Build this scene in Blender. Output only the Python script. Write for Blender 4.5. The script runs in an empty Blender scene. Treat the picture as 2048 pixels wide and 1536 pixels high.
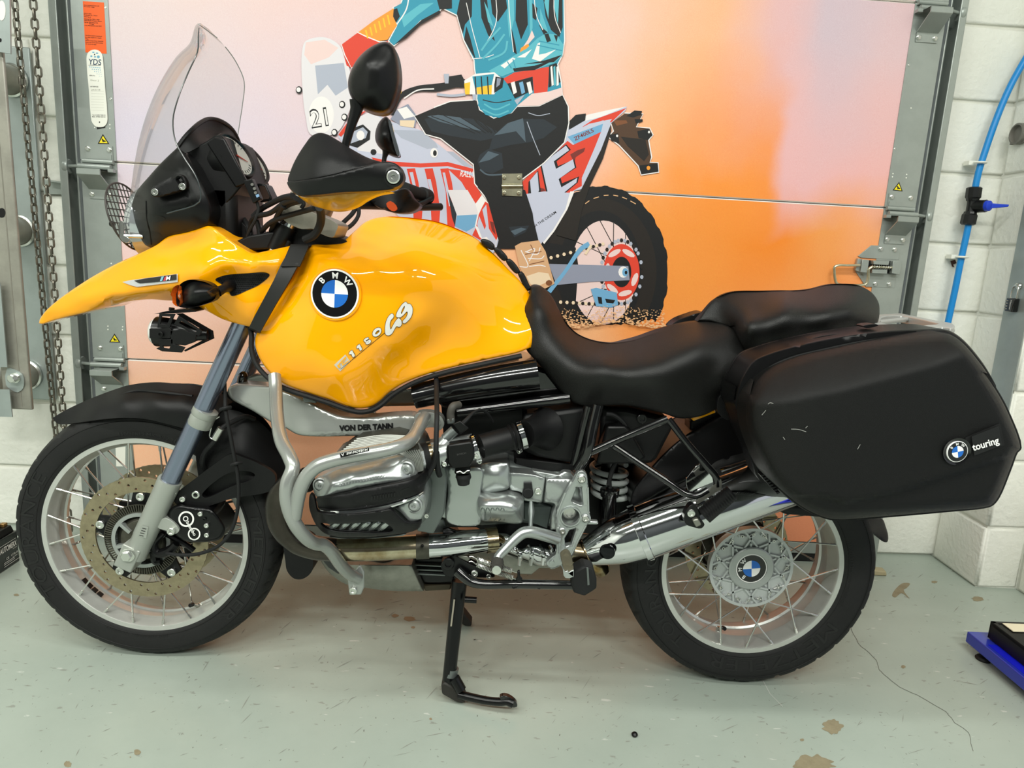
import bpy, bmesh, math, random
import numpy as np
from mathutils import Vector, Matrix
from mathutils.geometry import delaunay_2d_cdt
random.seed(7)
S = bpy.context.scene
COL = S.collection
# ---------------------------------------------------------------- camera
CAM = np.array([.8498, -1.6613, 1.0765]); YAW, PIT, ROL, FPX = .0215, .1947, .0547, 1385.13
FW = np.array([math.sin(YAW)*math.cos(PIT), math.cos(YAW)*math.cos(PIT), -math.sin(PIT)])
RT = np.cross(FW, [0, 0, 1]); RT /= np.linalg.norm(RT); UP = np.cross(RT, FW)
RT, UP = math.cos(ROL)*RT+math.sin(ROL)*UP, -math.sin(ROL)*RT+math.cos(ROL)*UP
cam = bpy.data.objects.new('camera', bpy.data.cameras.new('camera')); COL.objects.link(cam)
cam.data.sensor_width = 36; cam.data.lens = FPX/2048*36; cam.data.clip_start = .02
cam.matrix_world = Matrix(((RT[0], UP[0], -FW[0], CAM[0]), (RT[1], UP[1], -FW[1], CAM[1]), (RT[2], UP[2], -FW[2], CAM[2]), (0, 0, 0, 1)))
S.camera = cam
# ---------------------------------------------------------------- light and exposure
vs = S.view_settings
vs.view_transform = 'Standard'; vs.look = 'None'; vs.gamma = 1; vs.use_curve_mapping = False
vs.exposure = 0.84
S.world = bpy.data.worlds.new('world'); S.world.use_nodes = True
S.world.node_tree.nodes['Background'].inputs[0].default_value = (.9, .95, 1, 1)
S.world.node_tree.nodes['Background'].inputs[1].default_value = .35
def ceiling_light(x, y, z, sx, sy, watt, col=(.985, 1, .93), rot=(0, 0, 0)):
    l = bpy.data.lights.new('ceiling_light', 'AREA'); l.shape = 'RECTANGLE'; l.size = sx; l.size_y = sy
    l.energy = watt; l.color = col
    o = bpy.data.objects.new('ceiling_light', l); COL.objects.link(o); o.location = (x, y, z); o.rotation_euler = rot
for ly, lw in ((-1.7, 26), (-3.9, 62)):
    for lx in (-1.9, .2, 2.3):
        ceiling_light(lx, ly, 3.6, 1.5, .16, lw)
# ---------------------------------------------------------------- pixel to place
def ray(px, py): return FW+RT*(px-1024)/FPX-UP*(py-768)/FPX
def P(px, py, Y):
    d = ray(px, py); return CAM+d*((Y-CAM[1])/d[1])
def PX(px, py, X):
    d = ray(px, py); return CAM+d*((X-CAM[0])/d[0])
def PF(px, py, z=0.):
    d = ray(px, py); return CAM+d*((z-CAM[2])/d[2])
WK = .03                                        # the wall recedes a little to the right
def PW(px, py, d=0.):                           # on the plane d metres in front of the back wall
    y0 = .73-d; v = ray(px, py); return CAM+v*((y0+WK*CAM[0]-CAM[1])/(v[1]-WK*v[0]))
def WY(x, d=0.): return .73-d+WK*x
def proj(v):
    d = np.asarray(v)-CAM; z = d@FW; return 1024+FPX*(d@RT)/z, 768-FPX*(d@UP)/z
def crop(ox, oy, k):                            # coordinates read off an enlarged crop of the photograph
    def f(*pts):
        return [(ox+p[0]/k, oy+p[1]/k)+tuple(p[2:]) for p in pts]
    return f
K = 3.657
A1, A2, A3, A4 = crop(0, 0, K), crop(540, 0, K), crop(960, 0, K), crop(1488, 0, K)
A5, A6, A7, A8 = crop(0, 380, K), crop(480, 380, K), crop(960, 380, K), crop(1488, 380, K)
B1, B2, B3, B4, B5 = crop(0, 740, K), crop(440, 740, K), crop(800, 740, K), crop(1140, 740, K), crop(1488, 740, K)
B6, B7, B8 = crop(0, 1080, 3.368), crop(600, 1080, 3.368), crop(1180, 1040, 2.359)
C1 = crop(380, 360, 6.0235); C2 = crop(1040, 920, 5.485); C4 = crop(1880, 840, 12.8); C8 = crop(240, 540, 8.535)
# ---------------------------------------------------------------- materials
def lin(h):
    h = h.lstrip('#'); c = [int(h[i:i+2], 16)/255 for i in (0, 2, 4)]
    return tuple(x/12.92 if x <= .04045 else ((x+.055)/1.055)**2.4 for x in c)+(1,)
MATS = {}
def mat(name, hexc, rough=.5, metal=0., coat=0., bump=0., bscale=200., var=0., vscale=8., trans=0., alpha=1., ior=1.45, emit=0., spec=.5, wear=None, aniso=0.):
    if name in MATS: return MATS[name]
    m = bpy.data.materials.new(name); m.use_nodes = True; nt = m.node_tree; b = nt.nodes['Principled BSDF']
    c = lin(hexc); b.inputs['Base Color'].default_value = c; b.inputs['Roughness'].default_value = rough; b.inputs['Metallic'].default_value = metal
    b.inputs['Coat Weight'].default_value = coat; b.inputs['Coat Roughness'].default_value = .04; b.inputs['IOR'].default_value = ior
    b.inputs['Transmission Weight'].default_value = trans; b.inputs['Alpha'].default_value = alpha; b.inputs['Specular IOR Level'].default_value = spec
    if aniso: b.inputs['Anisotropic'].default_value = aniso
    if emit: b.inputs['Emission Color'].default_value = c; b.inputs['Emission Strength'].default_value = emit
    if bump or var or wear:
        tc = nt.nodes.new('ShaderNodeTexCoord'); geo = nt.nodes.new('ShaderNodeNewGeometry')
    if bump:
        n = nt.nodes.new('ShaderNodeTexNoise'); n.inputs['Scale'].default_value = bscale; n.inputs['Detail'].default_value = 4
        nt.links.new(geo.outputs['Position'], n.inputs['Vector'])
        bp = nt.nodes.new('ShaderNodeBump'); bp.inputs['Strength'].default_value = bump; bp.inputs['Distance'].default_value = .002
        nt.links.new(n.outputs['Fac'], bp.inputs['Height']); nt.links.new(bp.outputs['Normal'], b.inputs['Normal'])
    if var or wear:
        n = nt.nodes.new('ShaderNodeTexNoise'); n.inputs['Scale'].default_value = vscale; n.inputs['Detail'].default_value = 6; n.inputs['Roughness'].default_value = .65
        nt.links.new(geo.outputs['Position'], n.inputs['Vector'])
        r = nt.nodes.new('ShaderNodeValToRGB'); e = r.color_ramp.elements
        w = lin(wear) if wear else tuple(x*(1-var) for x in c[:3])+(1,)
        e[0].position, e[1].position = (.36, .62); e[0].color = w; e[1].color = c
        nt.links.new(n.outputs['Fac'], r.inputs['Fac']); nt.links.new(r.outputs['Color'], b.inputs['Base Color'])
    MATS[name] = m; return m
# ---------------------------------------------------------------- mesh building
class MB:
    def __init__(s): s.v = []; s.f = []; s.m = []
    def add(s, v, f, mi=0):
        o = len(s.v); s.v += [tuple(map(float, p)) for p in v]; s.f += [tuple(i+o for i in q) for q in f]; s.m += [mi]*len(f); return s
    def join(s, o, mi=None):
        n = len(s.v); s.v += o.v; s.f += [tuple(i+n for i in q) for q in o.f]; s.m += (o.m if mi is None else [mi]*len(o.f)); return s
def world_of(o):
    p = np.zeros(3)
    while o is not None: p = p+np.array(o.location); o = o.parent
    return p
def obj(name, mb, mats, parent=None, smooth=35, bevel=0., kind=None, solid=0., weld=False):
    if not isinstance(mats, (list, tuple)): mats = [mats]
    v = np.array(mb.v); c = (v.min(0)+v.max(0))/2
    me = bpy.data.meshes.new(name); me.from_pydata((v-c).tolist(), [], mb.f)
    for m in mats: me.materials.append(m)
    if any(mb.m): me.polygons.foreach_set('material_index', mb.m)
    bm = bmesh.new(); bm.from_mesh(me)
    if weld: bmesh.ops.remove_doubles(bm, verts=bm.verts, dist=2e-4)
    bmesh.ops.recalc_face_normals(bm, faces=bm.faces)
    if smooth and any(w in name for w in ('bolt', 'screw', 'button', 'nut', 'rivet')): smooth = 16
    if smooth:
        a = math.radians(smooth)
        for f in bm.faces: f.smooth = True
        for e in bm.edges: e.smooth = len(e.link_faces) == 2 and e.calc_face_angle(0) < a
    bm.to_mesh(me); bm.free(); me.update()
    o = bpy.data.objects.new(name, me); COL.objects.link(o)
    if parent is not None: o.parent = parent; o.location = c-world_of(parent)
    else: o.location = c
    if bevel:
        b = o.modifiers.new('bevel', 'BEVEL'); b.width = bevel; b.segments = 2; b.limit_method = 'ANGLE'; b.angle_limit = math.radians(40); b.harden_normals = False
    if solid:
        b = o.modifiers.new('solid', 'SOLIDIFY'); b.thickness = solid; b.offset = 0
    if kind: o['kind'] = kind
    return o
def shell(s, mb=None):                          # near sheet and its mirror image, left open underneath
    mb = mb or MB(); mb.add(s.v, s.f); m = s.v*[1, -1, 1]; return mb.add(m, [f[::-1] for f in s.f])
def thing(name, label, cat, loc, group=None):
    o = bpy.data.objects.new(name, None); COL.objects.link(o); o.location = loc; o.empty_display_size = .1
    o['label'] = label; o['category'] = cat
    if group: o['group'] = group
    return o
def tag(o, label, cat, group=None):
    o['label'] = label; o['category'] = cat
    if group: o['group'] = group
    return o
def lab(o, text): o['label'] = text; return o
def copy_to(o, parent, loc, rot=None):
    c = o.copy(); COL.objects.link(c); c.parent = parent; c.location = np.array(loc)-(world_of(parent) if parent else 0)
    if rot is not None: c.rotation_euler = rot
    return c
def nrm(v): v = np.asarray(v, float); return v/(np.linalg.norm(v)+1e-12)
def frame_of(d):
    d = nrm(d); a = np.array([0, 0, 1.]) if abs(d[2]) < .9 else np.array([1., 0, 0]); u = nrm(np.cross(a, d)); return u, np.cross(d, u), d
def spline(pts, n=8, closed=False):
    p = np.array(pts, float)
    if len(p) < 3 and not closed: return p
    out = []; N = len(p); segs = N if closed else N-1
    for i in range(segs):
        p1, p2 = p[i % N], p[(i+1) % N]
        p0 = p[(i-1) % N] if closed or i > 0 else 2*p1-p2
        p3 = p[(i+2) % N] if closed or i+2 < N else 2*p2-p1
        t0 = 0; t1 = t0+np.linalg.norm(p1-p0)**.5+1e-6; t2 = t1+np.linalg.norm(p2-p1)**.5+1e-6; t3 = t2+np.linalg.norm(p3-p2)**.5+1e-6
        for k in range(n):
            t = t1+(t2-t1)*k/n
            a1 = (t1-t)/(t1-t0)*p0+(t-t0)/(t1-t0)*p1; a2 = (t2-t)/(t2-t1)*p1+(t-t1)/(t2-t1)*p2; a3 = (t3-t)/(t3-t2)*p2+(t-t2)/(t3-t2)*p3
            b1 = (t2-t)/(t2-t0)*a1+(t-t0)/(t2-t0)*a2; b2 = (t3-t)/(t3-t1)*a2+(t-t1)/(t3-t1)*a3
            out.append((t2-t)/(t2-t1)*b1+(t-t1)/(t2-t1)*b2)
    if not closed: out.append(p[-1])
    return np.array(out)
def tube(pts, r, n=12, sub=8, closed=False, cap=True, mb=None, mi=0, flat=1., up=None):
    """sweep a circle of radius r (number or one per point) along a smooth line"""
    mb = mb or MB(); pts = np.array(pts, float)
    if np.isscalar(r): r = [r]*len(pts)
    q = spline(np.c_[pts, r], sub, closed) if (len(pts) > 2 and sub > 1) else np.c_[pts, r]
    c, rr = q[:, :3], q[:, 3]; N = len(c); V = []
    u = None
    for i in range(N):
        a, b = (c[i-1], c[(i+1) % N]) if closed else (c[max(i-1, 0)], c[min(i+1, N-1)])
        d = nrm(b-a)
        if u is None: u = frame_of(d)[0] if up is None else nrm(np.asarray(up)-d*np.dot(up, d))
        u = nrm(u-d*np.dot(u, d)); w = np.cross(d, u)
        for k in range(n):
            t = 2*math.pi*k/n; V.append(c[i]+rr[i]*(u*math.cos(t)*flat+w*math.sin(t)))
    F = []
    for i in range(N if closed else N-1):
        j = (i+1) % N
        for k in range(n): F.append((i*n+k, i*n+(k+1) % n, j*n+(k+1) % n, j*n+k))
    if cap and not closed: F += [tuple(range(n)), tuple(range((N-1)*n, N*n))]
    return mb.add(V, F, mi)
def lathe(center, axis, prof, n=32, mb=None, mi=0, arc=None, close=False, caps=True):
    """revolve [(radius, height along axis)] about an axis"""
    mb = mb or MB(); u, w, d = frame_of(axis); c = np.asarray(center, float); V = []; F = []
    full = arc is None; a0, a1 = (0, 2*math.pi) if full else arc; m = n if full else n+1
    for r, h in prof:
        for k in range(m):
            t = a0+(a1-a0)*k/n; V.append(c+d*h+r*(u*math.cos(t)+w*math.sin(t)))
    L = len(prof)
    for i in range(L if close else L-1):
        j = (i+1) % L
        for k in range(n):
            k2 = (k+1) % m; F.append((i*m+k, i*m+k2, j*m+k2, j*m+k))
    if not close and caps:
        if prof[0][0] > 1e-5 and full: F.append(tuple(range(n)))
        if prof[-1][0] > 1e-5 and full: F.append(tuple(range((L-1)*m, L*m)))
    return mb.add(V, F, mi)
def cyl(p0, p1, r, r1=None, n=20, mb=None, mi=0):
    p0 = np.asarray(p0, float); d = np.asarray(p1, float)-p0; h = np.linalg.norm(d)
    return lathe(p0, d, [(r, 0), (r if r1 is None else r1, h)], n, mb, mi)
def box(c, s, mb=None, mi=0, rot=None):
    mb = mb or MB(); c = np.asarray(c, float); s = np.asarray(s, float)/2
    V = np.array([(x, y, z) for x in (-1, 1) for y in (-1, 1) for z in (-1, 1)])*s
    if rot is not None: V = V@np.array(rot).T
    return mb.add(V+c, [(0, 1, 3, 2), (4, 6, 7, 5), (0, 4, 5, 1), (2, 3, 7, 6), (0, 2, 6, 4), (1, 5, 7, 3)], mi)
def rot_axis(ax, a): return np.array(Matrix.Rotation(a, 3, Vector(ax)))
def hexa(a, b, mb=None, mi=0):                  # solid between two quads a and b (4 points each)
    mb = mb or MB(); return mb.add(list(a)+list(b), [(0, 1, 2, 3), (4, 5, 6, 7), (0, 1, 5, 4), (1, 2, 6, 5), (2, 3, 7, 6), (3, 0, 4, 7)], mi)
def bolt(p, d, r, h=None, mb=None, mi=0, socket=True):
    """cap screw with a socket, or a plain hexagon head"""
    h = h or r*.8; mb = mb or MB()
    if socket:
        lathe(p, d, [(r, -.2*h), (r, .85*h), (r*.88, h), (r*.55, h), (r*.5, h*.35), (0, h*.3)], 14, mb, mi)
    else:
        lathe(p, d, [(r*1.25, -.2*h), (r*1.25, .15*h), (r, .15*h), (r, .9*h), (r*.8, h), (0, h)], 6 if False else 12, mb, mi)
    return mb
# ---- outlines with corners, smooth sheets through given depths
def outline(pts, step=6., straight=False):
    """closed line through pixel points (px,py[,Y][,1]); a point with a 4th item is a corner. Returns dense array [px,py,Y]"""
    P3 = [(p[0], p[1], p[2] if len(p) > 2 else 0.) for p in pts]; cor = [len(p) > 3 for p in pts]; N = len(pts)
    def dense(seg, closed):
        s = np.array(seg); L = np.linalg.norm(np.diff(s[:, :2], axis=0), axis=1).mean(); n = max(1, int(round(L/step)))
        if straight and len(s) == 2 and not closed: return s
        return spline(s, n, closed) if len(s) > 2 or closed else np.array([s[0]+(s[1]-s[0])*t for t in np.linspace(0, 1, max(2, int(L/step)+1))])
    if not any(cor): return dense(P3, True)
    ci = [i for i in range(N) if cor[i]]; out = []
    for a, b in zip(ci, ci[1:]+[ci[0]+N]):
        d = dense([P3[i % N] for i in range(a, b+1)], False); out.append(d[:-1])
    return np.vstack(out)
def inside(poly, q):
    x, y = q[:, 0], q[:, 1]; r = np.zeros(len(q), bool); p = poly
    for i in range(len(p)):
        x1, y1 = p[i-1][:2]; x2, y2 = p[i][:2]
        c = ((y1 > y) != (y2 > y)); 
        if c.any(): r ^= c & (x < (x2-x1)*(y-y1)/((y2-y1) or 1e-9)+x1)
    return r
def dist_to(poly, q):
    d = np.full(len(q), 1e9); p = np.array(poly)[:, :2]
    for i in range(len(p)):
        a, b = p[i-1], p[i]; ab = b-a; t = np.clip(((q-a)@ab)/(ab@ab+1e-12), 0, 1); d = np.minimum(d, np.linalg.norm(q-(a+t[:, None]*ab), axis=1))
    return d
class TPS:
    def __init__(s, pts, reg=1e-7):
        p = np.array([q[:3] for q in pts], float); s.c = p[:, :2].mean(0); s.k = 100.; s.x = (p[:, :2]-s.c)/s.k; n = len(p)
        A = np.zeros((n+3, n+3)); A[:n, :n] = s.U(np.linalg.norm(s.x[:, None]-s.x[None], axis=2))+reg*np.eye(n)
        A[:n, n] = 1; A[:n, n+1:] = s.x; A[n:, :n] = A[:n, n:].T
        s.w = np.linalg.lstsq(A, np.r_[p[:, 2], 0, 0, 0], rcond=None)[0]
    @staticmethod
    def U(r): return np.where(r > 1e-9, r*r*np.log(r+1e-12), 0)
    def __call__(s, q):
        q = (np.atleast_2d(np.asarray(q, float))[:, :2]-s.c)/s.k; n = len(s.x)
        return s.U(np.linalg.norm(q[:, None]-s.x[None], axis=2))@s.w[:n]+s.w[n]+q@s.w[n+1:]
def unp(q, Y):
    q = np.asarray(q); Y = np.broadcast_to(Y, (len(q),)); d = FW+np.outer(q[:, 0]-1024, RT)/FPX-np.outer(q[:, 1]-768, UP)/FPX
    return CAM+d*((Y-CAM[1])/d[:, 1])[:, None]
class Sheet:
    """a solid grown from a pixel outline whose points carry their own depth; interior control points bulge it"""
    def __init__(s, out, ctrl=(), holes=(), back=.01, edge=(0, 0), grid=12., step=6., fn=None, mirror=False, tps=True):
        flat = not len(ctrl) and len({round(p[2], 5) if len(p) > 2 else 0 for p in out}) == 1 and fn is None
        sg = flat and not edge[0]; o = outline(out, step, sg); hs = [outline(h, step, sg) for h in holes]
        if flat: y0 = out[0][2] if len(out[0]) > 2 else 0; s.base = lambda q: np.full(len(np.atleast_2d(q)), y0)
        else: s.base = TPS([p[:3] for p in out]+list(ctrl))
        s.o, s.hs, s.edge, s.fn = o, hs, edge, fn
        V2 = [tuple(p[:2]) for p in o]; E = [(i, (i+1) % len(o)) for i in range(len(o))]; loops = [list(range(len(o)))]
        for h in hs:
            k = len(V2); V2 += [tuple(p[:2]) for p in h]; E += [(k+i, k+(i+1) % len(h)) for i in range(len(h))]; loops.append(list(range(k, k+len(h))))
        nb = len(V2)
        if not flat or edge[0]:
            lo, hi = o[:, :2].min(0), o[:, :2].max(0); gx = np.arange(lo[0]+grid/2, hi[0], grid); gy = np.arange(lo[1]+grid/2, hi[1], grid*.866); G = []
            for j, y in enumerate(gy): G += [(x+(grid/2 if j % 2 else 0), y) for x in gx]
            G = np.array(G) if G else np.zeros((0, 2))
            if len(G):
                k = inside(o, G) & (dist_to(o, G) > grid*.45)
                for h in hs: k &= ~inside(h, G) & (dist_to(h, G) > grid*.45)
                G = G[k]
            if edge[0]:                                        # extra rings to carry the rounded rim
                for fr in (.12, .35, .7):
                    for L in [o]+hs:
                        p = L[:, :2]; t = np.roll(p, -1, 0)-np.roll(p, 1, 0); nn = np.c_[-t[:, 1], t[:, 0]]; nn /= np.linalg.norm(nn, axis=1)[:, None]+1e-9
                        for sg in (1, -1):
                            r = p+nn*sg*edge[0]*fr; k = inside(o, r)
                            for h in hs: k &= ~inside(h, r)
                            k &= np.minimum.reduce([dist_to(x, r) for x in [o]+hs]) > edge[0]*fr*.9; 
                            if len(G): G = np.vstack([G, r[k]])
                            else: G = r[k]
            V2 += [tuple(p) for p in G]
        cv, ce, cf, ov, oe, of = delaunay_2d_cdt([Vector(p) for p in V2], E, [], 0, 1e-4)
        cv = np.array([tuple(p) for p in cv]); cen = np.array([cv[list(f)].mean(0) for f in cf])
        k = inside(o, cen)
        for h in hs: k &= ~inside(h, cen)
        s.f = [tuple(f) for f, q in zip(cf, k) if q]; s.q = cv
        s.y = s.depth(cv); s.v = unp(cv, s.y)
        imap = {}
        for i, orig in enumerate(ov):
            for j in orig: imap[j] = i
        s.loops = [[imap[i] for i in L] for L in loops]; s.back = back; s.mirror = mirror
    def depth(s, q):
        q = np.atleast_2d(np.asarray(q, float))[:, :2]; y = s.base(q)
        if s.fn is not None: y = y+s.fn(q)
        if s.edge[0]:
            d = np.minimum.reduce([dist_to(x, q) for x in [s.o]+s.hs]); t = 1-np.clip(d/s.edge[0], 0, 1); y = y+s.edge[1]*(1-np.sqrt(np.clip(1-t*t, 0, 1)))
        return y
    def mb(s, mb=None, mi=0):
        mb = mb or MB(); n = len(s.v); b = s.v.copy()
        if s.mirror: b[:, 1] = -b[:, 1]
        elif np.isscalar(s.back): b[:, 1] += s.back
        else: b[:, 1] = 2*s.back[1]-b[:, 1]          # ('about', Y): the far half mirrors the near half
        F = list(s.f)
        if s.mirror or s.back:
            F += [tuple(i+n for i in f[::-1]) for f in s.f]
            for L in s.loops:
                for i in range(len(L)):
                    a, c = L[i], L[(i+1) % len(L)]
                    if a != c: F.append((a, c, c+n, a+n))
            return mb.add(np.vstack([s.v, b]), F, mi)
        return mb.add(s.v, F, mi)
    def at(s, px, py, lift=0.): return unp(np.array([[px, py]]), s.depth([(px, py)])-lift)[0]
    def decal(s, polys, mb=None, mi=0, lift=.0015, grid=10., step=4., holes=()):
        """flat print that follows the sheet: outlines in pixels"""
        mb = mb or MB(); t = Sheet([(p[0], p[1], 0)+((1,) if len(p) > 2 else ()) for p in polys], holes=[[(p[0], p[1], 0)+((1,) if len(p) > 2 else ()) for p in h] for h in holes], back=0, grid=grid, step=step, edge=(1e-3, 0))
        v = unp(t.q, s.depth(t.q)-lift); return mb.add(v, t.f, mi)
def plate(out, Y, t, holes=(), mb=None, mi=0, step=5.):
    """flat plate seen from the side: pixel outline at depth Y, thickness t away from the camera"""
    f = lambda L: [(p[0], p[1], Y)+((1,) if len(p) > 2 else ()) for p in L]
    return Sheet(f(out), holes=[f(h) for h in holes], back=t, step=step).mb(mb, mi)
def cor(*pts): return [(p[0], p[1], 1) for p in pts]
def circ(cx, cy, rx, ry=None, n=20, a0=0., rot=0.):
    ry = ry or rx; c, s = math.cos(rot), math.sin(rot)
    return [(cx+rx*math.cos(t)*c-ry*math.sin(t)*s, cy+rx*math.cos(t)*s+ry*math.sin(t)*c) for t in [a0+2*math.pi*k/n for k in range(n)]]
# ---- lettering
_TXT = {}
def glyphs(txt, bold=0., res=3, shear=0., spacing=1.):
    """2D mesh of a string, baseline at y=0, height of capitals about .7"""
    key = (txt, bold, res, shear, spacing)
    if key in _TXT: return _TXT[key]
    c = bpy.data.curves.new('t', 'FONT'); c.body = txt; c.size = 1; c.resolution_u = res; c.offset = bold; c.shear = shear; c.space_character = spacing
    o = bpy.data.objects.new('t', c); COL.objects.link(o); dg = bpy.context.evaluated_depsgraph_get(); dg.update()
    me = bpy.data.meshes.new_from_object(o.evaluated_get(dg))
    v = np.array([tuple(x.co) for x in me.vertices]); f = [tuple(p.vertices) for p in me.polygons]
    bpy.data.objects.remove(o); bpy.data.curves.remove(c); bpy.data.meshes.remove(me)
    _TXT[key] = (v[:, :2], f); return _TXT[key]
def text_px(txt, p0, p1, h, bold=0., shear=0., spacing=1., up=None):
    """string laid from pixel p0 to p1 (its baseline), capital height h pixels; returns (pixel verts, faces)"""
    v, f = glyphs(txt, bold, 3, shear, spacing); lo, hi = v.min(0), v.max(0); p0, p1 = np.array(p0, float), np.array(p1, float); d = p1-p0
    L = np.linalg.norm(d); e = d/L; n = np.array([e[1], -e[0]]) if up is None else nrm(up)
    x = (v[:, 0]-lo[0])/(hi[0]-lo[0]); y = v[:, 1]/.7
    return p0+np.outer(x, d)+np.outer(y, n)*h, f
def text_on(sheet, txt, p0, p1, h, mb=None, mi=0, lift=.002, **k):
    q, f = text_px(txt, p0, p1, h, **k); mb = mb or MB(); return mb.add(unp(q, sheet.depth(q)-lift), f, mi)
def text_world(txt, o, ex, ey, width, height, mb=None, mi=0, bold=0., shear=0., spacing=1.):
    """string on a flat plane: origin, directions and size in metres"""
    v, f = glyphs(txt, bold, 3, shear, spacing); lo, hi = v.min(0), v.max(0); mb = mb or MB()
    x = (v[:, 0]-lo[0])/(hi[0]-lo[0])*width; y = v[:, 1]/.7*height
    return mb.add(np.asarray(o)+np.outer(x, nrm(ex))+np.outer(y, nrm(ey)), f, mi)
# ================================================================ the room
def surf(name, base, dark, scale, rough, bump, bscale, dist=.003, speck=None):
    """painted surface: broad tone change, fine specks, relief"""
    m = bpy.data.materials.new(name); m.use_nodes = True; nt = m.node_tree; b = nt.nodes['Principled BSDF']; L = nt.links.new
    g = nt.nodes.new('ShaderNodeNewGeometry'); n = nt.nodes.new('ShaderNodeTexNoise'); n.inputs['Scale'].default_value = scale; n.inputs['Detail'].default_value = 8; n.inputs['Roughness'].default_value = .7
    L(g.outputs['Position'], n.inputs['Vector']); r = nt.nodes.new('ShaderNodeValToRGB'); e = r.color_ramp.elements
    e[0].position, e[1].position = .3, .7; e[0].color, e[1].color = lin(dark), lin(base); L(n.outputs['Fac'], r.inputs['Fac']); col = r.outputs['Color']
    if speck:
        for sc, lo, hi, c, stretch in speck:
            mp = nt.nodes.new('ShaderNodeMapping'); mp.inputs['Scale'].default_value = stretch; L(g.outputs['Position'], mp.inputs['Vector'])
            k = nt.nodes.new('ShaderNodeTexNoise'); k.inputs['Scale'].default_value = sc; k.inputs['Detail'].default_value = 5; L(mp.outputs['Vector'], k.inputs['Vector'])
            rr = nt.nodes.new('ShaderNodeValToRGB'); rr.color_ramp.elements[0].position, rr.color_ramp.elements[1].position = lo, hi; L(k.outputs['Fac'], rr.inputs['Fac'])
            mx = nt.nodes.new('ShaderNodeMix'); mx.data_type = 'RGBA'; L(rr.outputs['Color'], mx.inputs[0]); L(col, mx.inputs[6]); mx.inputs[7].default_value = lin(c); col = mx.outputs[2]
    L(col, b.inputs['Base Color']); b.inputs['Roughness'].default_value = rough
    k = nt.nodes.new('ShaderNodeTexNoise'); k.inputs['Scale'].default_value = bscale; k.inputs['Detail'].default_value = 6; L(g.outputs['Position'], k.inputs['Vector'])
    bp = nt.nodes.new('ShaderNodeBump'); bp.inputs['Strength'].default_value = bump; bp.inputs['Distance'].default_value = dist; L(k.outputs['Fac'], bp.inputs['Height']); L(bp.outputs['Normal'], b.inputs['Normal'])
    return m
m_wall = surf('white_block_paint', '#ECECE4', '#E2E2D8', 2.2, .62, .55, 55, .006)
m_joint = surf('white_joint_paint', '#E4E4DA', '#CFCFC4', 6, .7, .5, 70, .004)
m_floor = surf('grey_floor_paint', '#A3ADA3', '#98A298', 1.6, .34, .12, 90, .0015,
               speck=[(26, .66, .69, '#8B8F86', (1, 2.2, 1)), (60, .69, .72, '#6E7068', (2.5, 1, 1)), (17, .69, .71, '#BCC0B8', (1, 3, 1))])
m_worn = surf('bare_concrete', '#93896F', '#7E745C', 30, .8, .5, 160, .001)
m_ceil = mat('ceiling_paint', '#7A7E7D', .8)
def struct(name, mb, m, **k): return obj(name, mb, m, kind='structure', **k)
floor = struct('floor', box((0.8, -2.2, -.05), (8.4, 6.6, .1)), m_floor)
struct('ceiling', box((.8, -2.2, 3.85), (8.4, 6.6, .1)), m_ceil)
struct('wall_front', box((.8, -5.55, 1.9), (8.4, .1, 3.9)), mat('far_wall_paint', '#34373A', .8))
struct('wall_left', box((-3.45, -2.2, 1.9), (.1, 6.6, 3.9)), mat('side_wall_paint', '#C9CCC6', .8))
ce, se = 1/math.hypot(1, WK), WK/math.hypot(1, WK)
RW = np.array([[ce, -se, 0], [se, ce, 0], [0, 0, 1.]])      # wall's own axes
X0D, X1D = -.565, 2.296                                   # the door opening, behind its tracks
def wall_slab(name, x0, x1, z0, z1, th=.2):
    mb = MB(); f = .010
    a = [(x0, WY(x0, -f), z0), (x1, WY(x1, -f), z0), (x1, WY(x1, -f), z1), (x0, WY(x0, -f), z1)]
    hexa(a, [(p[0], p[1]+th, p[2]) for p in a], mb); return struct(name, mb, m_joint)
wall_b = wall_slab('wall_back', -3.4, X0D+.1, 0, 3.8)
wall_c = wall_slab('wall_back_right', X1D-.1, 2.75, 0, 3.8)
ZJ = [-.014+.2368*k for k in range(12)]                     # joint heights, read from the photograph
def block_mesh(w, h, t, r=.008):
    bm = bmesh.new(); bmesh.ops.create_cube(bm, size=1); bmesh.ops.scale(bm, vec=(w, t, h), verts=bm.verts)
    bmesh.ops.bevel(bm, geom=[e for e in bm.edges if all(v.co.y < 0 for v in e.verts)], offset=r, segments=2, profile=.6, affect='EDGES')
    me = bpy.data.meshes.new('block'); bm.to_mesh(me); bm.free(); me.materials.append(m_wall)
    for p in me.polygons: p.use_smooth = True
    return me
_BM = {}
def block(x0, x1, z0, z1, parent, face='y', at=None):
    j = .005; w, h = round(x1-x0-2*j, 4), round(z1-z0-2*j, 4); k = (w, h)
    if k not in _BM: _BM[k] = block_mesh(w, h, .03)
    o = bpy.data.objects.new('block', _BM[k]); COL.objects.link(o); o.parent = parent; pw = world_of(parent)
    xc, zc = (x0+x1)/2, (z0+z1)/2
    if face == 'y': o.location = np.array((xc, (WY(xc) if at is None else at)+.015, zc))-pw; o.rotation_euler = (0, 0, math.atan(WK))
    else: o.location = np.array((at+.015, xc, zc))-pw; o.rotation_euler = (0, 0, -math.pi/2)
    return o
for i in range(0, 9):
    z0, z1 = max(ZJ[i], 0), ZJ[i+1]
    off = 0 if i % 2 else .222
    for k in range(6):                                      # left of the door
        x1 = -.46-k*.445+(off if k else 0)*(1 if k else 0); x0 = -.46-(k+1)*.445+off
        if x1 > -1.9: block(x0, x1, z0, z1, wall_b)
    a = 2.20; b = 2.575
    block(a, b, z0, z1, wall_c)                             # between the track and the pier
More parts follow.
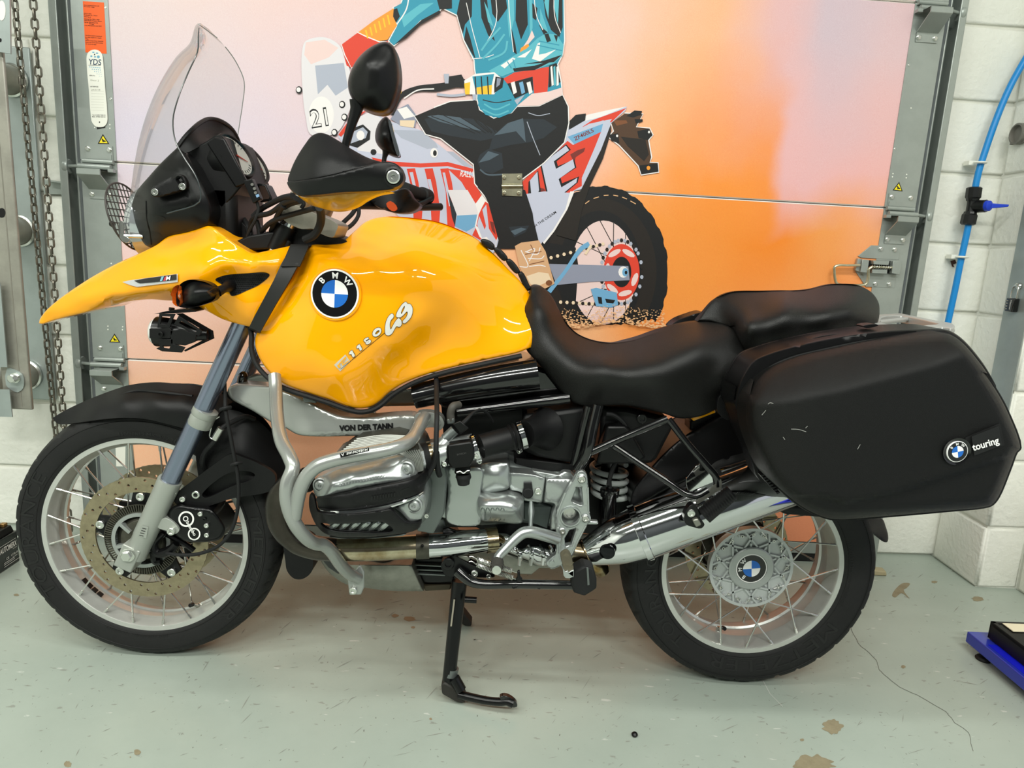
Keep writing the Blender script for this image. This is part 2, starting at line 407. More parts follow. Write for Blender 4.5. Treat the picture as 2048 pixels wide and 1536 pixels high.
# the pier on the right: side face towards the motorcycle, then a step back out
pier = struct('wall_right', MB().join(box((2.722, .735, 1.9), (.33, .35, 3.8))).join(box((2.95, .1, 1.9), (.5, .94, 3.8))), m_wall)
for i in range(0, 9):
    z0, z1 = max(ZJ[i], 0), ZJ[i+1]
    block(.553, .80, z0, z1, pier, 'x', 2.548)
    block(2.551, 2.70, z0, z1, pier, 'y', .553)
    block(.33, .55, z0, z1, pier, 'x', 2.692)
# ================================================================ the sectional door with its printed mural
m_galv = mat('galvanised_steel', '#A4ABA6', .36, .45, var=.1, vscale=14, bump=.05, bscale=60)
m_zinc = mat('zinc_plated_steel', '#C9C4A8', .3, .9, var=.2, vscale=40)
m_bright = mat('bright_zinc', '#D6D8D2', .25, .95)
m_black = mat('black_rubber', '#0D0E0F', .7)
m_dark = mat('dark_gap', '#060707', .8)
m_white = mat('white_plastic', '#ECECE2', .4)
DD = .09                                                     # door face in front of the wall plane
def wp(x, d, z): return (x, WY(x, d), z)
def wbox(x0, x1, d0, d1, z0, z1, mb=None, mi=0):
    a = [wp(x0, d1, z0), wp(x1, d1, z0), wp(x1, d1, z1), wp(x0, d1, z1)]; b = [wp(x0, d0, z0), wp(x1, d0, z0), wp(x1, d0, z1), wp(x0, d0, z1)]
    return hexa(a, b, mb, mi)
def wflat(pts, d, t, mb=None, mi=0, holes=(), step=8.):
    """plate parallel to the wall from a pixel outline on plane d; t thick (towards the wall)"""
    mb = mb or MB(); f = lambda L: [(p[0], p[1], 0)+((1,) if len(p) > 2 else ()) for p in L]
    s = Sheet(f(pts), holes=[f(h) for h in holes], back=0, step=step); v = np.array([PW(q[0], q[1], d) for q in s.q]); n = len(v)
    if not t: return mb.add(v, s.f, mi)
    b = v+np.array([-se, ce, 0])*t; F = list(s.f)+[tuple(i+n for i in g[::-1]) for g in s.f]
    for L in s.loops: F += [(L[i], L[(i+1) % len(L)], L[(i+1) % len(L)]+n, L[i]+n) for i in range(len(L))]
    return mb.add(np.vstack([v, b]), F, mi)
def mural_mat():
    m = bpy.data.materials.new('mural_dust_print'); m.use_nodes = True; nt = m.node_tree; L = nt.links.new; b = nt.nodes['Principled BSDF']
    g = nt.nodes.new('ShaderNodeNewGeometry'); sx = nt.nodes.new('ShaderNodeSeparateXYZ'); L(g.outputs['Position'], sx.inputs[0])
    def noise(sc, det=4):
        n = nt.nodes.new('ShaderNodeTexNoise'); n.inputs['Scale'].default_value = sc; n.inputs['Detail'].default_value = det; L(g.outputs['Position'], n.inputs['Vector']); return n.outputs['Fac']
    def math_(op, a, c=None, k=None):
        n = nt.nodes.new('ShaderNodeMath'); n.operation = op
        for i, x in enumerate((a, c, k)):
            if x is None: continue
            if isinstance(x, (int, float)): n.inputs[i].default_value = x
            else: L(x, n.inputs[i])
        return n.outputs[0]
    nz = noise(2.6, 3); u = math_('MULTIPLY_ADD', sx.outputs[0], 1/2.49, .1527); u = math_('ADD', u, math_('MULTIPLY_ADD', nz, .16, -.08))
    z = math_('ADD', sx.outputs[2], math_('MULTIPLY_ADD', noise(3.3, 3), .3, -.15))
    rows = [(1.78, [(0, '#E4CFCD'), (.3, '#E8C8C5'), (.6, '#F3C6B4'), (.73, '#F6B78C'), (.83, '#E3B5B6'), (.9, '#CFB9C4'), (1, '#DCBBC0')]),
            (1.36, [(0, '#D3CADA'), (.3, '#DFCCD6'), (.55, '#F3C3B2'), (.7, '#FAAE72'), (.77, '#F99436'), (.815, '#F7923C'), (.845, '#E9B3B4'), (1, '#EAB1AE')]),
            (1.16, [(0, '#D9C8D2'), (.3, '#E8C5B8'), (.55, '#F6B584'), (.7, '#F6983C'), (.84, '#F3871E'), (.93, '#F09A4E'), (1, '#F3A36C')]),
            (.88, [(0, '#EDC5BC'), (.3, '#F2C1A0'), (.6, '#EFB27C'), (.72, '#F3943A'), (.85, '#EE9650'), (1, '#F0924A')]),
            (.5, [(0, '#F8BF9A'), (.3, '#F2B08A'), (.6, '#EDA078'), (1, '#E58E66')])]
    col = None
    for i, (zz, st) in enumerate(rows):
        r = nt.nodes.new('ShaderNodeValToRGB'); r.color_ramp.interpolation = 'EASE'; e = r.color_ramp.elements
        while len(e) < len(st): e.new(.5)
        for k, (p, c) in enumerate(st): e[k].position = p; e[k].color = lin(c)
        L(u, r.inputs['Fac'])
        if col is None: col = r.outputs['Color']; zp = zz; continue
        mr = nt.nodes.new('ShaderNodeMapRange'); mr.inputs[1].default_value = zp; mr.inputs[2].default_value = zz; L(z, mr.inputs[0])
        mx = nt.nodes.new('ShaderNodeMix'); mx.data_type = 'RGBA'; L(mr.outputs[0], mx.inputs[0]); L(col, mx.inputs[6]); L(r.outputs['Color'], mx.inputs[7]); col = mx.outputs[2]; zp = zz
    gr = noise(420, 2); hs = nt.nodes.new('ShaderNodeMix'); hs.data_type = 'RGBA'; hs.blend_type = 'OVERLAY'; hs.inputs[0].default_value = .16; L(col, hs.inputs[6]); L(gr, hs.inputs[7])
    L(hs.outputs[2], b.inputs['Base Color']); b.inputs['Roughness'].default_value = .55
    bp = nt.nodes.new('ShaderNodeBump'); bp.inputs['Strength'].default_value = .22; bp.inputs['Distance'].default_value = .002; L(noise(95, 4), bp.inputs['Height']); L(bp.outputs['Normal'], b.inputs['Normal'])
    return m
m_mural = mural_mat()
door = bpy.data.objects.new('door_1', None); COL.objects.link(door); door.location = wp(.86, DD, 0); door['kind'] = 'structure'
PZ = [.075, .643, 1.2725, 1.902, 2.53]; m_seam = mat('panel_edge', '#E8E2DC', .5)  # pale edge colour paints the highlight along each panel joint
for i in range(4):
    z0, z1 = PZ[i], PZ[i+1]; mb = MB(); g = .0014
    prof = [(0, z0+g), (.006, z0+g+.003), (.006, z1-g-.0035), (0, z1-g)]      # small rolled edges along each joint
    for k in range(3):
        a, b = prof[k], prof[k+1]; mb.add([wp(-.486, DD-.006+a[0], a[1]), wp(2.206, DD-.006+a[0], a[1]), wp(2.206, DD-.006+b[0], b[1]), wp(-.486, DD-.006+b[0], b[1])], [(0, 1, 2, 3)], 0 if k == 1 else 1)
    wbox(-.486, 2.206, DD-.045, DD-.0062, z0+g, z1-g, mb, 1); obj('panel', mb, [m_mural, m_seam], door, smooth=0)
obj('bottom_rail', wbox(-.486, 2.206, DD-.045, DD+.002, .035, .074), m_galv, door, smooth=0)
obj('bottom_seal', wbox(-.5, 2.22, DD-.04, DD-.004, .0, .035), m_black, door, smooth=0)
for x0, x1 in ((-.492, -.382), (2.106, 2.212)):
    for i in range(4): obj('end_stile', wbox(x0, x1, DD-.02, DD+.003, PZ[i]+.002, PZ[i+1]-.002), m_galv, door, smooth=0)
    s = -1 if x0 < 0 else 1; o = x0 if s < 0 else x1
    def band(a, b): return (o+s*min(a, b), o+s*max(a, b)) if s > 0 else (o-max(a, b), o-min(a, b))
    x = band(.0, .022); obj('side_seal', wbox(*x, -.01, .03, 0, 2.6), m_dark, door, smooth=0)
    mb = MB()
    x = band(.020, .026); wbox(*x, 0, .075, 0, 2.6, mb); x = band(.026, .062); wbox(*x, 0, .02, 0, 2.6, mb); x = band(.058, .064); wbox(*x, 0, .095, 0, 2.6, mb)
    x = band(.040, .064); wbox(*x, .092, .098, 0, 2.6, mb); x = band(.064, .084); wbox(*x, 0, .045, 0, 2.6, mb)
    obj('track', mb, m_galv, door, bevel=.002)
    tn = obj('track_flange_bolt', bolt(wp(o+s*.075, .047, 1.18), (0, -1, 0), .006, mb=MB()), m_bright, door)
    for z in (.6, 1.75): copy_to(tn, door, wp(o+s*.075, .047, z))
def roller_hinge(xc, z, s):
    """hinge with roller shaft on the stile; s = -1 towards the left track, +1 right"""
    mb = MB(); X = lambda a: xc+s*a; D = DD+.003
    def b(a0, a1, d0, d1, z0, z1): wbox(min(X(a0), X(a1)), max(X(a0), X(a1)), D+d0, D+d1, z+z0, z+z1, mb)
    b(-.043, .040, 0, .003, .006, .046); b(-.04, .036, .001, .006, .006, .02)
    cyl(wp(X(-.046), D+.006, z-.002), wp(X(.048), D+.006, z-.002), .0075, mb=mb)
    cyl(wp(X(-.04), D+.012, z-.019), wp(X(.058), D+.012, z-.019), .0085, mb=mb); cyl(wp(X(.05), D+.012, z-.019), wp(X(.11), D-.012, z-.021), .0055, mb=mb)
    lathe(wp(X(.106), D-.012, z-.021), (1, 0, 0), [(.0, -.008), (.02, -.008), (.023, -.004), (.023, .004), (.02, .008), (0, .008)], 20, mb)
    for a0, a1 in ((-.034, .036),):                            # bent bracket plate
        pr = [(0, -.029), (.062, -.029), (.064, -.031), (.064, -.046), (.062, -.048), (.003, -.088), (.003, -.116), (0, -.116)]
        inn = [(0, -.032), (.060, -.032), (.060, -.045), (.0, -.084)]
        for i in range(len(pr)-1):
            p, q = pr[i], pr[i+1]; mb.add([wp(X(a0), D+p[0], z+p[1]), wp(X(a1), D+p[0], z+p[1]), wp(X(a1), D+q[0], z+q[1]), wp(X(a0), D+q[0], z+q[1])], [(0, 1, 2, 3)])
        for i in range(len(inn)-1):
            p, q = inn[i], inn[i+1]; mb.add([wp(X(a0), D+p[0], z+p[1]), wp(X(a1), D+p[0], z+p[1]), wp(X(a1), D+q[0], z+q[1]), wp(X(a0), D+q[0], z+q[1])], [(0, 1, 2, 3)])
        for a in (a0, a1): mb.add([wp(X(a), D+p[0], z+p[1]) for p in [pr[1], pr[3], pr[5], inn[3], inn[2], inn[1]]], [(0, 1, 2, 3, 4, 5)])
    b(-.05, -.034, 0, .02, -.034, -.024)
    h = obj('roller_hinge', mb, m_galv, door, smooth=30)
    t = None
    for a, zz in ((-.033, .035), (.032, .035), (-.026, -.103), (.028, -.103)):
        p = wp(X(a), D+.003, z+zz)
        t = obj('bolt', bolt(p, (0, -1, 0), .0062, .006, socket=False), m_bright, h) if t is None else copy_to(t, h, np.array(p)+[0, -.0024, 0])
    return h
for z in PZ[1:4]:
    roller_hinge(-.434, z, -1); roller_hinge(2.157, z, 1)
# middle hinge on the joint behind the rider's knee
h = obj('panel_hinge', wflat(A2(*cor((1697, 1270), (1845, 1268), (1845, 1345), (1697, 1352))), DD+.0085, .003), m_zinc, door, bevel=.0008)
obj('leaf', wflat(A2(*cor((1697, 1378), (1845, 1372), (1845, 1437), (1697, 1430))), DD+.0085, .003), m_zinc, h, bevel=.0008)
obj('barrel', cyl(PW(*A2((1694, 1362))[0], DD+.009), PW(*A2((1846, 1360))[0], DD+.009), .007), m_zinc, h)
for q in A2((1714, 1298), (1822, 1298), (1714, 1410), (1820, 1412)): obj('bolt', bolt(PW(*q, DD+.009), (0, -1, 0), .0058, .005, socket=False), m_zinc, h)
# spring latch with its pull loop
H = crop(1640, 470, 9.036); D = DD+.004
k = obj('latch', wflat(H(*cor((690, 380), (930, 185), (1460, 210), (1425, 450), (740, 410))), D, .004), m_galv, door, bevel=.0008)
obj('base_plate', wflat(H(*cor((640, 650), (860, 680), (1385, 720), (1345, 960), (830, 935))), D, .004), m_galv, k, bevel=.0008)
mb = wflat(H(*cor((690, 420), (770, 440), (730, 670), (640, 640))), D+.012, .012); wflat(H(*cor((770, 440), (890, 450), (875, 560), (850, 685), (730, 670))), D+.02, .003, mb)
wflat(H(*cor((965, 460), (1260, 470), (1240, 545), (970, 530))), D+.02, .02, mb); wflat(H(*cor((950, 620), (1220, 625), (1215, 700), (940, 690))), D+.02, .02, mb)
wflat(H(*cor((1330, 470), (1485, 470), (1445, 720), (1300, 690), (1310, 570))), D+.022, .02, mb); obj('bolt_housing', mb, m_galv, k, bevel=.001)
obj('shadow_slot', wflat(H(*cor((890, 455), (1330, 470), (1300, 700), (850, 680))), D+.002, .002), m_dark, k)
a, b = PW(*H((930, 575))[0], D+.018), PW(*H((1300, 590))[0], D+.018)
obj('spring', tube([a+(b-a)*t+np.array([0, -math.cos(t*2*math.pi*9), math.sin(t*2*math.pi*9)])*.006 for t in np.linspace(0, 1, 90)], .0011, n=6, sub=1), m_bright, k)
obj('spring_rod', cyl(a, b, .0042), m_zinc, k)
obj('pull_loop', tube([PW(*q, D+.02) for q in H((720, 545), (500, 548), (330, 548), (262, 580), (258, 660), (270, 780), (300, 870), (400, 905), (560, 908), (740, 908), (830, 880), (868, 800), (872, 680), (880, 620), (935, 575))], .0047, n=10, sub=5), m_zinc, k)
for q in H((1098, 252), (1350, 264), (995, 885), (1248, 893)): obj('bolt', bolt(PW(*q, D+.001), (0, -1, 0), .006, .006, socket=False), m_bright, k)
# ---- stickers and plates on the left stile
m_ink = mat('black_ink', '#1A1512', .6); m_orange = mat('orange_sticker', '#F2611A', .5); m_yellow = mat('warning_yellow', '#F4DF1E', .5); m_blue = mat('label_blue', '#6FA9C4', .5); m_navy = mat('label_navy', '#1C3A56', .5)
E1 = crop(155, 0, 12.8); E2 = crop(155, 95, 7.49); DS = DD+.0035
def wtext(mb, txt, p0, p1, h, d, mi=0, **k):
    q, f = text_px(txt, p0, p1, h, **k); return mb.add([PW(x, y, d) for x, y in q], f, mi)
mb = wflat(A1(*cor((605, 8), (760, 18), (780, 393), (625, 383))), DS, .0004)
for t, y, x0, x1 in [('Door Industrial Doors Ltd', 150, 165, 550), ('Nr. 01757 17000', 185, 165, 430), ('Job Nr. 50501', 355, 165, 355), ('Production Nr. 1732.01', 400, 168, 505), ('Door No. 8', 440, 170, 335),
                     ('Opening Size 3000 x 3000', 500, 170, 560), ('Panel Finish: Prepaint Mauve', 540, 175, 620), ('Spring: Operating Only', 585, 178, 525), ('Springs.', 622, 295, 425), ('Only Maintained until 2018', 668, 180, 612),
                     ('The Door must be maintained', 925, 200, 625), ('by a door expert on a regular', 970, 203, 615), ('basis.', 1003, 205, 280), ('Please contact Door Industrial', 1055, 205, 655), ('Doors Ltd on the above number', 1100, 208, 655), ('for service & repair', 1140, 210, 485)]:
    a, b = E1((x0, y-8), (x1, y+14)); wtext(mb, t, a, b, 1.9, DS+.0004, 1, bold=.012)
lab(obj('information_sticker', mb, [m_orange, m_ink], door, smooth=0), 'orange sticker with small black print')
mb = wflat(A1((632, 430), (640, 390), (662, 370), (692, 362), (722, 370), (745, 395), (752, 430), (768, 640), (786, 870), (778, 905), (760, 925), (735, 930), (700, 925), (680, 905), (668, 880), (650, 660)), DS+.003, .002)
for x, y, rx, ry in [(237, 72, 18, 10), (292, 85, 20, 10), (207, 130, 16, 13), (262, 140, 18, 11), (312, 140, 22, 22)]: wflat(E2(*circ(x, y, rx, ry, 12)), DS+.0032, 0, mb, 3)
for r in range(5):
    for c in range(6-r): 
        x, y = 335-c*30+r*6, 290+r*32+(5-c)*3; wflat(E2(*circ(x, y, 9-r, 8-r, 8)), DS+.0032, 0, mb, 3)
wtext(mb, 'YDS', *E2((162, 250), (352, 262)), 11, DS+.0034, 2, bold=.01)
for t, y, x0, x1 in [('www.yorkshiredoorservices.co.uk', 270, 165, 350), ('SERIAL No.', 425, 178, 262), ('LAST SERVICED', 592, 190, 312), ('Tel. 01405 768151', 1018, 220, 416), ('Mob. 07900 560161', 1044, 220, 416)]:
    wtext(mb, t, *E2((x0, y), (x1, y+3)), 2., DS+.0034, 1, bold=.01)
wtext(mb, 'Door 2', *E2((195, 500), (320, 508)), 3.4, DS+.0034, 4); wtext(mb, '29/3/18', *E2((205, 645), (340, 645)), 3.2, DS+.0034, 4)
for y in range(0, 8):
    wflat(E2(*cor((204, 650+y*41), (395, 655+y*41), (395, 657+y*41), (204, 652+y*41))), DS+.0032, 0, mb, 4)
for x, y in ((255, 105), (330, 1118)): wflat(E2(*circ(x, y, 9, 12, 8)), DS+.0032, 0, mb, 1)
lab(obj('service_tag', mb, [m_white, m_ink, m_navy, m_blue, mat('pencil_grey', '#A9A89C', .6)], door, smooth=30), 'long white service tag with rounded ends and blue lettering')
obj('tape', wflat(E2(*cor((290, 1185), (410, 1180), (412, 1200), (290, 1222))), DS+.001, .0008), m_black, door)
def warning(ap, bl, br):
    mb = wflat(cor(ap, br, bl), DS, .0004); c = (np.array(ap)+bl+br)/3; s = lambda p: tuple(c+(np.array(p)-c)*.72)
    wflat(cor(s(ap), s(br), s(bl)), DS+.0003, 0, mb, 1); u = np.array(br)-bl; v = np.array(ap)-(np.array(br)+bl)/2
    for P0 in ([(-.15, .3), (-.05, .33), (.06, .16), (.22, .1), (.2, .02), (.02, 0), (-.06, .1)], [(0, 0), (.02, .16), (-.12, .12), (-.02, -.06)]):
        wflat(cor(*[tuple(c+u*a+v*(b-.12)) for a, b in P0]), DS+.0005, 0, mb)
    return obj('warning_sticker', mb, [m_ink, m_yellow], door, smooth=0)
warning(*A1((752, 980), (714, 1052), (800, 1054))); warning(*A5((837, 1050), (798, 1114), (880, 1116))); warning(*A4((1135, 1330), (1087, 1392), (1161, 1400)))
mb = MB()
for q in A1((803, 912), (803, 938), (692, 932))+A5((813, 537), (789, 996), (789, 1020), (897, 1000), (895, 1022))+A4((1090, 1270), (1086, 1293), (1190, 1276), (1187, 1300), (1222, 790)): wflat(circ(*q, 1.3, 1.5, 8), DS, .0005, mb)
obj('rivet_holes', mb, m_white, door)
for q in A1((775, 58), (812, 725))+A4((1203, 478), (1101, 1090)): obj('rivet', bolt(PW(*q, DD), (0, -1, 0), .004, .004, socket=False), m_bright, door)
obj('certificate_sticker', wflat(B1(*cor((845, 570), (918, 560), (916, 705), (850, 705))), DS, .0004), m_white, door)
# ---- the mural: a rider on a rally motorcycle, printed across the door panels
PC = {'T': '#2C93AE', 't': '#58B4C4', 'D': '#0B0C0E', 'J': '#1D262E', 'j': '#4C5C68', 'R': '#DE4029', 'O': '#F2992F', 'Y': '#F3C22B', 'W': '#EFEBEA', 'L': '#C3C7DA', 'P': '#EBCFCB', 'G': '#8E93A6',
      'B': '#4E3420', 'N': '#1C150F', 'S': '#D6A97F', 's': '#EAD3B4', 'C': '#6FA8CF', 'K': '#7C4A28', 'g': '#AEB4C4', 'H': '#E2DEE2', 'd': '#E9B786', 'V': '#7A2A22'}
PK = list(PC); PMAT = [mat('print_'+k+str(i), PC[k], .55, bump=.1, bscale=95) for i, k in enumerate(PK)]
pr = MB(); _pd = [DD+.0006]
def pp(key, pts, smooth=False, holes=(), halo=0):
    if halo: q = list(pts); pstroke('W', q+[q[0], q[1]], halo, False)
    _pd[0] += .00002
    wflat(pts if smooth else cor(*pts), _pd[0], 0, pr, PK.index(key), holes=holes, step=6 if smooth else 400)
def pstroke(key, pts, w, sm=True):
    p = spline(np.array(pts, float), 6) if len(pts) > 2 and sm else np.array(pts, float); t = np.gradient(p, axis=0); n = np.c_[-t[:, 1], t[:, 0]]; n /= np.linalg.norm(n, axis=1)[:, None]; ww = np.asarray(w) if np.ndim(w) else w
    if np.ndim(w): ww = np.interp(np.linspace(0, 1, len(p)), np.linspace(0, 1, len(w)), w)[:, None]
    a, b = p+n*ww/2, p-n*ww/2; pp(key, [tuple(x) for x in np.vstack([a, b[::-1]])])
def ptext(key, txt, p0, p1, h, **k):
    _pd[0] += .00002; wtext(pr, txt, p0, p1, h, _pd[0], PK.index(key), **k)
# rear wheel
cx, cy = 1203, 545
lowc0 = lambda q: [(x, min(y, 640+4*math.sin(x*.5))) for x, y in q]
tyre = [(cx+132*math.cos(a)*(1+.018*(int(a*180/math.pi/7.5) % 2)), cy+172*math.sin(a)*(1+.012*(int(a*180/math.pi/7.5) % 2))) for a in np.radians(np.arange(-180, 180, 2.5))]
pp('D', lowc0(tyre))
lowc = lambda q: [(x, min(y, 648+3*math.sin(x*.7))) for x, y in q]
pp('N', lowc(circ(cx-2, cy-2, 112, 146, 60)))
pp('D', lowc(circ(cx-3, cy, 84, 124, 60)))
pp('P', circ(1207, 545, 66, 104, 40))
pp('D', A7((480, 380), (700, 420), (720, 560), (700, 830), (600, 800), (540, 640)))
for i in range(15):
    a = 2*math.pi*i/15; b = a+.9*(1 if i % 2 else -1)
    pstroke('N', [(1235+16*math.cos(b), 545+24*math.sin(b)), (1207+66*math.cos(a), 545+104*math.sin(a))], 1.6)
for p0, p1 in (((770, 100), (800, 78)), ((830, 62), (870, 50)), ((905, 40), (940, 38)), ((975, 38), (1010, 44)), ((1040, 52), (1075, 66)), ((1100, 80), (1140, 102))): pstroke('d', A7(p0, p1), 1.6)
ring = A7(*circ(1035, 600, 132, 205, 40)); pp('R', ring, holes=[cor(*A7(*circ(1035, 600, 72, 112, 30)))]); pp('D', A7(*circ(1035, 600, 72, 112, 30)))
for a in np.radians([20, 75, 130, 185, 240, 300]):
    x, y = 1035+103*math.cos(a), 600+160*math.sin(a); pp('P', A7(*circ(x, y, 20, 52, 10, rot=a)))
for a in np.radians(np.arange(0, 360, 9)): x, y = 1035+150*math.cos(a), 600+232*math.sin(a); pp('g' if int(a*20) % 2 else 'N', A7(*circ(x, y, 13, 16, 6)))
for y0, y1, x0, x1 in ((495, 395, 520, 900), (820, 840, 590, 960)): 
    for k in range(17): x = x0+(x1-x0)*k/16; pp('N' if k % 2 else 's', A7(*circ(x, y0+(y1-y0)*k/16, 13, 14, 6)))
pp('G', A7((500, 540), (800, 548), (1085, 556), (1095, 660), (800, 672), (560, 695)))
pp('C', A7((810, 725), (850, 715), (1000, 750), (1010, 840), (960, 860), (850, 850))); pp('D', A7((860, 780), (890, 785), (895, 835), (868, 830))); pp('D', A7((915, 795), (990, 805), (975, 830), (925, 825)))
pp('W', A7(*circ(1048, 600, 36, 42, 12))); pp('C', A7(*circ(1062, 602, 22, 32, 12))); pp('D', A7(*circ(1068, 604, 10, 14, 10)))
pstroke('C', A7((505, 745), (620, 600), (740, 430), (800, 395)), [9, 7, 9, 11]); pstroke('s', A7((770, 470), (815, 400)), 5)
# tail, licence bracket
pp('B', A3((960, 900), (1060, 830), (1190, 835), (1140, 930), (1240, 940), (1262, 985), (1230, 1025), (1252, 1150), (1240, 1190), (1300, 1192), (1306, 1256), (1180, 1276), (1160, 1210), (1020, 1060), (940, 1000), (980, 960)), halo=4.5)
pp('D', A3((1070, 850), (1130, 808), (1185, 812), (1180, 840), (1120, 860))); pp('D', A3((945, 985), (1010, 975), (1020, 1050), (960, 1030))); pp('D', A3((1150, 960), (1230, 940), (1262, 990), (1225, 1025), (1160, 1010)))
pp('D', A3((1130, 870), (1190, 872), (1190, 890), (1140, 905))); pp('D', A3((1165, 1210), (1300, 1195), (1306, 1256), (1180, 1276))); pp('O', A3(*circ(1232, 1228, 14, 16, 8))); pp('N', A3((1030, 1000), (1210, 1020), (1235, 1130), (1200, 1180), (1080, 1070)))
pp('K', A3((975, 880), (1070, 880), (1080, 900), (1000, 920))); pp('W', A3(*circ(1236, 966, 8, 10, 8))); pp('W', A3(*circ(1003, 994, 8, 10, 8)))
# rear mudguard and side cover
pp('N', A3((955, 900), (890, 1080), (740, 1390), (600, 1536), (560, 1720), (700, 1760), (745, 1536), (800, 1370), (900, 1160), (960, 960)))
pp('L', A3((640, 930), (760, 860), (1000, 800), (1075, 778), (1062, 812), (960, 900), (885, 1095), (740, 1385), (690, 1395), (560, 1560), (430, 1820), (330, 1420), (500, 1200)))
pp('R', A3((640, 1030), (680, 1060), (885, 965), (835, 1090), (745, 1300), (745, 1360), (690, 1390), (500, 1520), (560, 1450), (330, 1430), (310, 1330), (400, 1240), (560, 1110)))
pp('R', A3((310, 1380), (360, 1420), (560, 1440), (490, 1540), (420, 1640), (370, 1540)))
pp('W', A3((740, 890), (780, 840), (960, 800), (1065, 780), (900, 850), (830, 870))); pp('R', A3((745, 930), (820, 880), (1070, 790), (960, 895), (900, 880))); pp('L', A3((650, 980), (800, 905), (965, 870), (925, 930), (700, 1000)))
pp('D', A3((650, 890), (700, 840), (775, 830), (770, 880), (650, 950)))
pp('C', A3((640, 1000), (900, 905), (885, 965), (690, 1055)))
ptext('V', 'ZF400LS', *A3((695, 1030), (835, 962)), 7.5, bold=.02)
pp('V', A3((660, 1130), (710, 1100), (770, 1080), (760, 1110), (700, 1150), (690, 1190))); pp('V', A3((420, 1370), (470, 1380), (510, 1470), (470, 1490), (440, 1450)))
# letters V and E
pp('D', A3((355, 1330), (425, 1245), (445, 1400), (385, 1560), (345, 1560))); pp('L', A3((365, 1320), (420, 1255), (432, 1390), (378, 1570), (352, 1520), (375, 1420)))
pp('D', A3((440, 1205), (630, 1055), (665, 1095), (560, 1180), (570, 1215), (690, 1165), (705, 1225), (590, 1300), (600, 1340), (725, 1290), (715, 1335), (525, 1495), (490, 1440)))
pp('L', A3((450, 1200), (628, 1065), (652, 1098), (540, 1180), (556, 1235), (680, 1165), (694, 1225), (575, 1310), (595, 1370), (712, 1300), (705, 1335), (535, 1475), (500, 1430)))
pp('L', A7((330, 30), (470, 10), (660, 20), (690, 10), (640, 130), (540, 300), (470, 395), (410, 330), (385, 200)))
ptext('D', 'H THE DREAM', *A7((405, 272), (560, 168)), 5, bold=.015)
pp('W', A7((660, 10), (690, 10), (640, 140), (545, 300), (470, 395), (460, 385), (535, 290), (625, 140)))
# tank and front fairing of the printed bike
pp('L', A2((640, 860), (740, 815), (880, 890), (960, 905), (1110, 955), (1210, 1040), (1300, 1110), (1490, 1230), (1540, 1440), (1640, 1536), (1700, 1800), (1480, 1960), (1240, 1900), (1080, 1750), (900, 1536), (740, 1300), (560, 1100), (500, 1000)))
pp('H', A2((640, 860), (740, 815), (860, 900), (900, 1010), (840, 1130), (640, 1100)))
pp('g', A2((1110, 955), (1210, 1040), (1230, 1080), (1150, 1090), (960, 1010), (900, 950)))
pp('R', A2((740, 1150), (880, 1180), (1100, 1195), (1300, 1185), (1490, 1235), (1490, 1265), (1300, 1215), (1100, 1225), (900, 1215), (770, 1185)))
pp('R', A2((1300, 1235), (1390, 1245), (1500, 1300), (1545, 1440), (1500, 1500), (1400, 1330))); ptext('W', 'RALLY', *A2((1388, 1290), (1500, 1300)), 12, bold=.01, shear=.2)
pp('g', A2((1290, 1105), (1340, 1110), (1490, 1230), (1420, 1215)))
F8 = crop(860, 380, 9.6)
for x in (1000, 1130, 1245):                              # the figures 450 on the tank
    pp('R', A2((x, 1235), (x+60, 1230), (x+85, 1330), (x+115, 1540), (x+95, 1800), (x+60, 1800), (x+40, 1400)))
pp('L', A2((1020, 1260), (1045, 1258), (1075, 1400), (1060, 1420))); pp('L', A2((1150, 1310), (1175, 1310), (1200, 1420), (1180, 1430))); pp('L', A2((1262, 1262), (1280, 1262), (1330, 1500), (1310, 1510)))
pp('J', F8((340, 30), (480, 370), (510, 470), (480, 700), (420, 520)))
pp('H', F8((340, 0), (720, 0), (880, 270), (950, 400), (900, 480), (520, 490))); pp('C', F8((520, 490), (900, 470), (870, 700), (700, 800), (480, 700)))
pp('R', F8((720, 0), (900, 0), (1000, 110), (880, 270))); pp('R', F8((890, 700), (1000, 920), (960, 960), (810, 870)))
pp('W', F8((870, 270), (1000, 90), (1120, 250), (1340, 780), (1240, 1120), (950, 900), (860, 690), (920, 430)))
pp('R', F8((890, 690), (935, 470), (1000, 330), (1060, 220), (1120, 260), (1240, 600), (1310, 860), (1270, 980), (1040, 800)))
pp('V', F8((1150, 600), (1220, 620), (1260, 860), (1190, 780)))
pp('L', F8((905, 670), (945, 500), (1050, 760), (1075, 690), (1005, 380), (1080, 280), (1130, 740), (1275, 970), (1240, 1100), (1090, 900), (1000, 920)))
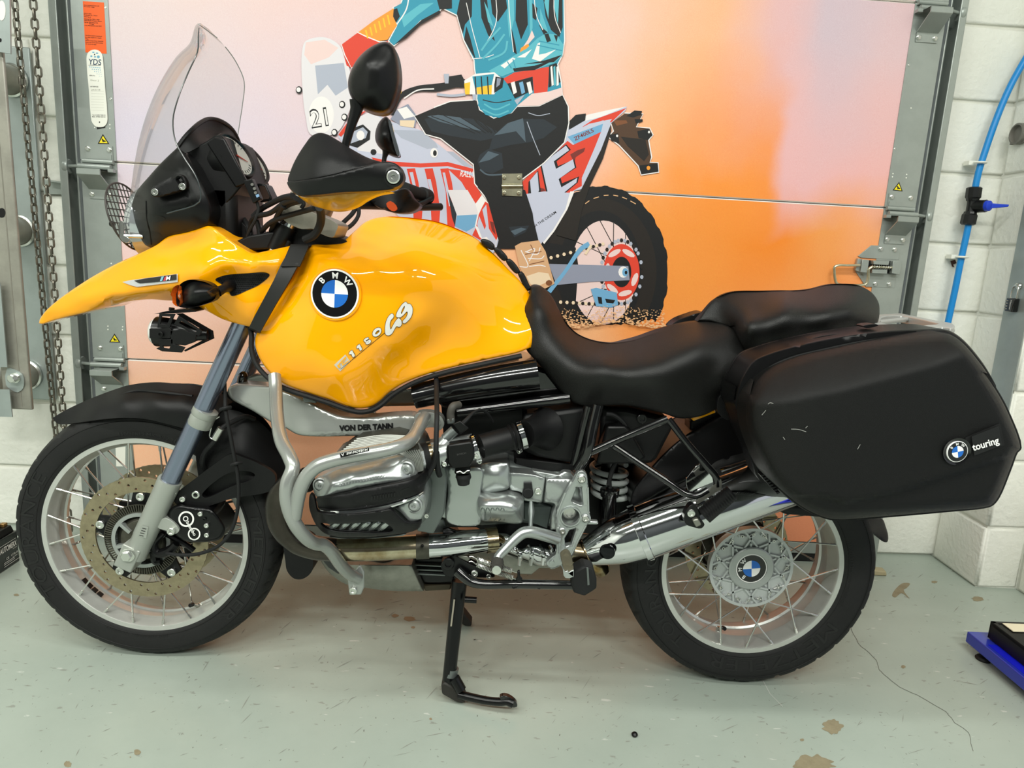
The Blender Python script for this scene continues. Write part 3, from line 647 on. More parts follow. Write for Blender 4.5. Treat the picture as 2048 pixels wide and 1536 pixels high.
# screen with the number plate
pp('H', A2((235, 370), (262, 300), (400, 273), (510, 335), (580, 500), (600, 720), (560, 860), (480, 975), (300, 985), (262, 860), (238, 660)), True)
pp('P', A2((262, 310), (400, 290), (500, 350), (430, 420), (300, 470), (250, 400))); pp('g', A2((330, 480), (540, 460), (570, 640), (480, 700), (420, 620), (350, 690)))
pp('R', A2((520, 330), (560, 400), (600, 500), (560, 480))); pp('W', A2(*circ(375, 840, 92, 135, 24)), True); ptext('D', '21', *A2((305, 935), (430, 915)), 36, bold=.03); ptext('W', '21', *A2((310, 930), (425, 912)), 33, bold=-.005)
for x, y in ((528, 765), (545, 858), (472, 970), (212, 658)): pp('D', A2(*circ(x, y, 24, 28, 10))); pp('W', A2(*circ(x-3, y-2, 16, 18, 10)))
pp('R', A2((500, 985), (600, 850), (720, 800), (640, 860), (520, 1000))); pp('D', A2((570, 1060), (600, 940), (680, 910), (735, 960), (730, 1020), (640, 1080))); pp('g', A2((590, 1050), (615, 960), (680, 930), (715, 965), (700, 1010))); pp('W', A2(*circ(662, 990, 30, 36, 12)))
pp('W', A2(*circ(1200, 1118, 28, 36, 12))); pp('D', A2(*circ(1206, 1120, 14, 22, 10))); pp('D', A2(*circ(757, 1112, 22, 22, 10)))
# steering head, bar, lever
pp('G', A2((930, 800), (1010, 760), (1075, 850), (1060, 930), (960, 920), (880, 870))); pp('s', A2((950, 880), (1060, 880), (1050, 935), (950, 920))); pp('W', A2((930, 800), (1000, 780), (1060, 850), (980, 870)))
pstroke('D', A2((890, 840), (960, 700), (1080, 650), (1220, 640), (1430, 600)), [8, 10, 12, 16, 12]); pp('D', A2((1300, 560), (1400, 545), (1430, 600), (1420, 640), (1310, 640))); pstroke('g', A2((1220, 690), (1330, 700), (1430, 690)), 5); pp('Y', A2(*circ(945, 670, 18, 22, 8)))
pstroke('W', A2((980, 720), (1080, 660), (1200, 650)), 2.5); pp('g', A2((1270, 540), (1310, 540), (1305, 610), (1280, 610)))
# trousers, boot
pp('D', A2((1060, 850), (1200, 790), (1320, 745), (1500, 735), (1966, 770), (2136, 690), (2178, 780), (2182, 900), (2150, 1040), (2000, 1190), (1840, 1310), (1700, 1420), (1650, 1536), (1500, 1340), (1490, 1200), (1250, 1010), (1140, 980)), halo=4.5)
pp('J', A2((1130, 870), (1220, 850), (1500, 870), (1660, 960), (1640, 1010), (1540, 1030), (1300, 990), (1180, 960)))
for k in range(5): pstroke('D', A2((1440+k*45, 770), (1500+k*45, 880), (1600+k*25, 970)), 2.2)
pp('j', A2((1150, 850), (1230, 840), (1400, 860), (1560, 960), (1400, 930), (1240, 890)))
for k in range(4): pstroke('D', A2((1180+k*90, 850-k*6), (1330+k*70, 905), (1500+k*40, 975)), 1.6)
pp('J', A2((1630, 1000), (1720, 910), (1850, 870), (2000, 870), (2100, 930), (2000, 1010), (1900, 1040), (1760, 1060), (1600, 1100))); pp('j', A2((1640, 990), (1740, 900), (1850, 865), (1860, 930), (1870, 1040), (1800, 960)))
pstroke('g', A2((1880, 890), (1920, 1000), (1975, 1135)), 1.5); pstroke('g', A2((1890, 825), (1960, 845), (2048, 830)), 1.5)
pp('D', A3((-40, 1150), (180, 1070), (420, 1130), (310, 1300), (320, 1440), (350, 1536), (380, 1560), (430, 1770), (420, 1780), (250, 1800), (150, 1810), (60, 1480), (-10, 1350)))
pp('D', A7((-20, -20), (330, 0), (385, 170), (412, 375), (250, 430), (120, 430), (160, 270), (70, 70)))
pp('J', A3((0, 1130), (60, 1090), (160, 1120), (170, 1230), (90, 1270), (10, 1250), (-20, 1180))); pstroke('j', A3((0, 1240), (50, 1275), (180, 1275)), 3); pp('j', A3((-10, 1190), (60, 1105), (140, 1130), (70, 1170)))
pp('J', A7((210, 270), (360, 260), (330, 310), (250, 345))); pp('j', A7((225, 300), (300, 275), (340, 285), (255, 330)))
pp('S', A7((255, 410), (300, 385), (430, 368), (480, 450), (512, 570), (545, 685), (480, 720), (360, 700), (312, 610), (288, 560)))
pp('s', A7((340, 630), (430, 600), (500, 610), (520, 660), (430, 700), (370, 690))); pp('K', A7(*circ(505, 680, 25, 22, 8)))
for a, b, c in (((300, 440), (350, 560), (290, 560)), ((330, 450), (420, 470), (440, 420)), ((350, 500), (450, 500), (470, 480)), ((340, 450), (400, 430), (360, 520)), ((360, 560), (440, 550), (480, 560))): pstroke('W', A7(a, b, c), 1.8)
for a, b in (((330, 470), (450, 450)), ((360, 545), (470, 520)), ((370, 400), (390, 440))): pstroke('K', A7(a, b), 1.6)
# jacket
pp('T', A3((-380, -330), (-310, 40), (-236, 75), (-166, 110), (-141, 190), (-116, 290), (-66, 390), (-40, 440), (-36, 500), (-15, 640), (-20, 720), (0, 800), (100, 860), (230, 820), (270, 775), (430, 770), (600, 690), (590, 600), (565, 470), (600, 400), (615, 300), (607, -330)), halo=4.5)
pp('D', A3((-380, -330), (-300, -330), (-230, 60), (-300, 40))); pp('D', A3((-170, 100), (-80, -330), (-50, -330), (-60, 120), (-110, 180), (-125, 250), (-145, 190)))
for pts in (((-20, -330), (20, -330), (70, 180), (110, 300), (60, 260), (10, 130)), ((40, -330), (140, -330), (200, 60), (130, 160), (90, 100)), ((270, -330), (330, -330), (350, 180), (300, 290), (260, 150)), ((-66, 380), (-116, 290), (-100, 190), (-70, 280), (-30, 440)), ((230, 200), (260, 330), (270, 400), (245, 380)),
            ((420, -330), (600, -330), (605, 200), (580, 270), (520, 220), (480, 120)), ((380, 20), (420, 60), (410, 150), (385, 130)), ((430, 180), (500, 230), (470, 260))): pp('D', A3(*pts))
for pts in (((470, 20), (520, -330), (500, 140)), ((540, 40), (590, -330), (570, 180)), ((30, 10), (55, 60), (100, 200), (60, 160)), ((220, -330), (245, -330), (250, 140), (215, 280), (200, 120)), ((440, 60), (470, 150), (500, 240), (440, 190)), ((355, -330), (375, -330), (385, 200), (365, 300))): pp('t', A3(*pts))
for a, b, c in (((-100, 20), (-60, 200), (0, 420)), ((60, -330), (120, 150), (20, 360)), ((190, -330), (220, 160), (245, 380)), ((390, -330), (410, 100), (460, 220)), ((560, -330), (545, 110), (590, 240)), ((-60, 430), (40, 420), (100, 400))): pstroke('W', A3(a, b, c), 1.5)
pp('P', A3((350, 290), (380, 220), (400, 270), (330, 350), (290, 380))); pp('O', A3((300, 350), (350, 320), (370, 350), (290, 385)))
for a, b, c in (((180, 250), (120, 330), (20, 430)), ((150, 200), (60, 300), (10, 370)), ((200, 300), (180, 380), (60, 440))): pstroke('t', A3(a, b, c), 4)
# belt, lower hem
pp('R', A3((170, 575), (250, 530), (505, 488), (500, 600), (492, 682), (395, 682), (385, 560), (200, 612))); pp('D', A3((505, 480), (560, 460), (590, 600), (500, 640)))
for k in range(3): pp('t' if k % 2 else 'W', A3((515+k*22, 490), (528+k*22, 480), (540+k*18, 620), (524+k*18, 630)))
pp('D', A3((200, 612), (385, 562), (390, 660), (255, 720)))
for x in (225, 285, 340): pp('C' if x == 285 else 'W', A3((x, 605), (x+28, 595), (x+45, 675), (x+20, 690)))
pp('P', A3((270, 775), (380, 685), (500, 670), (600, 640), (600, 695), (430, 772))); pp('g', A3((240, 740), (330, 690), (270, 770)))
pp('T', A3((0, 690), (180, 605), (230, 700), (275, 770), (230, 825), (140, 862), (40, 840), (-15, 770)))
for a, b, c in (((30, 760), (110, 800), (220, 760)), ((20, 800), (120, 840), (210, 810))): pstroke('t', A3(a, b, c), 3); pstroke('J', A3((20, 730), (120, 750), (230, 730)), 2)
# forearm and glove
pp('t', A3((340, 355), (420, 280), (480, 245), (560, 252), (612, 330), (602, 410), (540, 462), (400, 512), (250, 525), (160, 560), (60, 520), (150, 470), (230, 418)))
for pts in (((470, 250), (500, 245), (520, 300), (490, 310)), ((540, 255), (570, 260), (560, 310)), ((240, 500), (400, 480), (560, 430), (400, 512), (250, 524)), ((320, 470), (480, 440), (600, 400), (540, 455))): pp('D', A3(*pts))
for pts in (((380, 430), (420, 320), (440, 310), (430, 400), (480, 390), (560, 360), (440, 450)), ((150, 480), (240, 420), (260, 430), (180, 500)), ((270, 420), (380, 360), (330, 420))): pp('W', A3(*pts))
for a, b in (((430, 300), (580, 330)), ((420, 330), (600, 370)), ((200, 450), (230, 500)), ((240, 430), (260, 500))): pstroke('T', A3(a, b), 2)
pp('W', A2((1420, 590), (1500, 540), (1640, 528), (1705, 580), (1640, 690), (1520, 690), (1430, 690))); pp('Y', A2((1420, 610), (1465, 600), (1460, 690), (1428, 690))); pp('T', A2((1480, 560), (1640, 540), (1620, 630), (1500, 650))); pp('Y', A2((1510, 640), (1625, 620), (1620, 690), (1515, 688)))
for x in (1500, 1545, 1590): pstroke('D', A2((x, 560), (x+8, 690)), 2.4)
pp('D', A2((1650, 560), (1710, 570), (1700, 640), (1640, 680), (1640, 620))); pp('G', A2((1660, 570), (1690, 575), (1680, 620), (1655, 640))); pp('g', A2((1480, 690), (1510, 690), (1505, 730), (1485, 735)))
# far sleeve
pp('T', A2((905, 55), (960, 25), (1020, -120), (1210, -120), (1255, 60), (1235, 80), (1100, 150), (1000, 250), (905, 332), (870, 300), (930, 190)), halo=4.5)
pp('D', A2((885, 75), (930, 60), (950, 120), (910, 185))); pp('D', A2((1190, -120), (1330, -120), (1330, 60), (1240, 70))); pp('D', A2((905, 332), (1010, 235), (1110, 145), (1240, 75), (1250, 95), (1100, 180), (1000, 275)))
pp('t', A2((960, 130), (1100, 30), (1200, 20), (1080, 110), (980, 200))); pstroke('W', A2((920, 190), (1000, 60), (1020, -120)), 2.5)
pp('O', A2((640, 240), (760, 150), (905, 60), (900, 120), (930, 185), (860, 290), (800, 300), (720, 280))); pp('R', A2((525, 325), (640, 240), (700, 270), (800, 310), (870, 300), (800, 360), (595, 495), (550, 400)), halo=4.5)
for k in range(6): pstroke('Y', A2((700+k*32, 220-k*22), (715+k*32, 280-k*20)), 3)
# dust kicked up at the wheel
for i in range(520):
    a = random.random(); t = random.random()**1.6; x, y = 600+a*760, 985-t*130+20*math.sin(a*9); r = 2.5+7*(1-t)*random.random(); pp('d', A7(*circ(x, y, r*1.6, r, 5, a0=random.random())))
lab(obj('mural_print', pr, PMAT, door, smooth=0), 'print of a rider in a teal jacket on a white and red rally motorcycle')
# ================================================================ the motorcycle
bike = thing('motorcycle', 'yellow adventure motorcycle with black seat and black side case, parked on its centre stand', 'motorcycle', (.75, 0, 0))
m_rubber = mat('tyre_rubber', '#121212', .68, bump=.25, bscale=160, var=.25, vscale=14)
m_letter = mat('tyre_letter', '#171717', .45)
m_alu = mat('rim_aluminium', '#C6C7C2', .28, .55, var=.06, vscale=30)
m_alu2 = mat('cast_aluminium', '#A6AAA8', .36, .6, bump=.12, bscale=500)
m_silver = mat('silver_paint', '#A8ACA8', .3, .6, bump=.04, bscale=400)
m_steel = mat('spoke_steel', '#C9C9C4', .22, .95)
m_disc = mat('brake_disc_steel', '#A79B80', .34, .85, var=.2, vscale=60)
m_iron = mat('grey_iron', '#5B5950', .45, .8, var=.3, vscale=60)
m_blk = mat('satin_black_plastic', '#0A0A0B', .36, spec=.35, bump=.08, bscale=900)
m_blkm = mat('matt_black_plastic', '#0C0C0D', .45, spec=.35, bump=.15, bscale=900)
m_gloss = mat('gloss_black_paint', '#0B0B0C', .16, coat=.6)
m_blks = mat('black_steel', '#0B0B0C', .28, .2, bump=.05, bscale=300)
m_chrome = mat('chrome', '#DADBDC', .07, 1.)
m_yel = mat('yellow_paint', '#FFAA00', .4, coat=1., spec=.05)
m_vinyl = mat('seat_vinyl', '#10100F', .42, spec=.4, bump=.35, bscale=700)
m_wht = mat('badge_white', '#E9E9E6', .3); m_bblue = mat('badge_blue', '#1C63B8', .3); m_bblk = mat('badge_black', '#0B0B0C', .2, coat=.5)
def tri2(outer, holes=(), grid=0):
    o = np.array([p[:2] for p in outer], float); hs = [np.array([p[:2] for p in h], float) for h in holes]; V = [tuple(p) for p in o]; E = [(i, (i+1) % len(o)) for i in range(len(o))]; loops = [list(range(len(o)))]
    for h in hs:
        k = len(V); V += [tuple(p) for p in h]; E += [(k+i, k+(i+1) % len(h)) for i in range(len(h))]; loops.append(list(range(k, k+len(h))))
    cv, ce_, cf, ov, *_ = delaunay_2d_cdt([Vector(p) for p in V], E, [], 0, 1e-9); cv = np.array([tuple(p) for p in cv]); cen = np.array([cv[list(f)].mean(0) for f in cf]); k = inside(o, cen)
    for h in hs: k &= ~inside(h, cen)
    im = {j: i for i, L in enumerate(ov) for j in L}
    return cv, [tuple(f) for f, q in zip(cf, k) if q], [[im[i] for i in L] for L in loops]
def slab(outer, holes, y0, y1, c=(0, 0, 0), mb=None, mi=0):
    """flat piece in the x-z plane about c, from depth y0 to y1"""
    mb = mb or MB(); v, f, L = tri2(outer, holes); n = len(v); a = np.c_[v[:, 0], np.full(n, y0), v[:, 1]]+c; b = np.c_[v[:, 0], np.full(n, y1), v[:, 1]]+c
    F = f+[tuple(i+n for i in g[::-1]) for g in f]
    for l in L: F += [(l[i], l[(i+1) % len(l)], l[(i+1) % len(l)]+n, l[i]+n) for i in range(len(l))]
    return mb.add(np.vstack([a, b]), F, mi)
def pc(r, a, n=None): return (r*math.cos(a), r*math.sin(a))
def ringpts(r, n, a0=0.): return [pc(r, a0+2*math.pi*k/n) for k in range(n)]
YA = (0, -1, 0)
def roundel(c, r, n, mb, rot=0., mis=(0, 1, 2), txt=('B', 'M', 'W')):
    """blue and white roundel; c centre, n outward normal; mis = black, white, blue slots"""
    n = nrm(n); ex = nrm(np.cross([0, 0, 1], -n)) if abs(n[2]) < .9 else np.array([1., 0, 0]); ez = np.cross(n, ex)*-1; ez = np.cross(ex, -n); 
    if ez[2] < 0: ez = -ez
    ex = np.cross(-n, ez)*-1; ex = ex if ex[0] > 0 else -ex
    def pt(x, y, h): return c+ex*x+ez*y+n*h
    lathe(c-n*.002, n, [(r*1.04, 0), (r*1.04, .0025), (r, .003), (r*.97, .003)], 40, mb, mis[1], caps=False); lathe(c, n, [(r*.97, .0008), (0, .0009)], 40, mb, mis[0])
    for q in range(4):
        a0 = rot+q*math.pi/2; V = [pt(0, 0, .0014)]+[pt(r*.58*math.cos(a0+math.pi/2*k/8), r*.58*math.sin(a0+math.pi/2*k/8), .0014) for k in range(9)]; mb.add(V, [tuple(range(10))], mis[1] if q % 2 == 0 else mis[2])
    for ch, a in zip(txt, (math.pi*.755, math.pi*.5, math.pi*.245)):
        v, f = glyphs(ch, .02); m = (v.min(0)+v.max(0))/2; s = r*.36; a += rot
        V = []
        for x, y in (v-m)*s: 
            R = r*.775+y; b = a-x/(r*.78); V.append(pt(R*math.cos(b), R*math.sin(b), .0016))
        mb.add(V, f, mis[1])
    return mb
def make_wheel(name, c, R, hw, rf, rw, tread, texts, hub_r, hub_y, spin):
    c = np.array(c)
    def rp(y): return c+[0, y, 0]
    prof = [(rf, -rw+.003), (rf-.001, -rw-.001), (rf-.014, -rw-.001), (rf-.016, -rw+.002), (rf-.017, -rw+.012), (rf-.024, -rw*.55), (rf-.026, -rw*.35), (rf-.021, -rw*.3), (rf-.021, rw*.3), (rf-.026, rw*.35), (rf-.024, rw*.55), (rf-.017, rw-.012), (rf-.016, rw-.002), (rf-.014, rw+.001), (rf-.001, rw+.001), (rf, rw-.003), (rf-.012, rw*.5), (rf-.012, -rw*.5)]
    w = obj(name, lathe(c, (0, 1, 0), prof, 96, close=True), m_alu, bike, smooth=40)
    # tyre with cut tread
    n = 300; pr = [(rf-.004, -rw), (rf+.004, -rw-.006), (rf+.02, -hw*.93), (rf+.04, -hw), (R-.026, -hw*.97), (R-.0165, -hw*.90), (R-.012, -hw*.78), (R-.006, -hw*.5), (R-.0015, -hw*.22), (R, 0)]
    pr += [(r, -y) for r, y in pr[-2::-1]]; V = []; F = []
    for k in range(n):
        a = 2*math.pi*k/n
        for r, y in pr:
            d = 0
            if r > R-.018 and abs(y) > .004:
                ph = (a/(2*math.pi)*tread+abs(y)/hw*.9*(1 if y < 0 else 1)+(.5 if y > 0 else 0)) % 1
                if ph < .13 and abs(y) > hw*.18: d = .0045
            V.append(c+[(r-d)*math.cos(a), y, (r-d)*math.sin(a)])
    L = len(pr)
    for k in range(n):
        for i in range(L-1): F.append((k*L+i, ((k+1) % n)*L+i, ((k+1) % n)*L+i+1, k*L+i+1))
    t = obj('tyre', MB().add(V, F), m_rubber, w, smooth=50)
    pa = np.array(pr[:10])
    mb = MB()
    for txt, r0, h, a0, arc, bold in texts:
        v, f = glyphs(txt, bold, 2); lo, hi = v.min(0), v.max(0); a = a0-(v[:, 0]-lo[0])/(hi[0]-lo[0])*arc; r = r0+v[:, 1]/.7*h
        y = np.interp(r, pa[:, 0], pa[:, 1])-.0011; mb.add(np.c_[c[0]+r*np.cos(a), c[1]+y, c[2]+r*np.sin(a)], f)
    for rr in (rf+.006, R-.03): lathe(c, (0, 1, 0), [(rr-.0006, np.interp(rr, pa[:, 0], pa[:, 1])-.0002), (rr, np.interp(rr, pa[:, 0], pa[:, 1])-.0014), (rr+.0006, np.interp(rr, pa[:, 0], pa[:, 1])-.0002)], 120, mb, caps=False)
    obj('tyre_lettering', mb, m_letter, w, smooth=20)
    # crossed spokes running to the outer edges of the rim
    for side in (-1, 1):
        for k in range(20):
            a = spin+2*math.pi*k/20+(.16 if side > 0 else 0); b = a+(.75 if k % 2 else -.75); p0 = c+[hub_r*math.cos(b), side*hub_y, hub_r*math.sin(b)]; p1 = c+[(rf-.017)*math.cos(a), side*(rw-.004), (rf-.017)*math.sin(a)]
            mb = cyl(p0, p1, .0021, n=6); d = nrm(np.array(p1)-p0); cyl(p1-d*.012, p1+d*.002, .0031, n=6, mb=mb); obj('spoke', mb, m_steel, w)
    a = math.radians(-63 if name == 'front_wheel' else -102); d = np.array([-math.cos(a), 0, -math.sin(a)]); p = c-d*(rf-.024)
    o = obj('valve', cyl(p, p+d*.016-np.array([0, .018, 0]), .004, mb=lathe(p, d, [(.008, -.003), (.007, .006), (.004, .008)], 10)), m_bright, w); q = p+d*.016-np.array([0, .018, 0])
    obj('valve_cap', cyl(q, q+np.array([0, -.012, 0])+d*.004, .0052, n=10), m_blk, w)
    return w
ZF, ZR, XR = .326, .3199, 1.509
rad = math.radians
fw_ = make_wheel('front_wheel', (0, 0, ZF), .328, .056, .2555, .046, 46, [('TOURANCE', .268, .030, rad(215), rad(68), .0), ('METZELER', .270, .024, rad(14), rad(62), 0.), ('110/80R19 M/C 59V TUBELESS', .262, .009, rad(100), rad(40), 0), ('DOT 5908 FRONT TOURANCE', .262, .007, rad(-80), rad(34), 0)], .062, .03, .13)
rw_ = make_wheel('rear_wheel', (XR, 0, ZR), .321, .076, .2305, .064, 34, [('METZELER', .243, .031, rad(-32), rad(78), .0), ('TOURANCE', .243, .03, rad(-128), rad(66), 0.), ('150/70R17 M/C 69V TUBELESS', .24, .008, rad(20), rad(40), 0)], .085, .05, .05)
# --- front hub, discs
c = np.array([0, 0, ZF])
obj('hub', lathe(c, YA, [(.0, -.06), (.062, -.06), (.066, -.05), (.066, -.036), (.045, -.03), (.04, 0), (.045, .03), (.066, .036), (.066, .05), (.058, .056), (.05, .064), (.03, .066), (.0, .066)], 40), m_iron, fw_)
mb = MB()
for k in range(6): a = k*math.pi/3+.3; box(c+[.047*math.cos(a), -.066, .047*math.sin(a)], (.03, .014, .008), mb, rot=rot_axis((0, 1, 0), -a))
lathe(c+[0, -.05, 0], YA, [(.064, 0), (.071, .0), (.071, .018), (.062, .018)], 48, mb, caps=False); obj('hub_ribs', mb, m_alu2, fw_)
def brake_disc(name, c, ro, ri, y, parent, n=15):
    hs = []
    for k in range(n):
        for j, rr in enumerate((.2, .5, .8)):
            a = 2*math.pi*(k+.30*j)/n; r = ri+(ro-ri)*rr; hs.append([(r*math.cos(a)+.0036*math.cos(t), r*math.sin(a)+.0036*math.sin(t)) for t in np.linspace(0, 2*math.pi, 8, endpoint=False)])
    o = slab([pc(ro*(1-.006*(k % 2)), 2*math.pi*k/120) for k in range(120)], [ringpts(ri, 90)]+hs, y-.0023, y+.0023, c); return obj(name, o, m_disc, parent, smooth=30)
d1 = brake_disc('brake_disc', c, .157, .119, -.049, fw_)
brake_disc('brake_disc', c, .157, .119, .049, fw_)
for y in (-.047, .047):
    mb = MB()
    for k in range(5):
        a = rad(163)+k*2*math.pi/5; mb.join(slab([pc(.121, a-.16), pc(.121, a+.16), pc(.078, a+.42), pc(.07, a+.42), pc(.07, a-.42), pc(.078, a-.42)], [], y-.003, y+.003, c))
    slab(ringpts(.082, 60), [ringpts(.064, 60)], y-.003, y+.003, c, mb); obj('disc_carrier', mb, m_blkm, fw_, smooth=20)
for k in range(5):
    a = rad(163)+k*2*math.pi/5; obj('disc_button', bolt(c+[.108*math.cos(a), -.052, .108*math.sin(a)], YA, .0105, .006), m_bright, fw_)
mb = MB(); N = 90
slab(ringpts(.0735, 60), [ringpts(.069, 60)], -.063, -.059, c, mb)
for k in range(N):
    a = 2*math.pi*k/N; q = [pc(.0735, a-.018), pc(.090, a-.016), pc(.090, a+.016), pc(.0735, a+.018)]; slab(q, [], -.064, -.058, c, mb)
slab(ringpts(.0912, 70), [ringpts(.0895, 70)], -.063, -.059, c, mb)
lab(obj('toothed_sensor_ring', mb, m_iron, fw_, smooth=20), 'toothed steel sensor ring inside the brake disc')
for k in range(4):
    a = rad(-141+k*4.2); r = .2305; obj('wheel_weight', box(c+[r*math.cos(a), -.008, r*math.sin(a)], (.005, .014, .014), rot=rot_axis((0, 1, 0), -a)), m_blk, fw_, bevel=.001)
# --- rear hub cover with star ribs and roundel
c = np.array([XR, -.047, ZR]); m_star = mat('hub_cover_silver', '#B5B9B8', .38, .35)
mb = slab(ringpts(.106, 72), [], 0, .012, c); slab(ringpts(.106, 72), [ringpts(.0985, 72)], -.007, .001, c, mb)
for k in range(10):
    a = 2*math.pi*k/10+.12
    def rib(p, q, w=.0022, h=.006):
        p, q = np.array(p), np.array(q); d = nrm(q-p); n_ = np.array([-d[1], d[0]])*w; slab([tuple(p+n_), tuple(q+n_), tuple(q-n_), tuple(p-n_)], [], -h, .001, c, mb)
    st = math.pi/10
    rib(pc(.056, a), pc(.078, a+st)); rib(pc(.056, a), pc(.078, a-st)); rib(pc(.078, a+st), pc(.10, a+st+.16)); rib(pc(.078, a+st), pc(.10, a+st-.16)); rib(pc(.056, a+st), pc(.066, a+st), .002); rib(pc(.088, a+.02), pc(.1, a), .0018)
hc = obj('hub_cover', mb, m_star, rw_, smooth=25)
obj('centre_ring', lathe(c, YA, [(.057, -.001), (.057, .009), (.054, .011), (.04, .0105), (.039, .006), (0, .006)], 60), m_alu2, rw_)
mb = MB(); roundel(c+[0, -.008, 0], .0375, (0, -1, 0), mb, rot=rad(97)); lab(obj('roundel', mb, [m_bblk, m_wht, m_bblue], rw_, smooth=20), 'black, blue and white round emblem')
for k in range(20):
    a = 2*math.pi*k/20+.05; obj('cover_bolt', bolt(c+[(.0885 if k % 2 else .0905)*math.cos(a), -.001, (.089)*math.sin(a)], YA, .0042, .006), m_steel, rw_)
obj('hub', lathe((XR, 0, ZR), (0, 1, 0), [(.0, -.036), (.08, -.036), (.07, .055), (.045, .06), (.04, .07), (.085, .075), (.085, .10), (0, .10)][::1], 36), m_iron, rw_)
brake_disc('brake_disc', np.array([XR, 0, ZR]), .138, .095, .062, rw_, 14)
# ---------------------------------------------------------------- front fork
m_fork = mat('fork_tube_blue_grey', '#868EA2', .2, .9); m_forkl = mat('fork_slider_grey', '#A0A49D', .32, .35)
def pt(cropfn, x, y, Y): return P(*cropfn((x, y))[0][:2], Y)
def along(a, b, t): return np.asarray(a)+(np.asarray(b)-a)*t
for s in (1, -1):
    A_ = P(575, 452, -.105); B_ = P(333.6, 975, -.105); C_ = P(262, 1132, -.105)
    if s < 0: A_, B_, C_ = [q*[1, -1, 1] for q in (A_, B_, C_)]
    d = nrm(B_-A_); ft = obj('fork_tube', cyl(along(A_, B_, .18), B_+d*.02, .0218, n=32), m_fork, bike)
    obj('upper_tube', cyl(A_-d*.05, along(A_, B_, .2), .0175, n=28), m_chrome, ft)
    k = pt(B1, 1480, 350, -.105)*[1, s, 1]
    obj('clamp_collar', lathe(k-d*.022, d, [(.0225, -.001), (.028, 0), (.0285, .004), (.0285, .014), (.027, .017), (.0275, .02), (.0275, .036), (.026, .042), (.0225, .042)], 32), m_forkl, ft)
    sl = obj('fork_slider', lathe(B_-d*.018, d, [(.022, -.004), (.0268, -.004), (.0275, 0), (.027, .02), (.0262, .12), (.0262, .155), (.0255, .158), (.025, .2), (.025, .212), (.02, .215), (0, .215)], 32), m_forkl, bike)
    ax = P(268, 1100, -.105)*[1, s, 1]
    R3 = rot_axis((0, 1, 0), math.atan2(d[0], d[2]))
    obj('axle_clamp', box(ax+d*.012, (.044, .05, .062), rot=R3), m_forkl, sl, bevel=.003)
    obj('axle_nut', lathe(ax+[0, -s*.026, 0], (0, -s, 0), [(.0165, -.002), (.0165, .004), (.0125, .005), (.0125, .012), (.011, .0135), (0, .0135)], 6), m_bright, sl, smooth=20)
    if s > 0:
        obj('axle_washer', cyl(ax+[0, -.02, 0], ax+[0, -.029, 0], .0165, n=28), m_bright, sl)
        obj('caliper_lug', plate(B1((1190, 1085), (1240, 1095), (1310, 1165), (1300, 1190), (1262, 1202), (1225, 1180), (1150, 1150)), -.118, .02), m_forkl, sl, bevel=.003)
        obj('lug_bolt', bolt(pt(B1, 1258, 1175, -.119), YA, .0095, .008), m_bright, sl)
        mb = plate(cor(*B1((1035, 1135), (1085, 1148), (1068, 1232), (1008, 1212))), -.1325, .0005); lab(obj('sticker', mb, m_forkl, sl), 'small outlined sticker')
        st = MB(); 
        for i in range(4): st.add([pt(B1, x, y, -.1335) for x, y in ((1040-i*7, 1155+i*17), (1070-i*7, 1162+i*17), (1069-i*7, 1166+i*17), (1039-i*7, 1159+i*17))], [(0, 1, 2, 3)])
        obj('sticker_print', st, m_blk, sl)
# upper and lower bridges, steering head behind the tank
m_clamp = mat('clamp_bronze_grey', '#9C978A', .35, .5, var=.12, vscale=40)
mb = plate(C1((1090, 420), (1130, 320), (1240, 300), (1500, 400), (1780, 540), (1760, 620), (1720, 690), (1560, 640), (1480, 590), (1340, 590), (1140, 490)), -.15, .10)
bridge = obj('fork_bridge', mb, m_clamp, bike, bevel=.006)
mb = MB()
for s in (-1, 1): cyl(P(588, 425, -.105)*[1, s, 1], P(604, 392, -.105)*[1, s, 1], .026, .024, mb=mb, n=28)
box(P(600, 415, -.04)*[1, 0, 1], (.05, .2, .035), mb); obj('bridge_cap', mb, m_clamp, bridge, bevel=.003)
obj('steering_stem', tube([P(588, 440, 0), P(540, 545, 0)], .03, n=20), m_blks, bike)
for s in (-1, 1): obj('fork_seal', cyl(P(575, 452, -.105)*[1, s, 1], P(553, 500, -.105)*[1, s, 1], .0225, n=24), m_blk, bike)
# ---------------------------------------------------------------- front mudguard
out = B1((385, 352, -.012, 1), (480, 297, -.012), (600, 240, -.01), (800, 160, -.005), (960, 112, 0), (1100, 95, 0), (1300, 104, 0), (1560, 135, 0, 1), (1700, 230, -.03, 1), (1500, 400, -.072), (1400, 440, -.074, 1), (1250, 400, -.074), (1060, 357, -.074), (900, 350, -.073), (750, 362, -.068), (620, 380, -.055), (500, 396, -.035), (430, 394, -.018))
sh = Sheet(out, B1((900, 250, -.062), (700, 300, -.05), (1150, 230, -.068), (1350, 260, -.07), (900, 180, -.035), (1150, 150, -.032), (1350, 160, -.035), (560, 320, -.025)), back=0, grid=8)
fm = obj('front_mudguard', shell(sh), m_blkm, bike, solid=.003, weld=True, smooth=60)
for s in (1, -1):
    r = [sh.at(*q, .002)*[1, s, 1] for q in B1((880, 178), (1000, 152), (1200, 165), (1410, 190))]; obj('mudguard_rib', tube(r, [.001, .005, .006, .004], n=8), m_blkm, fm)
out = B1((1440, 520, -.055), (1540, 330, -.05), (1680, 290, -.035), (1850, 350, -.02), (1950, 425, -.01), (2050, 560, 0), (2110, 690, 0), (2098, 770, 0), (2060, 870, -.01), (2000, 960, -.03), (1960, 900, -.06), (1740, 925, -.066), (1500, 975, -.066), (1450, 760, -.066))
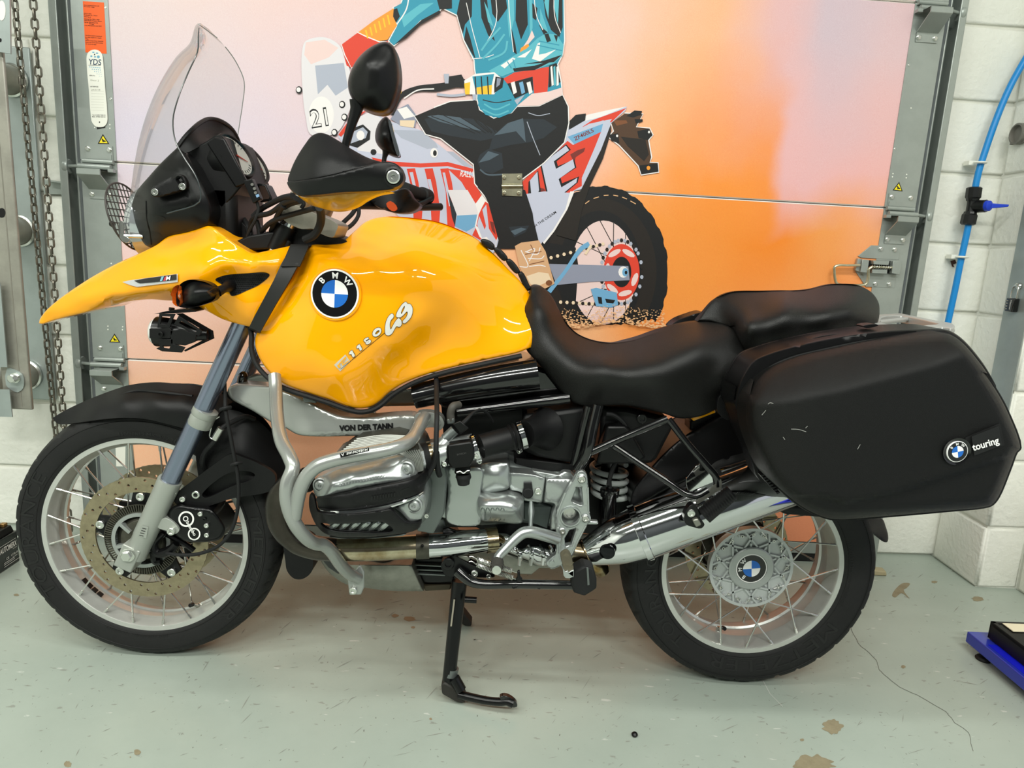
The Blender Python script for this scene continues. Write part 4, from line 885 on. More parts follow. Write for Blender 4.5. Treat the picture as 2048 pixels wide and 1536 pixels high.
sh = Sheet(out, B1((1750, 600, -.065), (1700, 800, -.067), (1850, 600, -.05), (1950, 750, -.045)), back=0, grid=9)
rm = obj('rear_mudguard_section', shell(sh), m_blkm, bike, solid=.003, weld=True, smooth=60)
# mud flap hanging below
mb = plate(B2((470, 1240), (560, 1230), (640, 1260), (665, 1300), (680, 1440), (660, 1490), (600, 1530), (540, 1525), (490, 1470), (478, 1400)), -.03, .06); obj('mud_flap', mb, m_blkm, bike, bevel=.004)
br = obj('mudguard_bracket', plate(B1((1268, 945), (1288, 905), (1420, 800), (1560, 695), (1690, 615), (1780, 640), (1900, 690), (2010, 770), (2000, 860), (1960, 892), (1700, 940), (1500, 1003), (1400, 1018), (1300, 990)), -.092, .012,
    holes=[B1((1500, 880), (1640, 770), (1740, 738), (1840, 748), (1864, 768), (1830, 805), (1700, 850), (1500, 935), (1478, 915))]), m_blkm, bike, bevel=.003)
obj('bracket_bolt', bolt(pt(B1, 1338, 943, -.093), YA, .0072, .005), m_bright, br)
obj('bracket_bolt', bolt(pt(B1, 1440, 907, -.088), YA, .0098, .008), m_bright, br)
obj('bracket_boss', cyl(pt(B1, 1440, 907, -.07), pt(B1, 1440, 907, -.089), .013), m_blkm, br)
# ---------------------------------------------------------------- brake caliper and hoses
cal = Sheet(B1((1240, 1020, -.112), (1300, 985, -.112), (1420, 1000, -.112), (1540, 1015, -.112), (1600, 1070, -.11), (1650, 1160, -.108), (1615, 1235, -.11), (1500, 1260, -.112), (1350, 1250, -.112), (1270, 1190, -.112), (1225, 1100, -.112)), back=.07, edge=(8, .01), grid=7)
cl = obj('brake_caliper', cal.mb(), m_blks, bike)
mb = MB()
for x, y, r in ((1362, 1090, 58), (1420, 1200, 46)): 
    v, f, L = tri2(circ(0, 0, r, n=28), [circ(0, 0, r*.78, n=24)]); q = np.array([B1((x+a, y+b))[0] for a, b in v]); mb.add(unp(q, cal.depth(q)-.0015), f)
v, f, L = tri2(circ(0, 0, 20, n=16), [circ(0, 0, 13, n=12)]); q = np.array([B1((1358+a, 1088+b))[0] for a, b in v]); mb.add(unp(q, cal.depth(q)-.0016), f)
text_on(cal, 'brembo', *B1((1360, 1115), (1418, 1215)), 6.5, mb, 0, .0022, bold=.02)
lab(obj('caliper_lettering', mb, m_wht, cl, smooth=0), 'white rings and lettering on the caliper')
for x, y in ((1468, 1050), (1513, 1135), (1515, 1205)): obj('caliper_bolt', bolt(pt(B1, x, y, -.113), YA, .0058, .005), m_bright, cl)
obj('caliper_bolt', bolt(pt(B1, 1497, 1090, -.113), YA, .004, .003), m_blk, cl)
mb = tube([pt(B1, x, y, Y) for x, y, Y in ((1640, 0, -.09), (1645, 160, -.10), (1652, 300, -.12), (1680, 450, -.122), (1708, 600, -.122), (1738, 760, -.122), (1746, 900, -.122), (1732, 1050, -.122), (1690, 1180, -.122), (1600, 1285, -.12), (1450, 1345, -.115), (1300, 1352, -.11), (1220, 1340, -.10))], .0042, n=10, sub=6)
for x, y in ((1650, 285), (1730, 690)): tube([pt(B1, x-38, y+5, -.125), pt(B1, x, y-8, -.13), pt(B1, x+38, y-12, -.12)], .0042, n=8, sub=4, mb=mb)
obj('brake_hose', mb, m_black, bike)
obj('brake_hose', tube([pt(B1, x, y, Y) for x, y, Y in ((1860, 360, -.03), (1800, 340, -.05), (1700, 380, -.08), (1610, 440, -.10), (1570, 520, -.10), (1500, 600, -.09), (1480, 680, -.08), (1510, 740, -.06))], .006, n=10, sub=6), m_black, bike)
obj('hose_union', cyl(pt(B1, 1618, 425, -.103), pt(B1, 1570, 505, -.103), .0085, n=12), m_steel, bike)
obj('hose_clip', tube([pt(B1, x, y, -.10) for x, y in ((1605, 340), (1570, 365), (1540, 440), (1535, 490), (1560, 508))], .0018, n=6), m_steel, bike)
obj('speed_sensor', tube([pt(B1, x, y, -.09) for x, y in ((1200, 1190), (1130, 1260), (1130, 1310), (1160, 1340), (1240, 1320), (1290, 1270))], [.006, .009, .01, .011, .012, .009], n=10), m_blk, bike)
mb = tube([pt(B1, x, y, -.07) for x, y in ((1220, 1200), (1350, 1270), (1420, 1320))], .007, n=8); tube([pt(B1, x, y, -.075) for x, y in ((1120, 1330), (1140, 1400), (1180, 1400))], .009, n=8, mb=mb); obj('sensor_bracket', mb, m_blks, bike)

# ---------------------------------------------------------------- fuel tank
out = A6((510, 408, -.125), (640, 400, -.12), (740, 388, -.10), (790, 345, -.085, 1), (850, 290, -.06), (920, 232, -.035), (1000, 203, -.015), (1100, 194, -.004), (1300, 208, 0), (1450, 233, 0), (1600, 288, 0), (1720, 350, -.004), (1800, 418, -.01), (1880, 492, -.015), (1960, 578, -.02), (2048, 668, -.028), (2140, 790, -.035, 1),
         (2180, 900, -.09), (2130, 1150, -.125, 1), (2040, 1186, -.135), (1800, 1240, -.142), (1500, 1310, -.15), (1300, 1370, -.156), (1170, 1428, -.162), (1080, 1490, -.168), (1020, 1545, -.174), (960, 1582, -.18), (880, 1597, -.184), (780, 1578, -.186), (650, 1530, -.185), (500, 1483, -.183), (300, 1405, -.176), (180, 1290, -.165), (122, 1180, -.157), (110, 1100, -.152), (130, 1030, -.148), (180, 950, -.146), (280, 770, -.142), (390, 590, -.137), (450, 500, -.13))
tk = Sheet(out, A6((700, 760, -.208), (400, 1000, -.197), (700, 1150, -.212), (1000, 1000, -.212), (1250, 850, -.203), (1000, 700, -.207), (1000, 450, -.140), (1000, 540, -.185), (700, 480, -.165), (1300, 300, -.07), (1300, 400, -.13), (1300, 520, -.18), (1500, 700, -.182), (1750, 550, -.09), (1850, 750, -.10), (1700, 900, -.15), (1500, 1000, -.156), (1330, 1150, -.158), (1800, 1080, -.138), (1200, 1330, -.163), (900, 1350, -.204), (1100, 1130, -.205), (1300, 950, -.197), (650, 1380, -.208), (400, 1250, -.2), (250, 1150, -.18), (1000, 300, -.06), (1600, 400, -.07), (1480, 830, -.180), (480, 700, -.185), (850, 360, -.10), (300, 950, -.18), (1000, 1280, -.200), (1120, 1260, -.178)), mirror=True, edge=(9, .006), grid=10)
tank = obj('fuel_tank', tk.mb(), m_yel, bike, smooth=60)
lp = [tk.at(*q, -.003) for q in A6((72, 1000), (84, 1060), (84, 1160), (112, 1260), (175, 1345), (300, 1440), (500, 1510), (650, 1557), (780, 1604), (880, 1624), (970, 1608), (1035, 1570), (1100, 1512), (1190, 1452), (1310, 1395), (1500, 1335), (1800, 1268), (2060, 1212))]
obj('tank_edge_trim', tube(lp, .0058, n=8, sub=5), m_black, tank)
obj('tank_edge_trim', tube([p*[1, -1, 1] for p in lp], .0058, n=8, sub=3), m_black, tank)
bc = tk.at(*A6((697, 760))[0]); nb = nrm(np.cross(tk.at(*A6((760, 760))[0])-tk.at(*A6((640, 760))[0]), tk.at(*A6((700, 700))[0])-tk.at(*A6((700, 820))[0])))
if nb[1] > 0: nb = -nb
mb = MB(); roundel(bc+nb*.003, .049, nb, mb, rot=0); lab(obj('roundel', mb, [m_bblk, m_wht, m_bblue], tank, smooth=20), 'black, blue and white round emblem')
obj('roundel_seat', lathe(bc, nb, [(.054, -.002), (.056, .0015), (.0535, .003), (.050, .0005)], 48, caps=False), m_yel, tank)
# lettering on the tank
mb = MB(); a, b = A6((738, 1312), (1065, 1042)); LT = .0012
GP = crop(660, 590, 5.95)
tk.decal(cor(*GP((48, 832), (182, 708), (240, 790), (122, 908))), mb, 1, LT, step=8)
for pts in (((84, 836), (106, 824), (128, 858), (104, 874)), ((100, 822), (186, 728), (192, 748), (170, 796), (150, 806), (160, 822), (226, 776), (222, 792), (150, 842), (136, 806), (168, 784), (176, 758), (112, 828))): tk.decal(cor(*GP(*pts)), mb, 4, LT*2.2, step=8)
v = np.array(b)-a; n_ = np.array([v[1], -v[0]])/np.linalg.norm(v)
q = [tuple(a), tuple(b), tuple(np.array(b)+n_*.9), tuple(np.array(a)+n_*.9)]; tk.decal(cor(*q), mb, 0, LT, step=8)
def grown(pts, d):
    p = outline([(x, y, 0) for x, y in GP(*pts)], 3)[:, :2]; t = np.roll(p, -1, 0)-np.roll(p, 1, 0); nn = np.c_[t[:, 1], -t[:, 0]]; nn /= np.linalg.norm(nn, axis=1)[:, None]+1e-9; ar = np.sum(p[:, 0]*np.roll(p[:, 1], -1)-np.roll(p[:, 0], -1)*p[:, 1]); return [tuple(x) for x in p+nn*d*(1 if ar > 0 else -1)]
for pts, hole in ((((226, 690), (262, 657), (276, 682), (296, 724), (270, 742), (254, 702), (232, 708)), None), (((316, 616), (350, 585), (362, 606), (382, 646), (358, 664), (342, 630), (322, 636)), None), (((400, 535), (452, 503), (462, 518), (424, 545), (432, 552), (470, 530), (488, 545), (480, 570), (445, 588), (424, 580), (430, 566), (458, 562), (466, 552), (430, 568), (412, 556)), None),
                  (((505, 460), (525, 415), (565, 390), (602, 396), (610, 430), (592, 470), (550, 495), (518, 490)), ((542, 460), (556, 434), (580, 424), (584, 434), (568, 454), (548, 464))),
                  (((738, 220), (757, 240), (755, 265), (725, 300), (712, 340), (716, 400), (724, 410), (748, 366), (780, 312), (815, 275), (845, 300), (852, 352), (825, 380), (792, 372), (765, 410), (740, 455), (700, 481), (664, 470), (655, 420), (662, 340), (690, 265)), None),
                  (((905, 82), (922, 104), (952, 107), (980, 150), (982, 200), (965, 260), (930, 305), (885, 338), (865, 325), (872, 303), (905, 268), (925, 215), (916, 196), (870, 242), (830, 268), (790, 258), (796, 212), (832, 148), (870, 100)), ((884, 138), (868, 158), (850, 200), (852, 218), (862, 205), (884, 160)))):
    h_ = [[tuple(x) for x in GP(*hole)]] if hole else []
    tk.decal(grown(pts, .8), mb, 0, LT*1.8, step=3, holes=h_); tk.decal([tuple(x) for x in grown(pts, 0.)], mb, 3, LT*3, step=3, holes=[[tuple(np.array(c_)+(np.array(x)-np.array(h_[0]).mean(0))*1.25) for x, c_ in zip(h_[0], [np.array(h_[0]).mean(0)]*len(h_[0]))]] if hole else ())
lab(obj('tank_lettering', mb, [m_blk, mat('decal_silver', '#C7C3B4', .4), m_wht, mat('decal_white', '#DAD9D2', .4), m_yel], tank, smooth=20), 'silver and white model lettering running up the tank side')
# knee pad segments along the rear of the tank
for seg in (((1758, 370), (1775, 357), (1830, 372), (1862, 410), (1850, 440), (1800, 420)), ((1855, 430), (1880, 418), (1950, 480), (1958, 505), (1930, 520), (1870, 462)), ((1945, 515), (1975, 505), (2040, 575), (2048, 600), (2020, 612), (1960, 550)), ((2035, 610), (2065, 600), (2115, 690), (2128, 720), (2100, 740), (2050, 655))):
    s_ = Sheet(A6(*[(x, y, -.022) for x, y in seg]), back=.044, edge=(3, .004), grid=5, step=4); obj('tank_pad', s_.mb(), m_blkm, tank)
# ---------------------------------------------------------------- beak and side fairing
out = A5((285, 975, -.02, 1), (292, 945, -.02), (330, 890, -.03), (420, 808, -.04), (560, 708, -.05), (700, 620, -.056), (870, 530, -.085), (1050, 450, -.105), (1150, 398, -.115), (1230, 340, -.122), (1380, 300, -.135), (1520, 262, -.15), (1565, 278, -.155), (1700, 378, -.158), (1790, 432, -.156), (1850, 460, -.152), (1950, 445, -.148), (2125, 408, -.138, 1), (2150, 560, -.152), (2050, 740, -.158), (1930, 900, -.155), (1880, 1010, -.15, 1), (1825, 1000, -.148), (1640, 950, -.13), (1500, 880, -.125), (1300, 815, -.14), (1210, 808, -.138), (1100, 800, -.13), (940, 815, -.115), (800, 850, -.09), (650, 890, -.068), (500, 925, -.05), (380, 958, -.03), (310, 980, -.022))
def beak_fn(q):
    x, y = q[:, 0]*K, (q[:, 1]-380)*K; yc = np.interp(x, [285, 600, 730, 810, 1300, 1480, 1700], [985, 905, 838, 778, 712, 840, 1100]); return np.clip((y-yc)/100, 0, 1.2)*.07*np.clip((x-560)/200, 0, 1)
bk = Sheet(out, A5((810, 770, -.104), (1050, 735, -.136), (1300, 705, -.158), (900, 650, -.112), (1100, 600, -.14), (1250, 480, -.135), (1400, 420, -.145), (600, 780, -.075), (450, 880, -.05), (700, 700, -.08), (1550, 420, -.163), (1440, 640, -.182), (1560, 560, -.185), (1700, 532, -.185), (1900, 522, -.18), (2040, 520, -.172), (1650, 620, -.168), (1800, 650, -.162), (1950, 640, -.16), (1700, 760, -.165), (1850, 800, -.165), (1550, 800, -.16), (1700, 880, -.155), (1800, 940, -.158), (1400, 780, -.14), (1700, 460, -.168), (1900, 480, -.165)), mirror=True, edge=(4, .004), grid=7, fn=beak_fn)
beak = obj('beak_fairing', bk.mb(), m_yel, bike, smooth=50)
mesh_o = A5((1575, 655), (1640, 625), (1800, 610), (1945, 605), (1972, 622), (1900, 690), (1800, 738), (1720, 772), (1690, 772), (1670, 735), (1620, 690))
mb = bk.decal(mesh_o, None, 0, .001); obj('intake_panel', mb, mat('intake_black', '#0C0C0D', .6), beak)
mb = MB(); mo = outline([(p[0], p[1], 0) for p in mesh_o])
for i in range(12):
    for j in range(30):
        x, y = 1575+j*14+(7 if i % 2 else 0), 608+i*14; q = np.array(A5((x, y)))
        if inside(mo, q)[0] and dist_to(mo, q)[0] > 1.6:
            h = np.array(A5(*circ(x, y, 6.2, n=6, a0=.5))); h2 = np.array(A5(*circ(x, y, 4., n=6, a0=.5))); V = np.vstack([unp(h, bk.depth(h)-.0012), unp(h2, bk.depth(h2)-.0022)]); mb.add(V, [(k, (k+1) % 6, 6+(k+1) % 6, 6+k) for k in range(6)])
obj('intake_mesh', mb, m_blk, beak, kind='stuff')
# M badge
mb = bk.decal(cor(*C8((40, 205), (130, 182), (350, 150), (985, 65), (985, 205), (640, 245), (400, 275), (290, 288), (190, 262), (100, 230))), None, 0, .0035, step=5)
bk.decal(cor(*C8((240, 182), (420, 145), (962, 72), (962, 168), (640, 205), (340, 228), (300, 215))), mb, 1, .0048, step=6)
for x, mi in ((680, 2), (735, 3)): bk.decal(cor(*C8((x, 190), (x+28, 115), (x+70, 108), (x+40, 184))), mb, mi, .006, step=20)
text_on(bk, 'M', *C8((782, 178), (875, 165)), 8, mb, 4, .0062, bold=.02, shear=.3)
lab(obj('side_badge', mb, [mat('badge_silver', '#C9CACA', .25, .3), m_bblk, mat('stripe_blue', '#78B4C8', .4), mat('stripe_red', '#B8424A', .4), m_wht], beak, smooth=20), 'chrome and black badge with blue and red stripes')
# strap round tank and fairing
st = []
for (a, b, Y) in (((372, 403), (500, 405), -.139), ((330, 500), (462, 510), -.166), ((300, 552), (430, 545), -.178), ((250, 660), (365, 665), -.184), ((180, 790), (285, 800), -.184), ((110, 920), (205, 940), -.178), ((70, 1000), (152, 1035), -.170), ((62, 1018), (148, 1055), -.12)): st.append([P(*A6(a)[0], Y), P(*A6(b)[0], Y-.006)])
V = [p for r in st for p in r]; mb = MB().add(V, [(2*i, 2*i+1, 2*i+3, 2*i+2) for i in range(len(st)-1)]); top = [V[0], V[1], V[1]*[1, -1, 1], V[0]*[1, -1, 1]]; mb.add(top, [(0, 1, 2, 3)])
obj('strap', mb, mat('strap_black', '#161615', .5), bike, solid=.004, smooth=50)
obj('strap_keeper', MB().add([P(*A6(q)[0], Y) for q, Y in (((375, 420), -.15), ((505, 410), -.155), ((438, 560), -.188), ((300, 560), -.184))], [(0, 1, 2, 3)]), mat('strap_black', '#161615', .5), bike, solid=.003)
# ---------------------------------------------------------------- screen, headlamp fairing, instruments
def glass_mat(name, tint, gloss=.05):
    m = bpy.data.materials.new(name); m.use_nodes = True; nt = m.node_tree; nt.nodes.remove(nt.nodes['Principled BSDF']); o = nt.nodes['Material Output']; L = nt.links.new
    t = nt.nodes.new('ShaderNodeBsdfTransparent'); t.inputs[0].default_value = lin(tint); g = nt.nodes.new('ShaderNodeBsdfGlossy'); g.inputs['Roughness'].default_value = gloss
    f = nt.nodes.new('ShaderNodeFresnel'); f.inputs[0].default_value = 1.35; mx = nt.nodes.new('ShaderNodeMixShader'); k_ = nt.nodes.new('ShaderNodeMath'); k_.operation = 'MULTIPLY'; k_.inputs[1].default_value = .4; L(f.outputs[0], k_.inputs[0]); L(k_.outputs[0], mx.inputs[0]); L(t.outputs[0], mx.inputs[1]); L(g.outputs[0], mx.inputs[2]); L(mx.outputs[0], o.inputs[0]); return m
m_screen = glass_mat('clear_acrylic', '#F1F3F2', .06); m_lens = glass_mat('clear_lens', '#F4F4F2', .02)
rows = [((1472, 172), .02, (1470, 172)), ((1456, 205), .07, (1453, 195)), ((1451, 270), .105, (1449, 232)), ((1444, 380), .13, (1422, 330)), ((1375, 535), .15, (1330, 420)), ((1302, 720), .165, (1220, 590)), ((1265, 880), .172, (1130, 780)), ((1283, 1030), .177, (1060, 980)), ((1345, 1150), .182, (1010, 1190)), ((1425, 1275), .186, (985, 1350)), ((1460, 1365), .188, (965, 1480)), ((1460, 1475), .188, (958, 1530)), ((1220, 1562), .186, (962, 1545))]
ss = np.linspace(-1, 1, 25); ne = spline(np.array([P(*A1(a)[0], -w) for a, w, c_ in rows]), 4); ce_ = spline(np.array([P(*A1(c_)[0], 0) for a, w, c_ in rows]), 4); V = []
for a, b in zip(ne, ce_):
    for s in ss: q = b+(a-b)*abs(s)**1.75; V.append((q[0], a[1]*(-s), q[2]))
n = len(ss); F = [(i*n+j, i*n+j+1, (i+1)*n+j+1, (i+1)*n+j) for i in range(len(ne)-1) for j in range(n-1)]
scr = obj('windscreen', MB().add(V, F), m_screen, bike, smooth=60)
m_edge = mat('screen_edge', '#3C4243', .2)  # dark colour paints the refraction line along the near edge
obj('screen_edge', tube(ne[4:], .0014, n=6, sub=1), m_edge, scr); obj('screen_edge', tube(ne[4:]*[1, -1, 1], .0012, n=6, sub=1), mat('screen_edge_far', '#9BA09F', .2), scr)
obj('screen_edge', tube([V[j+n*2] for j in range(n)], .001, n=6, sub=1), MATS['screen_edge_far'], scr)
sb = Sheet(A1(*[(x, y, -.196) for x, y in ((1100, 1400), (1128, 1360), (1290, 1282), (1330, 1278), (1366, 1330), (1365, 1372), (1330, 1392), (1160, 1440), (1112, 1435))]), back=.010, edge=(3, .004), grid=6, step=5, holes=[A1(*[(x, y, -.196) for x, y in ((1290, 1310), (1315, 1296), (1335, 1320), (1340, 1342), (1318, 1345))])])
sbo = obj('screen_bracket', sb.mb(), m_blkm, scr); 
for x, y in ((1137, 1405), (1337, 1365)): obj('screen_screw', bolt(pt(A1, x, y, -.196), YA, .007, .004), m_bright, scr)
# fairing round the headlamp
out = A1((962, 1500, -.085, 1), (1000, 1400, -.12), (1090, 1290, -.13), (1180, 1190, -.13), (1300, 1075, -.13, 1), (1380, 1150, -.14), (1450, 1280, -.15), (1510, 1400, -.155), (1545, 1560, -.155), (1525, 1650, -.15, 1), (1400, 1690, -.14), (1240, 1735, -.12), (1180, 1775, -.11), (1110, 1815, -.09, 1), (1060, 1790, -.085), (1010, 1700, -.08), (978, 1620, -.08), (965, 1540, -.08))
hf = Sheet(out, A1((1100, 1450, -.165), (1250, 1400, -.172), (1400, 1450, -.176), (1200, 1600, -.165), (1050, 1600, -.13), (1350, 1250, -.165), (1400, 1600, -.165)), mirror=True, edge=(5, .006), grid=8)
ho = obj('headlamp_fairing', hf.mb(), m_blk, bike, smooth=45)
for q in (((985, 570), (1010, 556), (1100, 565), (1200, 590), (1210, 605), (1180, 620), (1060, 618), (1000, 600)), ((1055, 700), (1080, 690), (1160, 705), (1180, 720), (1150, 745), (1060, 740))):
    s_ = Sheet([(x, y, 0) for x, y in A1(*[(x, y+1000) for x, y in q])], back=0, grid=4); v = unp(s_.q, hf.depth(s_.q)-.004*np.clip(dist_to(s_.o, s_.q)/3, 0, 1)-.0005); obj('fairing_bulge', MB().add(v, s_.f), m_blk, ho, smooth=60)
obj('fairing_seam', tube([hf.at(*q, .0006) for q in A1((1068, 1470), (1070, 1560), (1080, 1640), (1095, 1700), (1105, 1790))], .0012, n=6), m_dark, ho)
# inner black mass between fairing and fork
mb = MB(); box(P(455, 440, 0)+[0, 0, 0], (.11, .2, .16), mb); obj('instrument_carrier', mb, m_blkm, bike, bevel=.02)
hood = Sheet(A1((1300, 1068, -.13, 1), (1345, 1010, -.12), (1400, 950, -.10), (1470, 892, -.05), (1540, 866, 0), (1620, 885, .04), (1700, 945, .09), (1745, 1030, .12), (1758, 1085, .13, 1), (1620, 1010, .0), (1500, 1050, -.08), (1340, 1120, -.13)), A1((1500, 960, -.03), (1600, 960, .03)), back=.004, grid=8)
obj('instrument_hood', hood.mb(), m_blkm, ho, smooth=60)
rim = [P(*q, Y) for q, Y in zip(A1((1302, 1072), (1345, 1012), (1400, 952), (1470, 894), (1540, 868), (1620, 887), (1700, 947), (1745, 1032), (1758, 1085)), (-.13, -.12, -.10, -.05, 0, .04, .09, .12, .13))]
obj('hood_edge', tube(rim, .0045, n=8), m_blkm, ho)
g1, g2 = P(*A1((1722, 1142))[0], -.06), P(*A1((1838, 1205))[0], .055); gn = nrm((.83, -.25, .5))
ip = obj('instrument_pod', plate(cor(*A1((1345, 1115), (1500, 1035), (1560, 992), (1620, 985), (1770, 1320), (1765, 1360), (1620, 1530), (1530, 1450), (1450, 1330))), -.10, .19), m_blkm, bike, bevel=.008)
obj('pod_face', plate(cor(*A1((1510, 1050), (1570, 1005), (1640, 1010), (1800, 1320), (1780, 1350), (1720, 1370))), -.112, .012), m_blk, ip, bevel=.003)
for g in (g1, g2):
    gg = obj('gauge', lathe(g, gn, [(.052, -.035), (.054, .0), (.052, .006), (.048, .006), (.046, .001), (0, .001)], 40), m_blk, ip)
    obj('gauge_face', lathe(g, gn, [(.0455, .0015), (0, .0015)], 40, caps=False), mat('gauge_white', '#C9C7C2', .5), ip)
    u, w, d_ = frame_of(gn); mb = MB()
    for k in range(24):
        a = k*2*math.pi/28+.6; tube([g+gn*.002+(u*math.cos(a)+w*math.sin(a))*.036, g+gn*.002+(u*math.cos(a)+w*math.sin(a))*.042], .0008, n=4, mb=mb)
    obj('gauge_marks', mb, m_blk, ip, kind='stuff')
    obj('gauge_needle', tube([g+gn*.004, g+gn*.004+u*.03-w*.012], [.002, .0006], n=5), mat('needle_red', '#C23A2C', .4), ip)
    obj('gauge_glass', lathe(g, gn, [(.049, .0062), (0, .0075)], 36, caps=False), m_lens, ip)
# small controller box and display on the pod
Q1 = [A1(q)[0] for q in ((1775, 1320), (1840, 1305), (1905, 1455), (1850, 1490))]
cb = obj('accessory_control', plate(cor(*Q1), -.13, .02), m_blk, ip, bevel=.002)
mb = MB()
for x, y in ((1845, 1350), (1862, 1380), (1870, 1410)): mb.join(lathe(pt(A1, x, y, -.131), YA, [(.0035, 0), (.003, .002), (0, .002)], 10))
obj('control_buttons', mb, mat('button_grey', '#6A6A66', .4), cb, kind='stuff'); obj('control_label', plate(cor(*A1((1868, 1425), (1890, 1418), (1898, 1436), (1878, 1446))), -.131, .0006), mat('label_light_blue', '#7FA3C8', .4), cb)
dp = obj('indicator_display', plate(cor(*A1((1880, 1340), (1940, 1345), (1988, 1445), (1985, 1470), (1900, 1480))), .0, .05), m_blk, ip, bevel=.003)
obj('display_glass', plate(cor(*A1((1895, 1360), (1935, 1362), (1972, 1440), (1965, 1455), (1915, 1460))), -.002, .002), mat('display_dark', '#3B2E28', .15), ip)
obj('control_wire', tube([pt(A1, x, y, Y) for x, y, Y in ((1880, 1480, -.12), (1890, 1530, -.12), (1870, 1600, -.12), (1820, 1700, -.11), (1790, 1800, -.1))], .0035, n=8), m_black, ip)
# headlamp grille in front of the lamp
gc = P(258, 434, -.02); mb = MB(); ring = [gc+np.array([.012*math.cos(t)*0-.02*math.sin(t), .085*math.cos(t), .074*math.sin(t)]) for t in np.linspace(0, 2*math.pi, 28, endpoint=False)]
gr = obj('headlamp_guard', tube(ring, .0022, n=6, sub=3, closed=True), mat('guard_dark', '#3A3531', .5), bike); mb = MB()
for k in range(-5, 6):
    y = k*.0145; h = .074*math.sqrt(max(0, 1-(y/.085)**2)); mb = tube([gc+[.02*h/.074, y, -h], gc+[-.02*h/.074, y, h]], .0014, n=5, sub=1); obj('guard_wire', mb, MATS['guard_dark'], gr)
for k in range(-4, 5):
    z = k*.0148; w = .085*math.sqrt(max(0, 1-(z/.074)**2)); mb = tube([gc+[-.02*z/.074, -w, z], gc+[-.02*z/.074, w, z]], .0014, n=5, sub=1); obj('guard_wire', mb, MATS['guard_dark'], gr)
obj('guard_strut', tube([pt(A5, 890, 332, -.085), pt(A5, 1060, 340, -.085)], .0045, n=10), m_steel, gr); obj('guard_strut_end', cyl(pt(A5, 1055, 340, -.085), pt(A5, 1110, 342, -.085), .0075), m_blk, gr)
obj('guard_plate', plate(A5((868, 240), (885, 225), (905, 235), (905, 330), (940, 350), (945, 380), (920, 388), (875, 350)), -.09, .003), m_steel, gr, bevel=.0006)
obj('guard_knob', lathe(pt(A5, 835, 250, -.07), (-1, 0, 0), [(.006, 0), (.007, .005), (.005, .009), (0, .01)], 12), m_blk, gr)
lens = lathe(gc+[.035, .02, -.005], (-1, 0, .12), [(.085, -.05), (.085, 0), (.07, .02), (.04, .03), (0, .034)], 32); obj('headlamp', lens, mat('headlamp_glass', '#B9BEC2', .08, .6), bike)
# ---------------------------------------------------------------- indicator on the side fairing
ic = Sheet(A5(*[(x, y, -.222) for x, y in ((1335, 838), (1328, 760), (1352, 690), (1410, 655), (1490, 658), (1570, 685), (1612, 735), (1605, 790), (1520, 832), (1410, 856))]), A5((1450, 760, -.262), (1400, 760, -.26), (1540, 750, -.25)), back=('about', -.222), edge=(10, .012), grid=6, step=4)
io = obj('indicator', ic.mb(), m_blk, bike, smooth=60)
lc = Sheet(A5(*[(x, y, -.222) for x, y in ((1350, 690), (1310, 705), (1287, 760), (1300, 815), (1335, 845), (1350, 838), (1340, 760))]), A5((1315, 765, -.245),), back=('about', -.222), edge=(6, .012), grid=5, step=4)
obj('indicator_lens', lc.mb(), mat('amber_lens', '#E2661A', .15, trans=.35, var=.3, vscale=300), io, smooth=60)
obj('indicator_stalk', tube([pt(A5, 1590, 745, -.215), pt(A5, 1640, 720, -.2), pt(A5, 1680, 700, -.165)], [.011, .009, .014], n=12), m_blkm, io)
obj('indicator_recess', ic.decal(cor(*C8((1480, 370), (1600, 300), (1690, 290), (1690, 390), (1560, 460))), None, 0, .0008), mat('smoked_amber', '#3A2408', .3), io)
# ---------------------------------------------------------------- auxiliary lamp in its plate cage
ax0, ax1 = P(*C8((640, 1050))[0], -.12), P(*C8((1500, 1110))[0], -.12); ad = nrm(ax0-ax1)
lamp = obj('auxiliary_lamp', lathe(ax0, ad, [(0, -.115), (.012, -.112), (.014, -.09), (.024, -.06), (.0315, -.03), (.0335, -.01), (.0335, .0)], 28), m_blks, bike)
obj('lamp_glass', lathe(ax0, ad, [(.0305, 0), (.0305, .003), (.026, .009), (.014, .013), (0, .0145)], 28), mat('lamp_white', '#D9DAD6', .15), lamp)
YC = -.16
for q, hs in ((((670, 745), (940, 750), (900, 830), (845, 990), (635, 985), (640, 930)), [((710, 790), (860, 795), (800, 935), (685, 925))]),
              (((1000, 780), (1400, 1040), (1340, 1130), (920, 920)), [((1000, 905), (1040, 870), (1310, 1020), (1300, 1060), (1250, 1050))]),
              (((500, 1005), (850, 995), (900, 1050), (850, 1170), (700, 1170), (500, 1165)), []),
              (((640, 1180), (900, 1180), (900, 1260), (1110, 1320), (1050, 1410), (720, 1390), (615, 1340), (680, 1310)), [((725, 1290), (860, 1290), (840, 1345), (740, 1330))]),
              (((860, 1040), (1060, 1010), (1300, 1100), (1280, 1230), (1110, 1290), (870, 1260)), [])):
    obj('cage_plate', plate(cor(*C8(*q)), YC, .004, holes=[cor(*C8(*h)) for h in hs]), m_blkm, lamp, bevel=.0005)
for y_ in (-.115, -.075):
    obj('cage_strap', plate(cor(*C8((950, 745), (1060, 740), (1580, 1040), (1600, 1170), (1110, 1395), (1090, 1370), (1500, 1150), (1480, 1070))), y_, .004), m_blkm, lamp, bevel=.0005)
obj('lamp_mount', plate(cor(*C8((580, 750), (800, 700), (1100, 665), (1310, 700), (1290, 715), (1000, 735))), -.15, .08), m_blks, lamp)
obj('mount_bolt', cyl(pt(C8, 880, 690, -.12), pt(C8, 885, 645, -.12), .006), m_blks, lamp); obj('cage_bolt', bolt(pt(C8, 700, 1095, -.163), YA, .0058, .004), m_blk, lamp)
